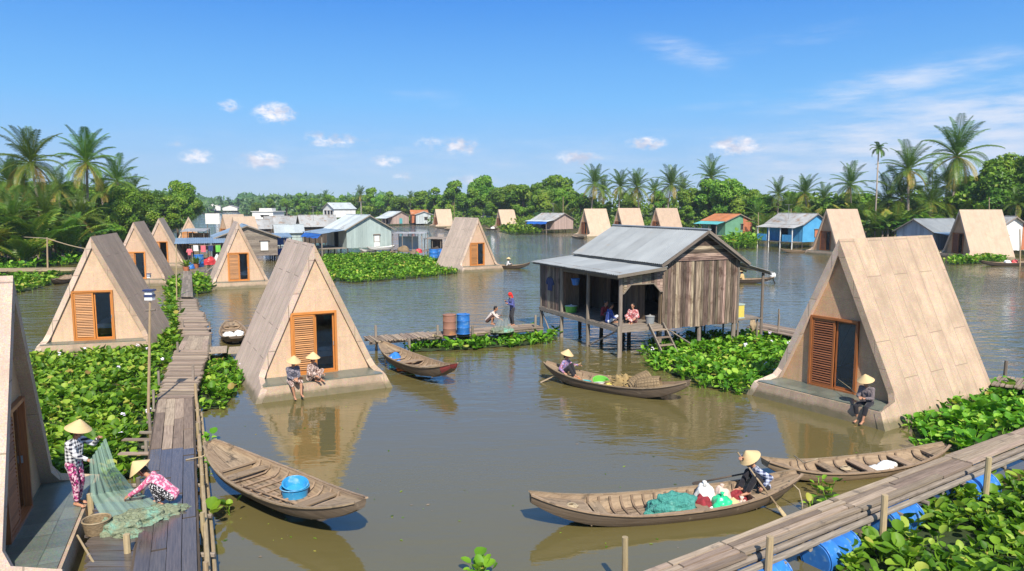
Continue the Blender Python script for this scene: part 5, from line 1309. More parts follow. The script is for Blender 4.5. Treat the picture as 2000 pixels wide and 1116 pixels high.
# ------------------------------------------------------------------ the net being mended, other nets
def veil(label, rows, mat_, fold=.05, nf=7, seed=0, nu=40, nv=40, name='fishing_net'):
    """rows: list of (left, right) points from top to bottom; folds run down the cloth"""
    P = []; U = []; Fs = []
    rows = [(V(a), V(c)) for a, c in rows]
    for j in range(nv + 1):
        t = j / nv * (len(rows) - 1); i = min(int(t), len(rows) - 2); f = t - i
        f = f * f * (3 - 2 * f) * .5 + f * .5
        l, r_ = rows[i][0].lerp(rows[i + 1][0], f), rows[i][1].lerp(rows[i + 1][1], f)
        nrm = (r_ - l).cross(V((0, 0, 1))); nrm = nrm.normalized() if nrm.length > 1e-5 else V((0, 1, 0))
        for k in range(nu + 1):
            u = k / nu; amp = fold * (.25 + .75 * j / nv)
            w = amp * (math.sin(u * nf * 6.28 + seed + j * .05) + .6 * noise.noise(V((u * 5, j / nv * 3, seed))))
            P.append(l.lerp(r_, u) + nrm * w + V((0, 0, .03 * noise.noise(V((u * 7, j * .2, seed + 4))) * j / nv)))
    for j in range(nv):
        for k in range(nu):
            a = j * (nu + 1) + k
            Fs.append((a, a + 1, a + nu + 2, a + nu + 1)); U.append([(k / nu, j / nv), ((k + 1) / nu, j / nv), ((k + 1) / nu, (j + 1) / nv), (k / nu, (j + 1) / nv)])
    b = MB(); b.add(P, Fs, U); o = b.build(name, mat_, None, True); return tag(o, label, 'fishing net')
ht, hb_ = wpt(w1, k1['hl'] + V((0, -.08, -.02))), wpt(w1, k1['hr'] + V((0, -.08, -.02)))
veil('pale green net hanging from the standing woman to the landing stage', [(hb_ + V((-.03, -.05, .02)), ht + V((.06, 0, .03))), (hb_ + V((-.02, -.08, -.28)), ht + V((.28, -.1, -.50))), (hb_ + V((.0, -.14, -.62)), G(262, 955, .62)), (G(205, 1022, .46), G(318, 990, .53)), (G(214, 1046, .42), G(352, 1000, .50))], net_veil, .05, 6, 2, 60, 60)
nh = MB()
for px, py, z, r_, sd in [(236, 1035, .40, (.46, .34, .24), 3), (276, 1018, .44, (.46, .30, .21), 7), (318, 1002, .47, (.42, .24, .15), 11), (348, 992, .47, (.24, .12, .06), 13), (215, 1040, .40, (.24, .2, .13), 17), (255, 1048, .40, (.3, .16, .12), 19)]:
    p = G(px, py, z - .02); lump_mesh(nh, p, r_, sd, 60, 26, .17, 3.6)
tag(nh.build('net_heap', net_olive, None, True), 'olive green end of the net piled across the wet boardwalk planks', 'fishing net')
bk = thing('basket', 'round bamboo basket half hidden beside the piled net and terrace', 'basket', G(190, 1040, .40))
q = MB(); q.lathe([(.001, .01), (.17, .01), (.22, .25), (.235, .25), (.19, 0), (.001, 0)][::-1], 22); smooth_by_angle(q.build('basket_wall', wicker, bk), 50)
q = MB(); q.tube([V((math.cos(j / 22 * 6.2832) * .23, math.sin(j / 22 * 6.2832) * .23, .25)) for j in range(23)], .016, 6, caps=False); q.build('rim', bamboo, bk)
st_ = thing('stick', 'pale bamboo stick leaning over the corner of the slate terrace', 'stick', G(196, 1122, .3))
q = MB(); q.tube([V((0, 0, 0)), G(151, 1046, .62) - st_.location], [.022, .018], 8); q.build('cane', bamboo, st_)
q = MB(); q.tube([(G(151, 1046, .62) - st_.location) * .46, (G(151, 1046, .62) - st_.location) * .5], .027, 8); q.build('node_ring', wood_grey, st_)
veil('thin grey net held between the two people on the dock', [(G(985, 600, 1.75), G(992, 600, 1.75)), (G(975, 622, 1.15), G(990, 620, 1.15)), (G(962, 648, .62), G(1000, 642, .6))], net_fine, .03, 4, 6, 20, 20)
net_heap('small olive net spilling over the front edge of the dock', G(980, 648, .47), .3, (.55, .38, .22), net_olive, 9)

# ------------------------------------------------------------------ loose things
drum('rusty brown drum standing on the dock', G(878, 654, .52), rust_drum, .29, .92, group='drums on the dock')
drum('worn blue drum standing on the dock next to the rusty one', G(905, 652, .52), plastic_blue, .29, .90, 1.0, group='drums on the dock')
drum('blue drum left of its twin at the far end of the hyacinth field', G(847, 507, .1), plastic_blue, .5, 1.15, group='blue drums by the low platform')
drum('blue drum right of its twin beside the lone triangular house', G(862, 505, .1), plastic_blue, .42, 1.1, .5, group='blue drums by the low platform')
drum('tall blue drum at the boardwalk end under the lean-to', G(389, 522, .55), plastic_blue, .42, 1.15)
sack('blue plastic bag beside the drum at the boardwalk end', G(372, 525, .55), (.4, .35, .5), plastic_blue, 'bag', 71); sack('red heap of bags under the lean-to near the grey plank house', G(412, 517, .58), (.7, .4, .7), plastic_red, 'bag', 73); sack('white sack under the lean-to against the grey plank wall', G(425, 516, .58), (.35, .3, .9), bag_white, 'sack', 74)
for i, (px, py, m_, r_, lb) in enumerate([(788, 492, wicker, (.8, .5, .7), 'round wicker hamper before the flat roofed shed'), (808, 495, boat_wood, (.7, .4, .4), 'brown bundle between hamper and red bag before the shed'), (818, 494, plastic_red, (.45, .4, .5), 'red bag before the flat roofed shed'), (852, 490, wood_dark, (.8, .5, .5), 'dark sack on the low cooking platform')]):
    sack(lb, G(px, py, .5), r_, m_, lb.split()[2] if i == 0 else lb.split()[1], 80 + i, knot=False)
def pot(label, loc, m, r=.2, h=.26, lidm=None, cat='pot'):
    o = thing(cat, label, cat, loc); q = MB(); q.lathe([(.001, .01), (r * .8, .01), (r * .96, h), (r + .015, h), (r + .015, h + .015), (r, h + .015), (r * .86, 0), (.001, 0)][::-1], 22); smooth_by_angle(q.build('wall', m, o), 40)
    q = MB(); q.lathe([(r * .97, h - .01), (r * .97, h + .02), (.03, h + .06), (.03, h + .09), (.001, h + .09)], 22); q.build('lid', lidm or m, o); return o
pot('lime green pot with pale lid on the veranda by the plank partition', SX @ V((.3, 4.6, FLZ)), plastic_lime, .3, .28, plastic_white)
pot('grey zinc tub at the head of the veranda ladder', SX @ V((1.75, .35, FLZ)), tin_grey, .2, .30, tin_old, 'tub')
bkt = thing('bucket', 'blue bucket hanging from the veranda beam of the stilt house', 'bucket', SX @ V((.12, 3.9, 2.62)))
q = MB(); q.lathe([(.001, 0), (.14, 0), (.2, .28), (.21, .28), (.205, .3), (.19, .29), (.13, .02), (.001, .02)], 20); smooth_by_angle(q.build('wall', plastic_blue, bkt), 40)
q = MB(); q.tube([(-.2, 0, .28), (-.14, 0, .46), (0, 0, .6), (.14, 0, .46), (.2, 0, .28)], .01, 6); q.build('bail_handle', black_rubber, bkt)
cg = thing('crate', 'pale green and yellow box on the side platform of the stilt house', 'box', SX @ V((X2 + .42, .45, 1.14)), HR)
q = MB(); q.box((0, 0, .32), (.5, .45, .58)); q.build('box_body', plastic_yellow, cg); q = MB(); q.box((0, 0, .64), (.54, .49, .06)); q.box((0, 0, .03), (.54, .49, .06)); q.build('lid', tin_wall, cg)
q = MB(); lump_mesh(q, (0, 0, -.4), (.17, .05, .28), 3, amp=.3, flat_bottom=False); tag(q.build('cloth', bamboo, None, True, loc=SX @ V((X2 + 1.05, .05, 1.22)), rz=HR), 'yellow cloth hanging from the side platform beneath the lean-to', 'cloth')
def garment(lb, loc, rz, m):
    b = MB(); o = thing('shirt', lb, 'shirt', loc, rz)
    b.prism([(-.25, 0, 0), (-.42, 0, -.28), (-.3, 0, -.34), (-.22, 0, -.2), (-.22, 0, -.62), (.22, 0, -.62), (.22, 0, -.2), (.3, 0, -.34), (.42, 0, -.28), (.25, 0, 0)], V((0, .04, 0))); b.build('cloth', m, o)
    q = MB(); q.tube([(-.2, .02, .0), (0, .02, .06), (.2, .02, 0)], .012, 6); q.build('hanger', black_rubber, o)
garment('dark blue shirt hanging on the left veranda wall', SX @ V((-.06, 6.1, 2.75)), HR - R(90), navy_cloth)
garment('yellow shirt hanging outside the dull zinc roofed house', G(606, 463, 2.6) if False else AT(606, 453, 93), R(20), plastic_yellow)

def lamp_pole(label, base, top, lamp=True, cross=False, r=.035, cat='pole', group='thin poles in the water', name='pole'):
    o = thing(name, label, cat, base, 0, group); d = V(top) - V(base); m = V((rng.uniform(-.04, .04), 0, 0))
    q = MB(); q.tube([V((0, 0, -.5)), d * .5 + m, d], [r * 1.15, r, r * .8], 8); q.build('shaft', bamboo if r > .03 else wood_grey, o)
    if cross:
        q = MB(); q.tube([d * .93 - V((.12, 0, 0)), d * .93 + V((.16, 0, .02))], .03, 7); q.build('cross_piece', wood_grey, o)
    if lamp:
        q = MB(); q.box(d + V((0, 0, .10)), (.22, .18, .09)); q.box(d + V((0, 0, .26)), (.20, .16, .10)); q.build('lamp_box', plastic_white, o)
        q = MB(); q.box(d + V((0, 0, .18)), (.24, .2, .07)); q.box(d + V((0, 0, .335)), (.28, .24, .05)); q.build('lamp_band', navy_cloth, o)
    return o
pb = G(287, 826, .0); lamp_pole('tall bamboo pole with a small striped lamp box left of the boardwalk', pb, AT(293, 590, pb.y), True, True, .04)
pb = G(291, 568, 0); lamp_pole('thin pole with white lamp box at the second left house terrace', pb, AT(291, 544, pb.y), True, False, .03)
pb = G(345, 600, 0); lamp_pole('thin grey pole standing left of the narrow far boardwalk', pb, AT(344, 477, pb.y), False, False, .035)
pb = G(93, 535, 0); lamp_pole('bamboo pole carrying a slack line before the left palms', pb, AT(92, 464, pb.y), False, False, .07)
t1 = AT(92, 466, pb.y)
q = MB(); e0, e1 = AT(20, 462, 80), AT(250, 487, 70)
q.tube([e0] + [e0.lerp(t1, k / 6) for k in range(1, 6)] + [t1] + [t1.lerp(e1, k / 8) - Z * (.5 * math.sin(math.pi * k / 8)) for k in range(1, 9)], .045, 6)
tag(q.build('slack_line', rope_mat), 'slack pale line strung from the left bank over a bamboo pole', 'rope')
for px, py, tp_, D_, lb in [(887, 437, 394, 205, 'bare pole standing right of the small far triangular house'), (1932, 495, 386, 96, 'tall pole behind the white plank house at the right'), (1545, 470, 408, 112, 'pale post behind the bright blue house roof'), (1481, 470, 415, 112, 'grey post between the green house and the blue house'), (355, 452, 425, 150, 'thin pole between the two far left triangular houses'), (1100, 440, 385, 165, 'pale bare trunk pole behind the pink planked house'), (1992, 525, 448, 74, 'white topped mooring post at the right edge')]:
    bq = AT(px, py, D_); lamp_pole(lb, V((bq.x, bq.y, max(0, min(bq.z, .4)))), AT(px, tp_, D_), False, False, .07)
# ------------------------------------------------------------------ lines, laundry, aerials, more clutter
def line(label, a, b_, sag, r=.02, cat='wire', name='wire'):
    a, b_ = V(a), V(b_); q = MB(); q.tube([a.lerp(b_, k / 10) - Z * sag * math.sin(math.pi * k / 10) for k in range(11)], r, 5); return tag(q.build(name, black_rubber), label, cat, 'sagging wires over the houses')
line('wire sagging from the grey plank house to the pale green gable', AT(552, 463, 78), AT(675, 444, 91), .5)
line('wire sagging between the pale green gable and the flat roofed shed', AT(765, 441, 91), AT(828, 455, 90), .4)
line('wire running from the blue house roof post to the green house', AT(1545, 412, 112), AT(1481, 418, 112), .5)
line('wire running from the white plank house pole to the right edge', AT(1932, 390, 96), AT(2040, 410, 90), .6)
def aerial(label, p, h):
    o = thing('aerial', label, 'aerial', p, rng.uniform(0, 3), 'television aerials on roofs'); q = MB(); q.tube([(0, 0, -.3), (0, 0, h)], .03, 6); q.build('mast', tin_old, o)
    q = MB(); q.beam((-.6, 0, h), (.6, 0, h), .035, .035)
    for k in range(6): q.beam((-.55 + k * .22, -.3, h), (-.55 + k * .22, .3, h), .025, .025)
    q.build('antenna_head', tin_old, o)
aerial('aerial on the roof of the bright blue house', AT(1540, 424, 107), 1.8); aerial('aerial on the ridge of the pale green gabled house', AT(705, 419, 93), 1.6); aerial('aerial on the dull zinc roofed house', AT(612, 428, 101), 1.7); aerial('aerial on the pink planked house', AT(1080, 417, 160), 2.2)
ll = thing('clothes_line', 'clothes line with four garments beside the low lean-to shelter', 'clothes line', G(402, 512, .55))
q = MB(); q.tube([(-1.6, 0, 1.75), (0, 0, 1.66), (1.6, 0, 1.75)], .015, 5); q.build('cord', rope_mat, ll)
for k, m_ in enumerate((white_cloth, salmon_shirt, navy_cloth, plastic_lime)):
    q = MB(); x = -1.2 + k * .75
    for i in range(5):
        a0, a1 = .05 * math.sin(i * 1.7 + k), .05 * math.sin((i + 1) * 1.7 + k)
        for dz in (0, .012): q.poly([(x + i * .1, a0 + dz, 1.1 - .1 * (k % 2)), (x + i * .1 + .1, a1 + dz, 1.1 - .1 * (k % 2)), (x + i * .1 + .1, dz, 1.69), (x + i * .1, dz, 1.69)])
    q.build('garment', m_, ll)
for i, (px, py, z, lb) in enumerate([(403, 531, .5, 'grey plank leaning on the boardwalk end under the lean-to'), (418, 534, .4, 'second plank leaning beside the boardwalk end')]):
    p0 = G(px, py, z); q = MB(); q.beam(p0, p0 + V((1.1, 1.2, 1.1)), .22, .04); tag(q.build('plank', wood_grey), lb, 'plank')
for i, (px, py, lb) in enumerate([(383, 524, 'small terracotta pot with plants at the boardwalk end'), (364, 530, 'second potted plant left of the boardwalk end')]):
    o = thing('potted_plant', lb, 'plant', G(px, py, .55)); q = MB(); q.lathe([(.001, 0), (.2, 0), (.3, .4), (.26, .4), (.001, .34)], 14); q.build('pot', paint_orange, o)
    q = MB()
    for k in range(60): quad_dir = V((rng.uniform(-1, 1), rng.uniform(-1, 1), rng.uniform(.1, 1.2))); q.beam(quad_dir * .08 + Z * .4, quad_dir * .55 + Z * .4, .07, .012)
    q.build('foliage', leaf_broad, o)
def rope(label, pts, r=.014):
    q = MB(); q.tube([V(p) for p in pts], r, 6); return tag(q.build('mooring_rope', rope_mat, None, True), label, 'rope', 'mooring ropes')
a_ = L1(-.93, 0, .62); rope('mooring rope from the basin sampan to the boardwalk rail', [a_, a_ + V((-.25, -.1, -.12)), a_ + V((-.55, -.25, -.14))])
a_ = L3(.55, -.5, .36); rope('mooring rope from the sampan with sacks to the right boardwalk', [a_, a_ + V((.1, -.35, -.05)), a_ + V((.25, -.7, .18))])
a_ = L2(-.9, .1, .5); rope('slack rope trailing from the stern of the laden sampan', [a_, a_ + V((.12, -.25, -.1)), a_ + V((.16, -.34, -.35)), a_ + V((.15, -.36, -.5))])
a_ = L4(-.9, 0, .5); rope('mooring rope from the red bowed sampan up to the dock', [a_, a_ + V((-.1, .5, -.02)), a_ + V((-.15, .9, .2))])
for lo_, t_, y_, lb in ((L1, -.62, .1, 'coil of rope on the bow deck of the basin sampan'), (L2, .72, .05, 'coil of rope on the foredeck of the laden sampan'), (L3, .1, -.1, 'coil of rope on the bottom boards of the sampan with sacks')):
    z_ = {-.62: .34, .72: .37, .1: .08}[t_]; p = lo_(t_, y_, z_); q = MB()
    q.tube([p + V((math.cos(k * .5) * (.13 - .0012 * k), math.sin(k * .5) * (.11 - .001 * k), .012 * (k // 12) + .01)) for k in range(50)], .013, 5); tag(q.build('rope_coil', rope_mat, None, True), lb, 'rope', 'rope coils in the boats')
# ------------------------------------------------------------------ land and water
right_w = [(430, 780), (-0, 0)]
def strip_land(name, water, back, label=None):
    mb = MB(); zt = .42
    for (a, c), (p, q) in zip(zip(water, water[1:]), zip(back, back[1:])):
        mb.poly([(a[0], a[1], zt), (c[0], c[1], zt), (q[0], q[1], zt + 1.5), (p[0], p[1], zt + 1.5)])
        d = V((c[0] - a[0], c[1] - a[1], 0)).normalized()
        mb.poly([(a[0], a[1], -.4), (c[0], c[1], -.4), (c[0], c[1], zt), (a[0], a[1], zt)])
    o = mb.build(name, earth); tag(o, kind='structure'); return o
LB = [(-57, 60), (-59, 80), (-57, 93), (-61, 110), (-76, 160), (-131, 294), (-213, 490), (-260, 690)]
RB = [(104, 58), (74, 72), (65, 92), (59, 104), (54, 116), (50, 138), (40, 153), (22, 167), (12, 178), (0, 194), (-18, 212), (-38, 236), (-71, 278), (-111, 356), (-182, 493), (-215, 640)]
strip_land('left_bank', LB, [(-400, 20), (-420, 60), (-430, 100), (-440, 150), (-460, 230), (-520, 400), (-620, 620), (-700, 900)])
strip_land('right_bank', RB, [(500, 20), (500, 60), (500, 100), (500, 140), (500, 190), (480, 240), (460, 300), (420, 400), (380, 480), (330, 560), (300, 640), (240, 740), (160, 840), (60, 940), (-60, 1040)])
strip_land('far_bank', [(-330, 685), (-170, 700), (-60, 720)], [(-420, 1100), (-170, 1150), (0, 1100)])
w = MB(); w.poly([(-1100, -40, 0), (1100, -40, 0), (1100, 1300, 0), (-1100, 1300, 0)])
m, t, out = newmat('river_water')
tc = t.n('TexCoord')
def wn(scale, det, rough=.5): return t.n('TexNoise', {'Vector': t.n('Mapping', {'Vector': tc.outputs['Object'], 'Scale': scale, 'Rotation': (0, 0, R(-12))}).outputs[0], 'Scale': 1.0, 'Detail': det, 'Roughness': rough}).outputs['Fac']
big = t.ramp(wn((.05, .035, .03), 4., .6), [(.38, .06), (.62, 1.0)])
sx_ = t.n('SeparateXYZ', {0: tc.outputs['Object']})
far_ = t.n('MapRange', {0: sx_.outputs[1], 1: 20., 2: 60., 3: .22, 4: 2.1}).outputs[0]    # the sheltered pool between houses is calmer than the open channel
wave = t.math('ADD', t.math('MULTIPLY', wn((.55, 1.5, 1), 3.), .75), t.math('MULTIPLY', wn((2.2, 5.5, 1), 3.), .22))
hgt = t.math('MULTIPLY', wave, t.math('MULTIPLY', t.math('ADD', big, .25), far_))
bp = t.n('Bump', {'Height': hgt, 'Strength': 1.0, 'Distance': .15})
cn = wn((.12, .12, .1), 4.)
col = t.mix(cn, (.125, .100, .034), (.105, .090, .036))
bs = t.n('BsdfPrincipled', {'Base Color': col, 'Roughness': .03, 'IOR': 1.68, 'Specular IOR Level': .6})
t.link(bp.outputs[0], bs.inputs['Normal']); t.link(bs.outputs[0], out.inputs[0])
tag(w.build('water', m), kind='structure')

# ------------------------------------------------------------------ water hyacinth
def in_poly(p, poly):
    c = False; j = len(poly) - 1
    for i in range(len(poly)):
        a, b_ = poly[i], poly[j]
        if (a.y > p.y) != (b_.y > p.y) and p.x < (b_.x - a.x) * (p.y - a.y) / (b_.y - a.y) + a.x: c = not c
        j = i
    return c

def hy_leaf(mb, base, az, tilt, ln, wd, hgt, nseg, mi=0):
    ca, sa = math.cos(az), math.sin(az)
    out_ = V((ca, sa, 0)); lat = V((-sa, ca, 0))
    tip0 = base + out_ * (hgt * .42) + Z * hgt
    d = out_ * math.cos(tilt) + Z * math.sin(tilt); n = Z * math.cos(tilt) - out_ * math.sin(tilt)
    r = rng.random(); r = r ** 1.25
    P = [tip0 + d * ln * .46 - n * wd * .13]; 
    for k in range(nseg):
        an = 2 * math.pi * (k + .5) / nseg; c, s_ = math.cos(an), math.sin(an)
        wv = (1.0 if c < 0 else 1 - .25 * c * c)
        P.append(tip0 + d * ln * (.5 + .5 * c) + lat * (wd * .5 * s_ * wv) + n * (wd * .16 * abs(s_) - .05 * ln * max(0, c)) + n * rng.uniform(-.008, .008))
    Fs = [(0, 1 + k, 1 + (k + 1) % nseg) for k in range(nseg)]
    mb.add(P, Fs, [[(0, 0)] * 3] * nseg, mi, r)
    w_ = .011
    mb.add([base - lat * w_, base + lat * w_, tip0 + lat * w_ * .7 + d * .02, tip0 - lat * w_ * .7 + d * .02], [(0, 1, 2, 3)], [[(0, 0)] * 4], mi, .55 + .3 * r)

def hyacinth(label, poly_px, dens, size=.22, hgt=.32, nseg=8, flowers=0, name='water_hyacinth', edge=.35, mat_sheet=True):
    poly = [G(*p) for p in poly_px]
    x0, x1 = min(p.x for p in poly), max(p.x for p in poly); y0, y1 = min(p.y for p in poly), max(p.y for p in poly)
    n = int((x1 - x0) * (y1 - y0) * dens / 5); mb = MB()
    for i in range(n):
        p = V((rng.uniform(x0, x1), rng.uniform(y0, y1), 0))
        q = p + V((noise.noise(p * 1.1), noise.noise(p * 1.1 + V((9, 0, 0))), 0)) * edge * 1.6
        if not in_poly(q, poly): continue
        k = .75 + .5 * (noise.noise(p * .8 + V((3, 3, 3))) + .5); a0 = rng.uniform(0, 6.28)
        for j in range(rng.choice((4, 5, 5, 6))):
            s_ = size * rng.uniform(.5, 1.3) * k
            hy_leaf(mb, p + V((rng.uniform(-.05, .05), rng.uniform(-.05, .05), .0)), a0 + j * 2.4 + rng.uniform(-.4, .4), R(rng.uniform(-10, 62)), s_ * 1.08, s_ * .95, hgt * rng.uniform(.3, 1.15) * k, nseg)
        if rng.random() < flowers:
            c = p + Z * (hgt * k * 1.3)
            for j in range(7): lump_mesh(mb, c + V((rng.uniform(-.05, .05), rng.uniform(-.05, .05), rng.uniform(-.05, .07))), (.035, .035, .03), j, 7, 4, 0, mi=2)
    if mat_sheet:
        cen = sum(poly, V((0, 0, 0))) / len(poly); P = []; m_ = len(poly) * 6
        for i in range(m_):
            a, b_ = poly[i // 6], poly[(i // 6 + 1) % len(poly)]; q = a.lerp(b_, (i % 6) / 6); q = q.lerp(cen, min(.3, .22 / max(.5, (q - cen).length)))
            q += V((noise.noise(q * 2), noise.noise(q * 2 + V((5, 0, 0))), 0)) * .15
            P.append(V((q.x, q.y, .012 + .03 * (i % 2))))
        b = len(mb.v)
        from mathutils.geometry import tessellate_polygon
        tris = tessellate_polygon([P])
        mb.add(P, [tuple(t_) for t_ in tris], [[(P[k].x, P[k].y) for k in t_] for t_ in tris], 1, .5)
    o = mb.build(name, [leaf_hya, river_mud, flower], None, True)
    return tag(o, label, 'water plants', 'floating water hyacinth beds', 'stuff')

hyacinth('broad hyacinth bed with white flowers left of the boardwalk', [(48, 704), (180, 694), (300, 684), (322, 650), (338, 618), (354, 640), (340, 690), (312, 742), (300, 800), (284, 880), (262, 945), (185, 932), (86, 945), (60, 800)], 86, .18, .23, 9, .006)
hyacinth('hyacinth strip between the boardwalk and the central house', [(388, 694), (455, 694), (476, 745), (440, 800), (395, 808), (380, 770)], 74, .175, .22, 8, .006)
hyacinth('large hyacinth field in front of the pale green house', [(626, 508), (640, 502), (760, 498), (850, 507), (897, 535), (800, 545), (690, 553), (640, 549)], 32, .215, .30, 6)
hyacinth('narrow hyacinth fringe along the front of the dock', [(785, 676), (830, 667), (900, 664), (985, 654), (1088, 650), (1096, 664), (1040, 676), (900, 686), (800, 690)], 40, .22, .26, 7)
hyacinth('dense hyacinth clump between stilt house ladder and large house', [(1252, 694), (1300, 664), (1400, 658), (1480, 654), (1562, 660), (1545, 692), (1502, 738), (1465, 774), (1380, 760), (1300, 732), (1265, 712)], 80, .175, .25, 8, .02)
hyacinth('hyacinth bed beside the large house and right boardwalk', [(1768, 838), (1800, 800), (1900, 772), (2050, 748), (2120, 800), (2000, 846), (1905, 888), (1800, 890)], 76, .20, .28, 9)
hyacinth('close hyacinth bed below the right boardwalk', [(1630, 1130), (1672, 1065), (1760, 1018), (1860, 980), (1960, 945), (2060, 910), (2180, 1000), (2120, 1200), (1600, 1200)], 72, .19, .26, 10)
hyacinth('hyacinth patch at the far left edge before the palms', [(-80, 566), (0, 545), (60, 540), (112, 544), (104, 556), (60, 568), (0, 580)], 22, .28, .38, 6)
hyacinth('hyacinth band under the left bank palms', [(-80, 524), (90, 506), (160, 501), (230, 497), (240, 506), (150, 516), (80, 523), (-80, 545)], 13, .34, .45, 6)
hyacinth('small hyacinth raft between the sampans and the right boardwalk', [(1560, 992), (1580, 968), (1640, 958), (1655, 968), (1600, 1000)], 40, .20, .28, 9)
hyacinth('sparse hyacinth sprigs beside the wet boardwalk and basin sampan', [(385, 870), (425, 868), (415, 905), (398, 940), (382, 930)], 30, .16, .22, 8, mat_sheet=False)
hyacinth('bright hyacinth sprig floating below the basin sampan', [(392, 1022), (460, 1000), (470, 1022), (440, 1052), (395, 1052)], 20, .21, .28, 9, mat_sheet=False)
hyacinth('hyacinth tips rising at the bottom middle of the water', [(870, 1150), (900, 1134), (990, 1124), (1010, 1140), (960, 1165)], 40, .17, .24, 9, mat_sheet=False)
hyacinth('hyacinth fringe before the weedy far triangular house', [(1846, 512), (1900, 508), (1960, 506), (1962, 514), (1850, 518)], 24, .30, .5, 6)
hyacinth('hyacinth fringe under the green house', [(1412, 478), (1445, 471), (1478, 476), (1478, 486), (1430, 487)], 12, .5, 1.2, 6)
hyacinth('hyacinth tuft by the narrow far boardwalk', [(374, 560), (384, 541), (412, 548), (412, 572), (384, 576)], 34, .26, .4, 6)
hyacinth('hyacinth tuft left of the narrow far boardwalk', [(322, 590), (335, 545), (350, 545), (352, 600), (345, 640), (330, 620)], 30, .26, .4, 6)
hyacinth('hyacinth patch reaching the second small far triangular house', [(972, 452), (1000, 447), (1040, 450), (1060, 458), (1000, 459)], 5, .6, .9, 5)

# ------------------------------------------------------------------ trees
def quad_leaf(mb, p, n, s_, r, asp=.62):
    a = n.orthogonal().normalized(); an = rng.uniform(0, 6.28)
    x = a * math.cos(an) + n.cross(a) * math.sin(an); y = n.cross(x)
    mb.add([p - x * s_, p + y * s_ * asp - n * s_ * .18, p + x * s_, p - y * s_ * asp - n * s_ * .18], [(0, 1, 2), (0, 2, 3)], [[(0, 0)] * 3] * 2, 0, r)

def rdir(r_):
    while True:
        v = V((r_.uniform(-1, 1), r_.uniform(-1, 1), r_.uniform(-1, 1)))
        if .05 < v.length < 1: return v.normalized()

def broad_proto(seed, n, Ht=10., rad=4., cz=.62, ch=.36, lumps=15, leaf=.30, mat_=None, tone=0., base=.0):
    r_ = random.Random(seed); mb = MB(); L = []
    for i in range(lumps):
        v = rdir(r_) * (r_.random() ** .45)
        c = V((v.x * rad * .72, v.y * rad * .72, Ht * cz + v.z * Ht * ch * .80)); lr = rad * r_.uniform(.24, .42)
        L.append((c, lr, r_.uniform(-.32, .32)))
    L.append((V((0, 0, Ht * (cz + ch) - rad * .5)), rad * .36, .1))
    wts = [l[1] ** 2 for l in L]
    for i in range(n):
        c, lr, tn = r_.choices(L, wts)[0]
        d = rdir(r_); 
        if d.z < -.3 and r_.random() < .6: d.z = -d.z
        p = c + V((d.x * lr, d.y * lr, d.z * lr * .82)) * (r_.uniform(.55, 1.0) ** .5 + .34 * noise.noise(d * 2.6 + c))
        nn = (d * .8 + rdir(r_) * .7 + Z * .25).normalized()
        quad_leaf(mb, p, nn, leaf * r_.uniform(.6, 1.3), min(1, max(0, r_.gauss(.5 + tn + tone, .2))))
    crown = mb; tr = MB()
    tr.tube([V((0, 0, -.5)), V((.1, .05, Ht * .2)), V((-.05, .1, Ht * .45)), V((0, 0, Ht * .75))], [.30, .22, .17, .06], 8)
    for c, lr, tn in L[:9]:
        st = V((0, 0, Ht * r_.uniform(.22, .5))); m_ = st.lerp(c, .5) + V((0, 0, -.3)); tr.tube([st, m_, c], [.11, .07, .03], 5)
    return tr, crown

def frond(mb, base, az, el, ln, droop, nl, lw, ll, r, hang=.5, twist=0.):
    """one pinnate frond: arching rachis with two rows of narrow leaflets"""
    ca, sa = math.cos(az), math.sin(az); out_ = V((ca, sa, 0)); lat0 = V((-sa, ca, 0))
    pts = []; p = V(base); e = el; k = 10
    for i in range(k + 1):
        pts.append(p.copy()); p = p + (out_ * math.cos(e) + Z * math.sin(e)) * (ln / k); e -= droop / k * (.5 + i / k)
    mb.tube(pts, [.05 * (1 - .8 * i / k) + .006 for i in range(k + 1)], 4, rn=min(1, r + .25), caps=False)
    for i in range(nl):
        f = .10 + .88 * (i + .5) / nl; t = f * k; j = min(int(t), k - 1); q = pts[j].lerp(pts[j + 1], t - j); tg = (pts[j + 1] - pts[j]).normalized()
        L_ = ll * (math.sin(math.pi * (f * .82 + .14)) ** .6) * rng.uniform(.85, 1.1)
        up = lat0.cross(tg); up = up if up.z > 0 else -up
        for sg in (-1, 1):
            d = (lat0 * sg * .8 + tg * .55 + up * .18).normalized(); d2 = (d - Z * hang * rng.uniform(.7, 1.3)).normalized()
            w_ = tg * lw * .5; a = q + d * L_ * .5; b_ = a + d2 * L_ * .5
            mb.add([q - w_ * .5, q + w_ * .5, a + w_, a - w_, b_], [(0, 1, 2, 3), (3, 2, 4)], [[(0, 0)] * 4, [(0, 0)] * 3], 0, min(1, max(0, r + rng.uniform(-.12, .12))))

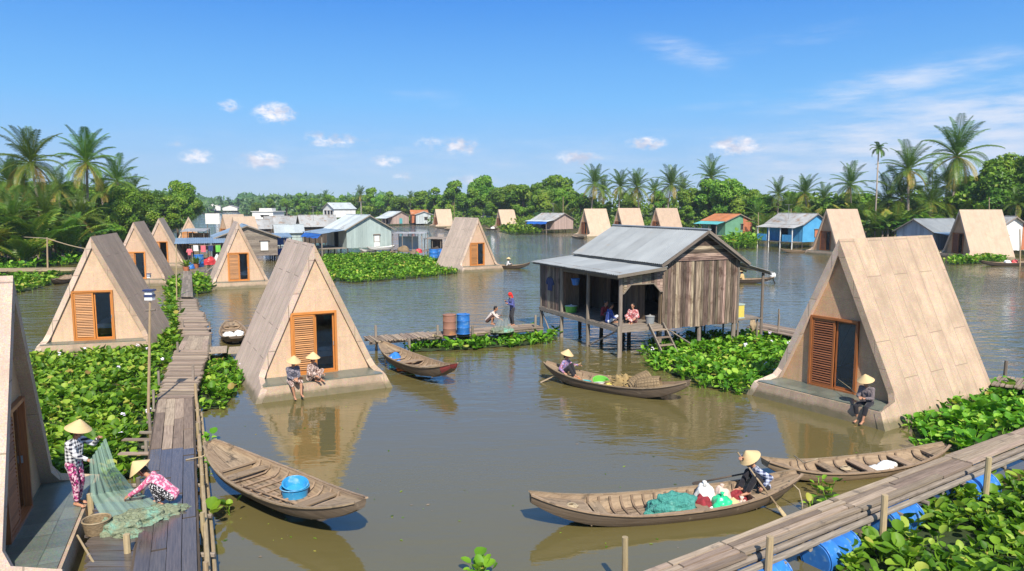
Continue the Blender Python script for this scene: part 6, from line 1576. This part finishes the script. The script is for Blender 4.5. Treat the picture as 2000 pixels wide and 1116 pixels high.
def coco_proto(seed, Ht=11., nf=26, ln=3.6, lean=.8, nl=26, ll=.85):
    global rng
    keep = rng; rng = random.Random(seed); mb = MB(); tr = MB()
    az0 = rng.uniform(0, 6.28); top = V((lean * math.cos(az0), lean * math.sin(az0), Ht - ln * .62))
    tr.tube([V((0, 0, -.5)), V((top.x * .15, top.y * .15, top.z * .3)), V((top.x * .5, top.y * .5, top.z * .68)), top], [.24, .17, .145, .12], 9)
    for i in range(nf):
        f = i / nf; el = R(84 - 128 * f ** 1.05 + rng.uniform(-9, 9))
        old = f > .8
        frond(mb, top + V((0, 0, .05 - .1 * f)), i * 2.39996 + rng.uniform(-.25, .25), el, ln * rng.uniform(.85, 1.1) * (1 if f < .85 else .85), R(42 + 50 * f) * rng.uniform(.8, 1.2), nl, .088, ll, (.35 + .3 * f if not old else rng.choice((.7, .9, .98))), .35 + .9 * f)
    nt = MB()
    for i in range(9): lump_mesh(nt, top + V((math.cos(i * 2.1) * .24, math.sin(i * 2.1) * .24, -.25 - .12 * (i % 3))), (.13, .13, .16), i, 8, 5, 0, flat_bottom=False)
    rng = keep
    return tr, mb, nt

def make_tree(name, cat, tr, crown, barkm, leafm, nuts=None):
    root = thing(name, name, cat); tr.build('trunk', barkm, root, True); crown.build('crown', leafm, root)
    if nuts: nuts.build('coconut', leafm, root, True)
    return root

PROTO = {}; USED = {}
def proto(key, name, cat, H0, fn):
    PROTO[key] = (fn(), H0, name, cat)
proto('bA', 'broadleaf_tree', 'tree', 10., lambda: make_tree('broadleaf_tree', 'tree', *broad_proto(1, 6500, 10, 4.0), bark, leaf_broad))
proto('bB', 'broadleaf_tree', 'tree', 10., lambda: make_tree('broadleaf_tree', 'tree', *broad_proto(2, 5500, 10, 3.3, .60, .40, 17, .28, tone=.14), bark, leaf_broad))
proto('bC', 'broadleaf_tree', 'tree', 10., lambda: make_tree('broadleaf_tree', 'tree', *broad_proto(5, 4800, 10, 4.4, .66, .30, 13, .32, tone=-.12), bark, leaf_broad))
proto('bD', 'broadleaf_tree', 'tree', 10., lambda: make_tree('broadleaf_tree', 'tree', *broad_proto(9, 5200, 10, 3.0, .55, .45, 18, .27, tone=.05), bark, leaf_broad))
proto('bN', 'broadleaf_tree', 'tree', 10., lambda: make_tree('broadleaf_tree', 'tree', *broad_proto(14, 15000, 10, 3.9, .56, .43, 24, .19, tone=.06), bark, leaf_broad))
proto('bM', 'broadleaf_tree', 'tree', 10., lambda: make_tree('broadleaf_tree', 'tree', *broad_proto(18, 15000, 10, 4.6, .56, .40, 26, .20, tone=-.05), bark, leaf_broad))
proto('cA', 'coconut_palm', 'palm', 11., lambda: make_tree('coconut_palm', 'palm', *coco_proto(3, 11, 28, 4.1, .8, 28, .95)[:2], palm_bark, leaf_palm, None))
proto('cB', 'coconut_palm', 'palm', 11., lambda: (lambda t_: make_tree('coconut_palm', 'palm', t_[0], t_[1], palm_bark, leaf_palm, t_[2]))(coco_proto(8, 11, 30, 4.4, 1.2, 30, 1.0)))
proto('cC', 'coconut_palm', 'palm', 11., lambda: (lambda t_: make_tree('coconut_palm', 'palm', t_[0], t_[1], palm_bark, leaf_palm, t_[2]))(coco_proto(12, 11, 26, 3.9, .4, 26, .9)))
proto('cS', 'coconut_palm', 'palm', 7., lambda: make_tree('coconut_palm', 'palm', *coco_proto(21, 7, 22, 4.2, .3, 26, 1.0)[:2], palm_bark, leaf_palm, None))
def areca():
    global rng
    keep = rng; rng = random.Random(5); mb = MB(); tr = MB(); top = V((.15, 0, 11.1))
    tr.tube([V((0, 0, -.5)), V((.02, 0, 5)), top], [.12, .10, .09], 8)
    for i in range(12): frond(mb, top, i * 2.4, R(68 - 9 * i), 1.35, R(95), 14, .10, .42, .2 + .02 * i, .5)
    rng = keep; return make_tree('areca_palm', 'palm', tr, mb, palm_bark, leaf_palm)
proto('cL', 'coconut_palm', 'palm', 12., lambda: (lambda t_: make_tree('coconut_palm', 'palm', t_[0], t_[1], palm_bark, leaf_palm, t_[2]))(coco_proto(31, 12, 32, 4.3, .7, 32, 1.0)))
proto('aR', 'areca_palm', 'palm', 12., areca)
def nipa(seed, n=15, ln=5.0):
    global rng
    keep = rng; rng = random.Random(seed); mb = MB(); tr = MB()
    tr.tube([V((0, 0, -.4)), V((0, 0, .5))], [.5, .25], 8)
    for i in range(n): frond(mb, V((rng.uniform(-.4, .4), rng.uniform(-.4, .4), .3)), i * 2.4 + rng.uniform(-.3, .3), R(rng.uniform(58, 88)), ln * rng.uniform(.8, 1.15), R(rng.uniform(40, 85)), 28, .15, 1.05, rng.choice((.35, .5, .6, .7, .85)), .75)
    rng = keep; return make_tree('nipa_palm', 'palm', tr, mb, palm_bark, leaf_palm)
proto('nA', 'nipa_palm', 'palm', 4.5, lambda: nipa(4)); proto('nB', 'nipa_palm', 'palm', 4.5, lambda: nipa(6, 18, 4.6))
def banana(seed):
    global rng
    keep = rng; rng = random.Random(seed); mb = MB(); tr = MB()
    for s_ in range(3):
        b0 = V((rng.uniform(-.8, .8), rng.uniform(-.6, .6), 0)); h = rng.uniform(1.6, 2.4)
        tr.tube([b0 - Z * .3, b0 + Z * h], [.16, .09], 8)
        for i in range(7):
            az = i * 2.4 + rng.uniform(-.3, .3); ca, sa = math.cos(az), math.sin(az); o_ = V((ca, sa, 0)); lt = V((-sa, ca, 0)); e = R(rng.uniform(40, 80)); p = b0 + Z * h; ln = rng.uniform(1.7, 2.3); k = 9; P = []
            for q in range(k + 1):
                w_ = .30 * math.sin(math.pi * min(1, (q + .4) / (k + .4))) ** .7
                P += [p - lt * w_ - Z * w_ * .25, p.copy(), p + lt * w_ - Z * w_ * .25]
                p = p + (o_ * math.cos(e) + Z * math.sin(e)) * ln / k; e -= R(100) / k
            r = rng.random()
            for q in range(k):
                for c_ in (0, 1):
                    if rng.random() < .08: continue
                    a = q * 3 + c_; mb.add([P[a], P[a + 1], P[a + 4], P[a + 3]], [(0, 1, 2, 3)], [[(0, 0)] * 4], 0, min(1, max(0, r + rng.uniform(-.1, .1))))
    rng = keep; return make_tree('banana_plant', 'plant', tr, mb, bark, leaf_ban)
proto('ba', 'banana_plant', 'plant', 4.2, lambda: banana(2))

TREES = []
def tree(key, px, D, topy, label, group=None, wide=1.0):
    src, H0, name, cat = PROTO[key]; p = AT(px, 400, D); zt = CAMH + (YH - topy) / FX * D * 1.0
    o = src if not USED.get(key) else copy_tree(src); USED[key] = True
    h = max(1.5, zt - .5); s_ = h / H0
    o.location = (p.x, D, .4); o.scale = (s_ * wide, s_ * wide, s_); o.rotation_euler.z = rng.uniform(0, 6.28)
    o['label'] = label; o['category'] = cat; o['group'] = group or {'tree': 'leafy trees along the river banks', 'palm': 'palms along the river banks', 'plant': 'banana plants on the river bank'}[cat]
    return o
# left bank, named one by one
for a in [
    ('cL', 80, 84, 268, 'tallest full crowned coconut palm left of its twin on the left bank', None, .88), ('cL', 170, 94, 270, 'slender coconut palm right of the tallest one on the left bank', None, .85),
    ('cA', 238, 108, 318, 'shorter coconut palm rising between the slender palm and the round tree'), ('cL', 14, 92, 318, 'coconut palm cut by the left edge of the picture'), ('cA', 48, 100, 330, 'coconut palm half hidden behind the tallest left bank palm', None, .9),
    ('bN', 345, 138, 341, 'tall rounded leafy tree at the river end of the left bank', None, .78), ('bM', 300, 128, 368, 'spreading leafy tree left of the tall rounded tree', None, 1.0), ('bN', 258, 120, 358, 'leafy tree right of the shorter left bank palm', None, 1.0), ('bM', 215, 112, 352, 'leafy tree under the shorter left bank palm', None, 1.1),
    ('bN', 372, 170, 374, 'low leafy tree farthest along the left bank', None, 1.0), ('bM', 135, 108, 348, 'dark leafy tree between the two tall left palms', None, 1.1), ('bN', 60, 112, 342, 'leafy tree behind the tallest left palm', None, 1.2), ('bM', -10, 100, 345, 'leafy tree at the left edge behind the cut palm', None, 1.2),
    ('bM', 250, 104, 412, 'low leafy bush like tree before the left bank trees', None, 1.4), ('bN', 320, 134, 410, 'low leafy tree behind the third left row house', None, 1.6), ('bM', 180, 98, 415, 'low dark tree behind the second left row house', None, 1.5), ('bN', 285, 118, 425, 'low dark tree between the second and third left row houses', None, 1.6),
    ('cC', 204, 106, 346, 'palm between the second tall palm and the shorter palm'), ('bN', 232, 100, 350, 'bright leafy tree before the shorter left bank palm', None, .8), ('bN', 285, 112, 362, 'bright leafy tree in the middle of the left bank grove', None, .9), ('bD', 330, 126, 376, 'narrow leafy tree in front of the tall rounded tree', None, 1.2), ('bB', 160, 90, 388, 'light leafy tree under the second tall palm', None, 1.1), ('cS', 90, 80, 372, 'short bushy palm right under the tallest palm'), ('bB', 100, 88, 400, 'light leafy bush tree between nipa palms on the left', None, 1.5), ('bA', 215, 94, 428, 'rounded low tree above the second left row house', None, 1.6),
    ('cS', 30, 78, 378, 'short bushy palm near the left edge above the nipa palms'), ('cS', 150, 86, 384, 'short bushy palm below the slender left bank palm'), ('cC', 118, 104, 340, 'upright palm seen between the two tallest left palms'), ('cC', 262, 116, 350, 'small palm right of the shorter left bank palm'),
    ('nA', 62, 76, 408, 'arching nipa palm nearest the water under the tallest palm', None, 1.1), ('nB', 120, 80, 412, 'arching nipa palm right of the nearest one on the left bank', None, 1.2), ('nA', 10, 78, 392, 'nipa palm at the left edge above the hyacinth patch', None, 1.1), ('nB', 160, 88, 425, 'nipa palm with yellowed fronds behind the wide hyacinth house', None, 1.2), ('nB', 38, 72, 455, 'low nipa palm sprawling at the water line on the left', None, 1.5), ('nA', 205, 96, 438, 'small nipa palm beside the second left row house', None, 1.2), ('nA', -35, 72, 420, 'nipa palm mostly outside the left edge', None, 1.2)]:
    tree(*a)
# right and far bank: kind, px, distance, top row
FAR = [('bA', 500, 330, 392), ('bB', 530, 330, 388), ('bC', 560, 320, 386), ('bD', 585, 310, 374), ('bA', 610, 300, 382), ('cA', 632, 300, 376), ('bB', 648, 290, 380), ('bD', 668, 285, 378), ('bA', 690, 280, 380), ('cC', 706, 275, 368), ('bB', 722, 270, 366), ('bC', 742, 265, 378), ('bD', 762, 255, 370), ('bA', 782, 250, 380), ('cA', 800, 248, 378), ('bB', 818, 242, 372), ('bD', 838, 236, 384), ('bD', 851, 232, 362), ('bB', 884, 228, 352),
       ('bA', 905, 222, 372), ('bN', 948, 214, 333), ('bB', 925, 210, 366), ('bA', 975, 206, 358), ('bN', 1000, 204, 352), ('bC', 1022, 200, 358), ('bB', 1045, 196, 356), ('bN', 1085, 192, 332), ('bA', 1065, 186, 362), ('bC', 1110, 184, 366), ('nA', 1095, 172, 392), ('ba', 1062, 172, 398), ('bA', 930, 204, 400), ('bC', 1015, 190, 398), ('bB', 1040, 188, 392), ('bA', 960, 204, 390),
       ('cB', 1153, 168, 332), ('cA', 1180, 178, 352), ('cC', 1208, 166, 340), ('cB', 1250, 164, 340), ('cB', 1302, 160, 333), ('cA', 1330, 172, 350), ('cC', 1276, 176, 356), ('bC', 1135, 172, 372), ('bA', 1230, 176, 380), ('bB', 1290, 176, 372), ('bC', 1180, 172, 392), ('cA', 1385, 158, 318), ('bN', 1352, 150, 358), ('bN', 1425, 138, 338), ('bB', 1395, 146, 350), ('bA', 1375, 148, 384), ('bA', 1450, 134, 372), ('bB', 1340, 150, 400),
       ('bC', 1480, 134, 366), ('cA', 1520, 126, 356), ('bA', 1500, 130, 374), ('cS', 1478, 124, 398), ('cB', 1580, 120, 350), ('bB', 1548, 126, 372), ('nB', 1560, 114, 402), ('cC', 1612, 118, 365), ('bC', 1600, 122, 380), ('cS', 1540, 118, 385), ('nA', 1498, 118, 412), ('nA', 1590, 112, 402),
       ('cA', 1665, 112, 330), ('aR', 1711, 104, 277), ('bC', 1640, 116, 372), ('nB', 1690, 108, 382), ('cS', 1735, 108, 352), ('bA', 1690, 118, 366), ('cC', 1776, 104, 292), ('nA', 1718, 100, 410), ('ba', 1700, 100, 412), ('ba', 1738, 98, 408), ('nB', 1760, 100, 396), ('cS', 1755, 106, 340),
       ('cB', 1860, 102, 250), ('cS', 1815, 104, 348), ('cA', 1840, 108, 330), ('ba', 1772, 98, 398), ('ba', 1805, 98, 392), ('ba', 1830, 97, 400), ('bM', 1800, 116, 372), ('bN', 1885, 108, 330), ('bM', 1905, 104, 345), ('nA', 1870, 100, 392),
       ('bN', 1948, 100, 292), ('bM', 1990, 98, 290), ('bN', 2030, 96, 305), ('bM', 1965, 96, 352), ('cC', 1984, 90, 372), ('bN', 2010, 92, 372), ('nB', 1930, 96, 402), ('bM', 2060, 88, 330)]
LM = [(0, 545, 'the white two storey building'), (545, 655, 'the dull zinc roofed house'), (655, 752, 'the pale green gabled house'), (752, 828, 'the light tin roofed far house'), (828, 912, 'the first small far triangular house'), (912, 1020, 'the second small far triangular house'), (1020, 1128, 'the pink planked house'), (1128, 1346, 'the three far triangular houses'), (1346, 1472, 'the green house'), (1472, 1618, 'the bright blue house'), (1618, 1755, 'the triangular house on the pontoon'), (1755, 1900, 'the weedy far triangular house'), (1900, 3000, 'the white plank house')]
ADJ = {'bA': 'rounded leafy tree', 'bB': 'light green leafy tree', 'bC': 'spreading dark leafy tree', 'bD': 'narrow leafy tree', 'bN': 'tall leafy tree', 'bM': 'broad leafy tree', 'cA': 'slender coconut palm', 'cB': 'full crowned coconut palm', 'cC': 'upright coconut palm', 'cS': 'short bushy coconut palm', 'aR': 'tall thin areca palm', 'nA': 'arching nipa palm', 'nB': 'low nipa palm', 'ba': 'banana clump'}
ORD = ['first', 'second', 'third', 'fourth', 'fifth', 'sixth', 'seventh']
cnt = {}
for f in sorted(FAR, key=lambda q: q[1]):
    lm = next(l for a, b_, l in LM if a <= f[1] < b_); cnt.setdefault((ADJ[f[0]], lm), []).append(f)
for (adj, lm), fs in cnt.items():
    for i, f in enumerate(fs):
        lab = '%s behind %s' % (adj, lm) if len(fs) == 1 else '%s %s from the left behind %s' % (ORD[i], adj, lm)
        tree(f[0], f[1], f[2] * (1.1 if f[1] > 1345 else 1.04), f[3], lab, None, rng.uniform(.85, 1.2) if f[0][0] == 'b' else rng.uniform(.82, .95))

# far woods and bank undergrowth: masses nobody could count
def mass(name, label, line, n, depth, h0, h1, leaf, seed, matl, cat='undergrowth'):
    r_ = random.Random(seed); mb = MB(); seg = [(V((*a, 0)), V((*b_, 0))) for a, b_ in zip(line, line[1:])]
    wt = [(b_ - a).length / (1 + .0 * a.y) * (120 / max(60, a.y)) ** 1.2 for a, b_ in seg]
    for i in range(n):
        a, b_ = r_.choices(seg, wt)[0]; f = r_.random(); d = (b_ - a).normalized(); back = V((d.y, -d.x, 0)); sc = 1.0
        if back.dot(V((0, 1, 0))) < 0 and abs(back.y) > .2: back = -back
        u = r_.random(); p = a.lerp(b_, f); 
        hh = h0 + (h1 - h0) * max(0, min(1, .5 + .9 * noise.noise(p * .11) + .35 * noise.noise(p * .35)))
        z = hh * (r_.random() ** .7)
        q = p + outward(a, b_) * (depth * u * (.25 + .75 * z / max(.1, hh)))
        nn = (V((0, -1, .5)) + rdir(r_) * 1.1).normalized()
        quad_leaf(mb, V((q.x, q.y, .3 + z)), nn, leaf * r_.uniform(.5, 1.4) * (max(1, p.y / 110) ** .6), min(1, max(0, r_.gauss(.45 + .25 * noise.noise(p * .2 + V((0, 0, z))), .2))), .5)
    return tag(mb.build(name, matl), label, cat, None, 'stuff')
def outward(a, b_):
    d = (b_ - a).normalized(); n = V((-d.y, d.x, 0)); return -n if OUT < 0 else n
OUT = 1; mass('bank_undergrowth', 'dense undergrowth along the left bank', LB[:6], 15000, 9, .9, 4.2, .24, 3, leaf_broad)
OUT = -1; mass('bank_undergrowth', 'dense undergrowth along the right bank', RB[:14], 26000, 9, .6, 4.0, .27, 4, leaf_broad)
OUT = 1; mass('far_woods', 'distant woods along the river bend', [(-131, 294), (-213, 490), (-262, 690)], 5000, 40, 3, 13, .8, 5, leaf_far, 'woods')
OUT = -1; mass('far_woods', 'distant woods beyond the far right bank', [(-95, 330), (-125, 370), (-186, 493), (-222, 640)], 9000, 30, 3, 12, .75, 6, leaf_far, 'woods')
OUT = 1; mass('far_woods', 'distant woods closing the end of the river', [(-340, 690), (-170, 705), (-40, 730)][::-1], 7000, 60, 4, 16, 1.3, 7, leaf_far, 'woods')
OUT = -1; mass('far_woods', 'deep woods behind the right bank trees', [(95, 122), (72, 140), (58, 168), (34, 200), (0, 230), (-40, 262), (-80, 330)], 14000, 14, 3, 9.5, .5, 8, leaf_broad, 'woods')
fh = cabin('white pavilion with tiered pale roof at the far river bend', AT(404, 414, 560), -20, 20, 14, 1.0, 4.5, 8.0, paint_white, tin_pale, detail=False, pitch=1.2)
fh2 = cabin('tiny pale hut on the far shore right of the white pavilion', AT(449, 414, 600), -10, 12, 9, 1.0, 3.6, 5.5, paint_white, tin_old, detail=False, pitch=1.2)
fh3 = cabin('small orange roofed house among trees above the white building', AT(525, 409, 400), 60, 4.5, 4, 1.0, 3.0, 4.2, paint_orange, tin_rust, detail=False, pitch=.5)
# scraps drifting on the river
deb = MB()
for i in range(900):
    px, py = rng.uniform(60, 1950), 520 + 580 * rng.random() ** .8; p = G(px, py, .008)
    if rng.random() > .35 + .9 * noise.noise(p * .25): continue
    a = rng.uniform(0, 6.28); s_ = rng.uniform(.012, .055); x = V((math.cos(a), math.sin(a), 0)); y = V((-x.y, x.x, 0))
    deb.poly([p - x * s_, p + y * s_ * .45 + Z * .006, p + x * s_, p - y * s_ * .5], 0 if i % 3 else 1)
tag(deb.build('floating_scraps', [leaf_hya, bark]), 'leaf scraps drifting on the river surface', 'floating scraps', None, 'stuff')
# ------------------------------------------------------------------ sky, sun, camera
SUN_EL, sdir = R(45), V((.22, -.975, 0)).normalized()
sun_v = V((sdir.x * math.cos(SUN_EL), sdir.y * math.cos(SUN_EL), math.sin(SUN_EL)))
ld = bpy.data.lights.new('sun', 'SUN'); ld.energy = 4.9; ld.angle = R(.5); ld.color = (1.0, .93, .82)
lo = bpy.data.objects.new('sun', ld); COL.objects.link(lo); lo.rotation_euler = (-sun_v).to_track_quat('-Z', 'Y').to_euler()
wd_ = bpy.data.worlds.new('World'); S.world = wd_; wd_.use_nodes = True
t = NT(wd_.node_tree); out = t.n('OutputWorld')
sky = t.n('TexSky', sky_type='NISHITA', sun_disc=False, sun_elevation=SUN_EL, sun_rotation=math.atan2(sdir.x, sdir.y), altitude=0, air_density=1.0, dust_density=.1, ozone_density=1.6)
tc = t.n('TexCoord'); dv_ = t.n('Separate' + 'XYZ', {0: t.n('VectorMath', {0: tc.outputs['Generated']}, operation='NORMALIZE').outputs[0]})
az_ = t.math('ARCTAN2', dv_.outputs[0], dv_.outputs[1]); el_ = t.math('ARCSINE', dv_.outputs[2])
def skypos(px, py):
    d = ray(px, py).normalized(); return math.atan2(d.x, d.y), math.asin(d.z)
uvw = t.n('CombineXYZ', {0: az_, 1: el_, 2: 0.}).outputs[0]
def cn(sc, det, rot=0, ro=.55): return t.n('TexNoise', {'Vector': t.n('Mapping', {'Vector': uvw, 'Scale': sc, 'Rotation': (0, 0, R(rot))}).outputs[0], 'Scale': 1., 'Detail': det, 'Roughness': ro}).outputs['Fac']
puffn = cn((75, 120, 1), 6., 0, .62)
tot = None
for px, py, wx, wy, st in [(537, 221, 30, 15, 1.0), (449, 207, 18, 10, .7), (516, 314, 34, 13, 1.0), (385, 306, 24, 11, .85), (345, 283, 20, 7, .5), (655, 275, 46, 12, .75), (620, 267, 24, 9, .65), (900, 286, 34, 14, .85), (845, 280, 50, 16, .5), (1128, 308, 36, 11, .9), (1264, 281, 30, 10, .95), (1438, 285, 40, 14, 1.0), (755, 314, 24, 10, .8), (790, 345, 20, 8, .65), (925, 352, 40, 10, .7), (568, 352, 16, 6, .4), (1245, 335, 60, 12, .35), (985, 325, 60, 10, .3), (1640, 12, 22, 14, .3)]:
    a0, e0 = skypos(px, py); kx = 1 / (wx / 1400); ky = 1 / (wy / 1400)
    dx = t.math('MULTIPLY', t.math('SUBTRACT', az_, a0), kx); dy = t.math('MULTIPLY', t.math('SUBTRACT', el_, e0), ky)
    r2 = t.math('ADD', t.math('MULTIPLY', dx, dx), t.math('MULTIPLY', dy, dy))
    g = t.math('MULTIPLY', t.math('POWER', 2.718, t.math('MULTIPLY', r2, -.55)), st)
    tot = g if tot is None else t.math('MAXIMUM', tot, g)
puff = t.n('MapRange', {0: t.math('MULTIPLY', tot, t.math('MULTIPLY', t.math('SUBTRACT', puffn, .16), 2.4)), 1: .22, 2: .86, 3: 0., 4: .95}); puff.interpolation_type = 'SMOOTHSTEP'
# high thin streaks towards the right
a1, e1 = skypos(2000, 270); a2, e2 = skypos(1100, 80)
def blob(px, py, wx, wy, st, rot=0):
    a0, e0 = skypos(px, py); c, s_ = math.cos(R(rot)), math.sin(R(rot))
    u = t.math('SUBTRACT', az_, a0); v = t.math('SUBTRACT', el_, e0)
    uu = t.math('ADD', t.math('MULTIPLY', u, c * 1400 / wx), t.math('MULTIPLY', v, s_ * 1400 / wx)); vv = t.math('ADD', t.math('MULTIPLY', u, -s_ * 1400 / wy), t.math('MULTIPLY', v, c * 1400 / wy))
    return t.math('MULTIPLY', t.math('POWER', 2.718, t.math('MULTIPLY', t.math('ADD', t.math('MULTIPLY', uu, uu), t.math('MULTIPLY', vv, vv)), -.5)), st)
wis = t.math('MAXIMUM', blob(1900, 262, 330, 60, 1.05, 8), blob(1760, 160, 190, 24, .72, 8))
wis = t.math('MAXIMUM', wis, blob(1345, 108, 80, 20, .66, -18)); wis = t.math('MAXIMUM', wis, blob(2000, 195, 90, 12, .9, 4)); wis = t.math('MAXIMUM', wis, blob(1560, 75, 200, 20, .35, 6)); wis = t.math('MAXIMUM', wis, blob(1500, 190, 200, 16, .4, 6)); wis = t.math('MAXIMUM', wis, blob(830, 190, 170, 22, .34, -8)); wis = t.math('MAXIMUM', wis, blob(1100, 320, 1200, 60, .46, 0))
stre = cn((9, 52, 1), 9., -9, .68)
wisp = t.n('MapRange', {0: t.math('MULTIPLY', wis, t.math('MULTIPLY', t.math('SUBTRACT', stre, .20), 2.0)), 1: .12, 2: .82, 3: 0., 4: .85}); wisp.interpolation_type = 'SMOOTHSTEP'
skyc = t.mix(1.0, sky.outputs[0], (.80, .97, 1.16, 1), 'MULTIPLY')
skyc = t.mix(.82, skyc, t.ramp(t.math('MULTIPLY', el_, 1 / R(60), clamp=True), [(0., (2.1, 3.2, 4.7)), (.05, (1.5, 3.0, 5.2)), (.13, (.70, 2.75, 5.6)), (.25, (.12, 1.62, 5.1)), (.5, (.7, 2.1, 4.8)), (1., (2.4, 3.0, 4.2))]))
cl = t.mix(wisp.outputs[0], skyc, (5.2, 5.5, 6.2, 1)); cl = t.mix(puff.outputs[0], cl, t.mix(t.ramp(cn((26, 60, 1), 4.), [(.38, 0.), (.58, 1.)]), (3.9, 4.1, 5.0, 1), (7.2, 6.9, 7.0, 1)))
bg = t.n('Background', {'Color': cl, 'Strength': .108}); t.link(bg.outputs[0], out.inputs[0])

cd = bpy.data.cameras.new('camera'); cam = bpy.data.objects.new('camera', cd); COL.objects.link(cam)
cd.sensor_width = 36; cd.lens = FX / 2000 * 36; cd.clip_end = 6000; cd.clip_start = .1
cam.location = (0, 0, CAMH); cam.rotation_euler = (math.pi / 2 - PITCH, 0, 0); S.camera = cam
S.view_settings.view_transform = 'Standard'; S.view_settings.look = 'None'; S.view_settings.gamma = 1; S.view_settings.use_curve_mapping = False
S.view_settings.exposure = 0.62
S.cycles.max_bounces = 8; S.cycles.transparent_max_bounces = 12; S.cycles.use_denoising = True
S.cycles.sample_clamp_indirect = 8
# thin humid air over the whole river
hz = MB(); hz.box((0, 670, 44.2), (2300, 1460, 91.4)); m, t, out = newmat('humid_air')
pv = t.n('VolumePrincipled', {'Color': (.80, .88, 1.0, 1), 'Density': .00028, 'Anisotropy': .2}); t.link(pv.outputs[0], out.inputs['Volume'])
tag(hz.build('haze', m), 'thin humid haze over the river', 'haze', None, 'stuff')
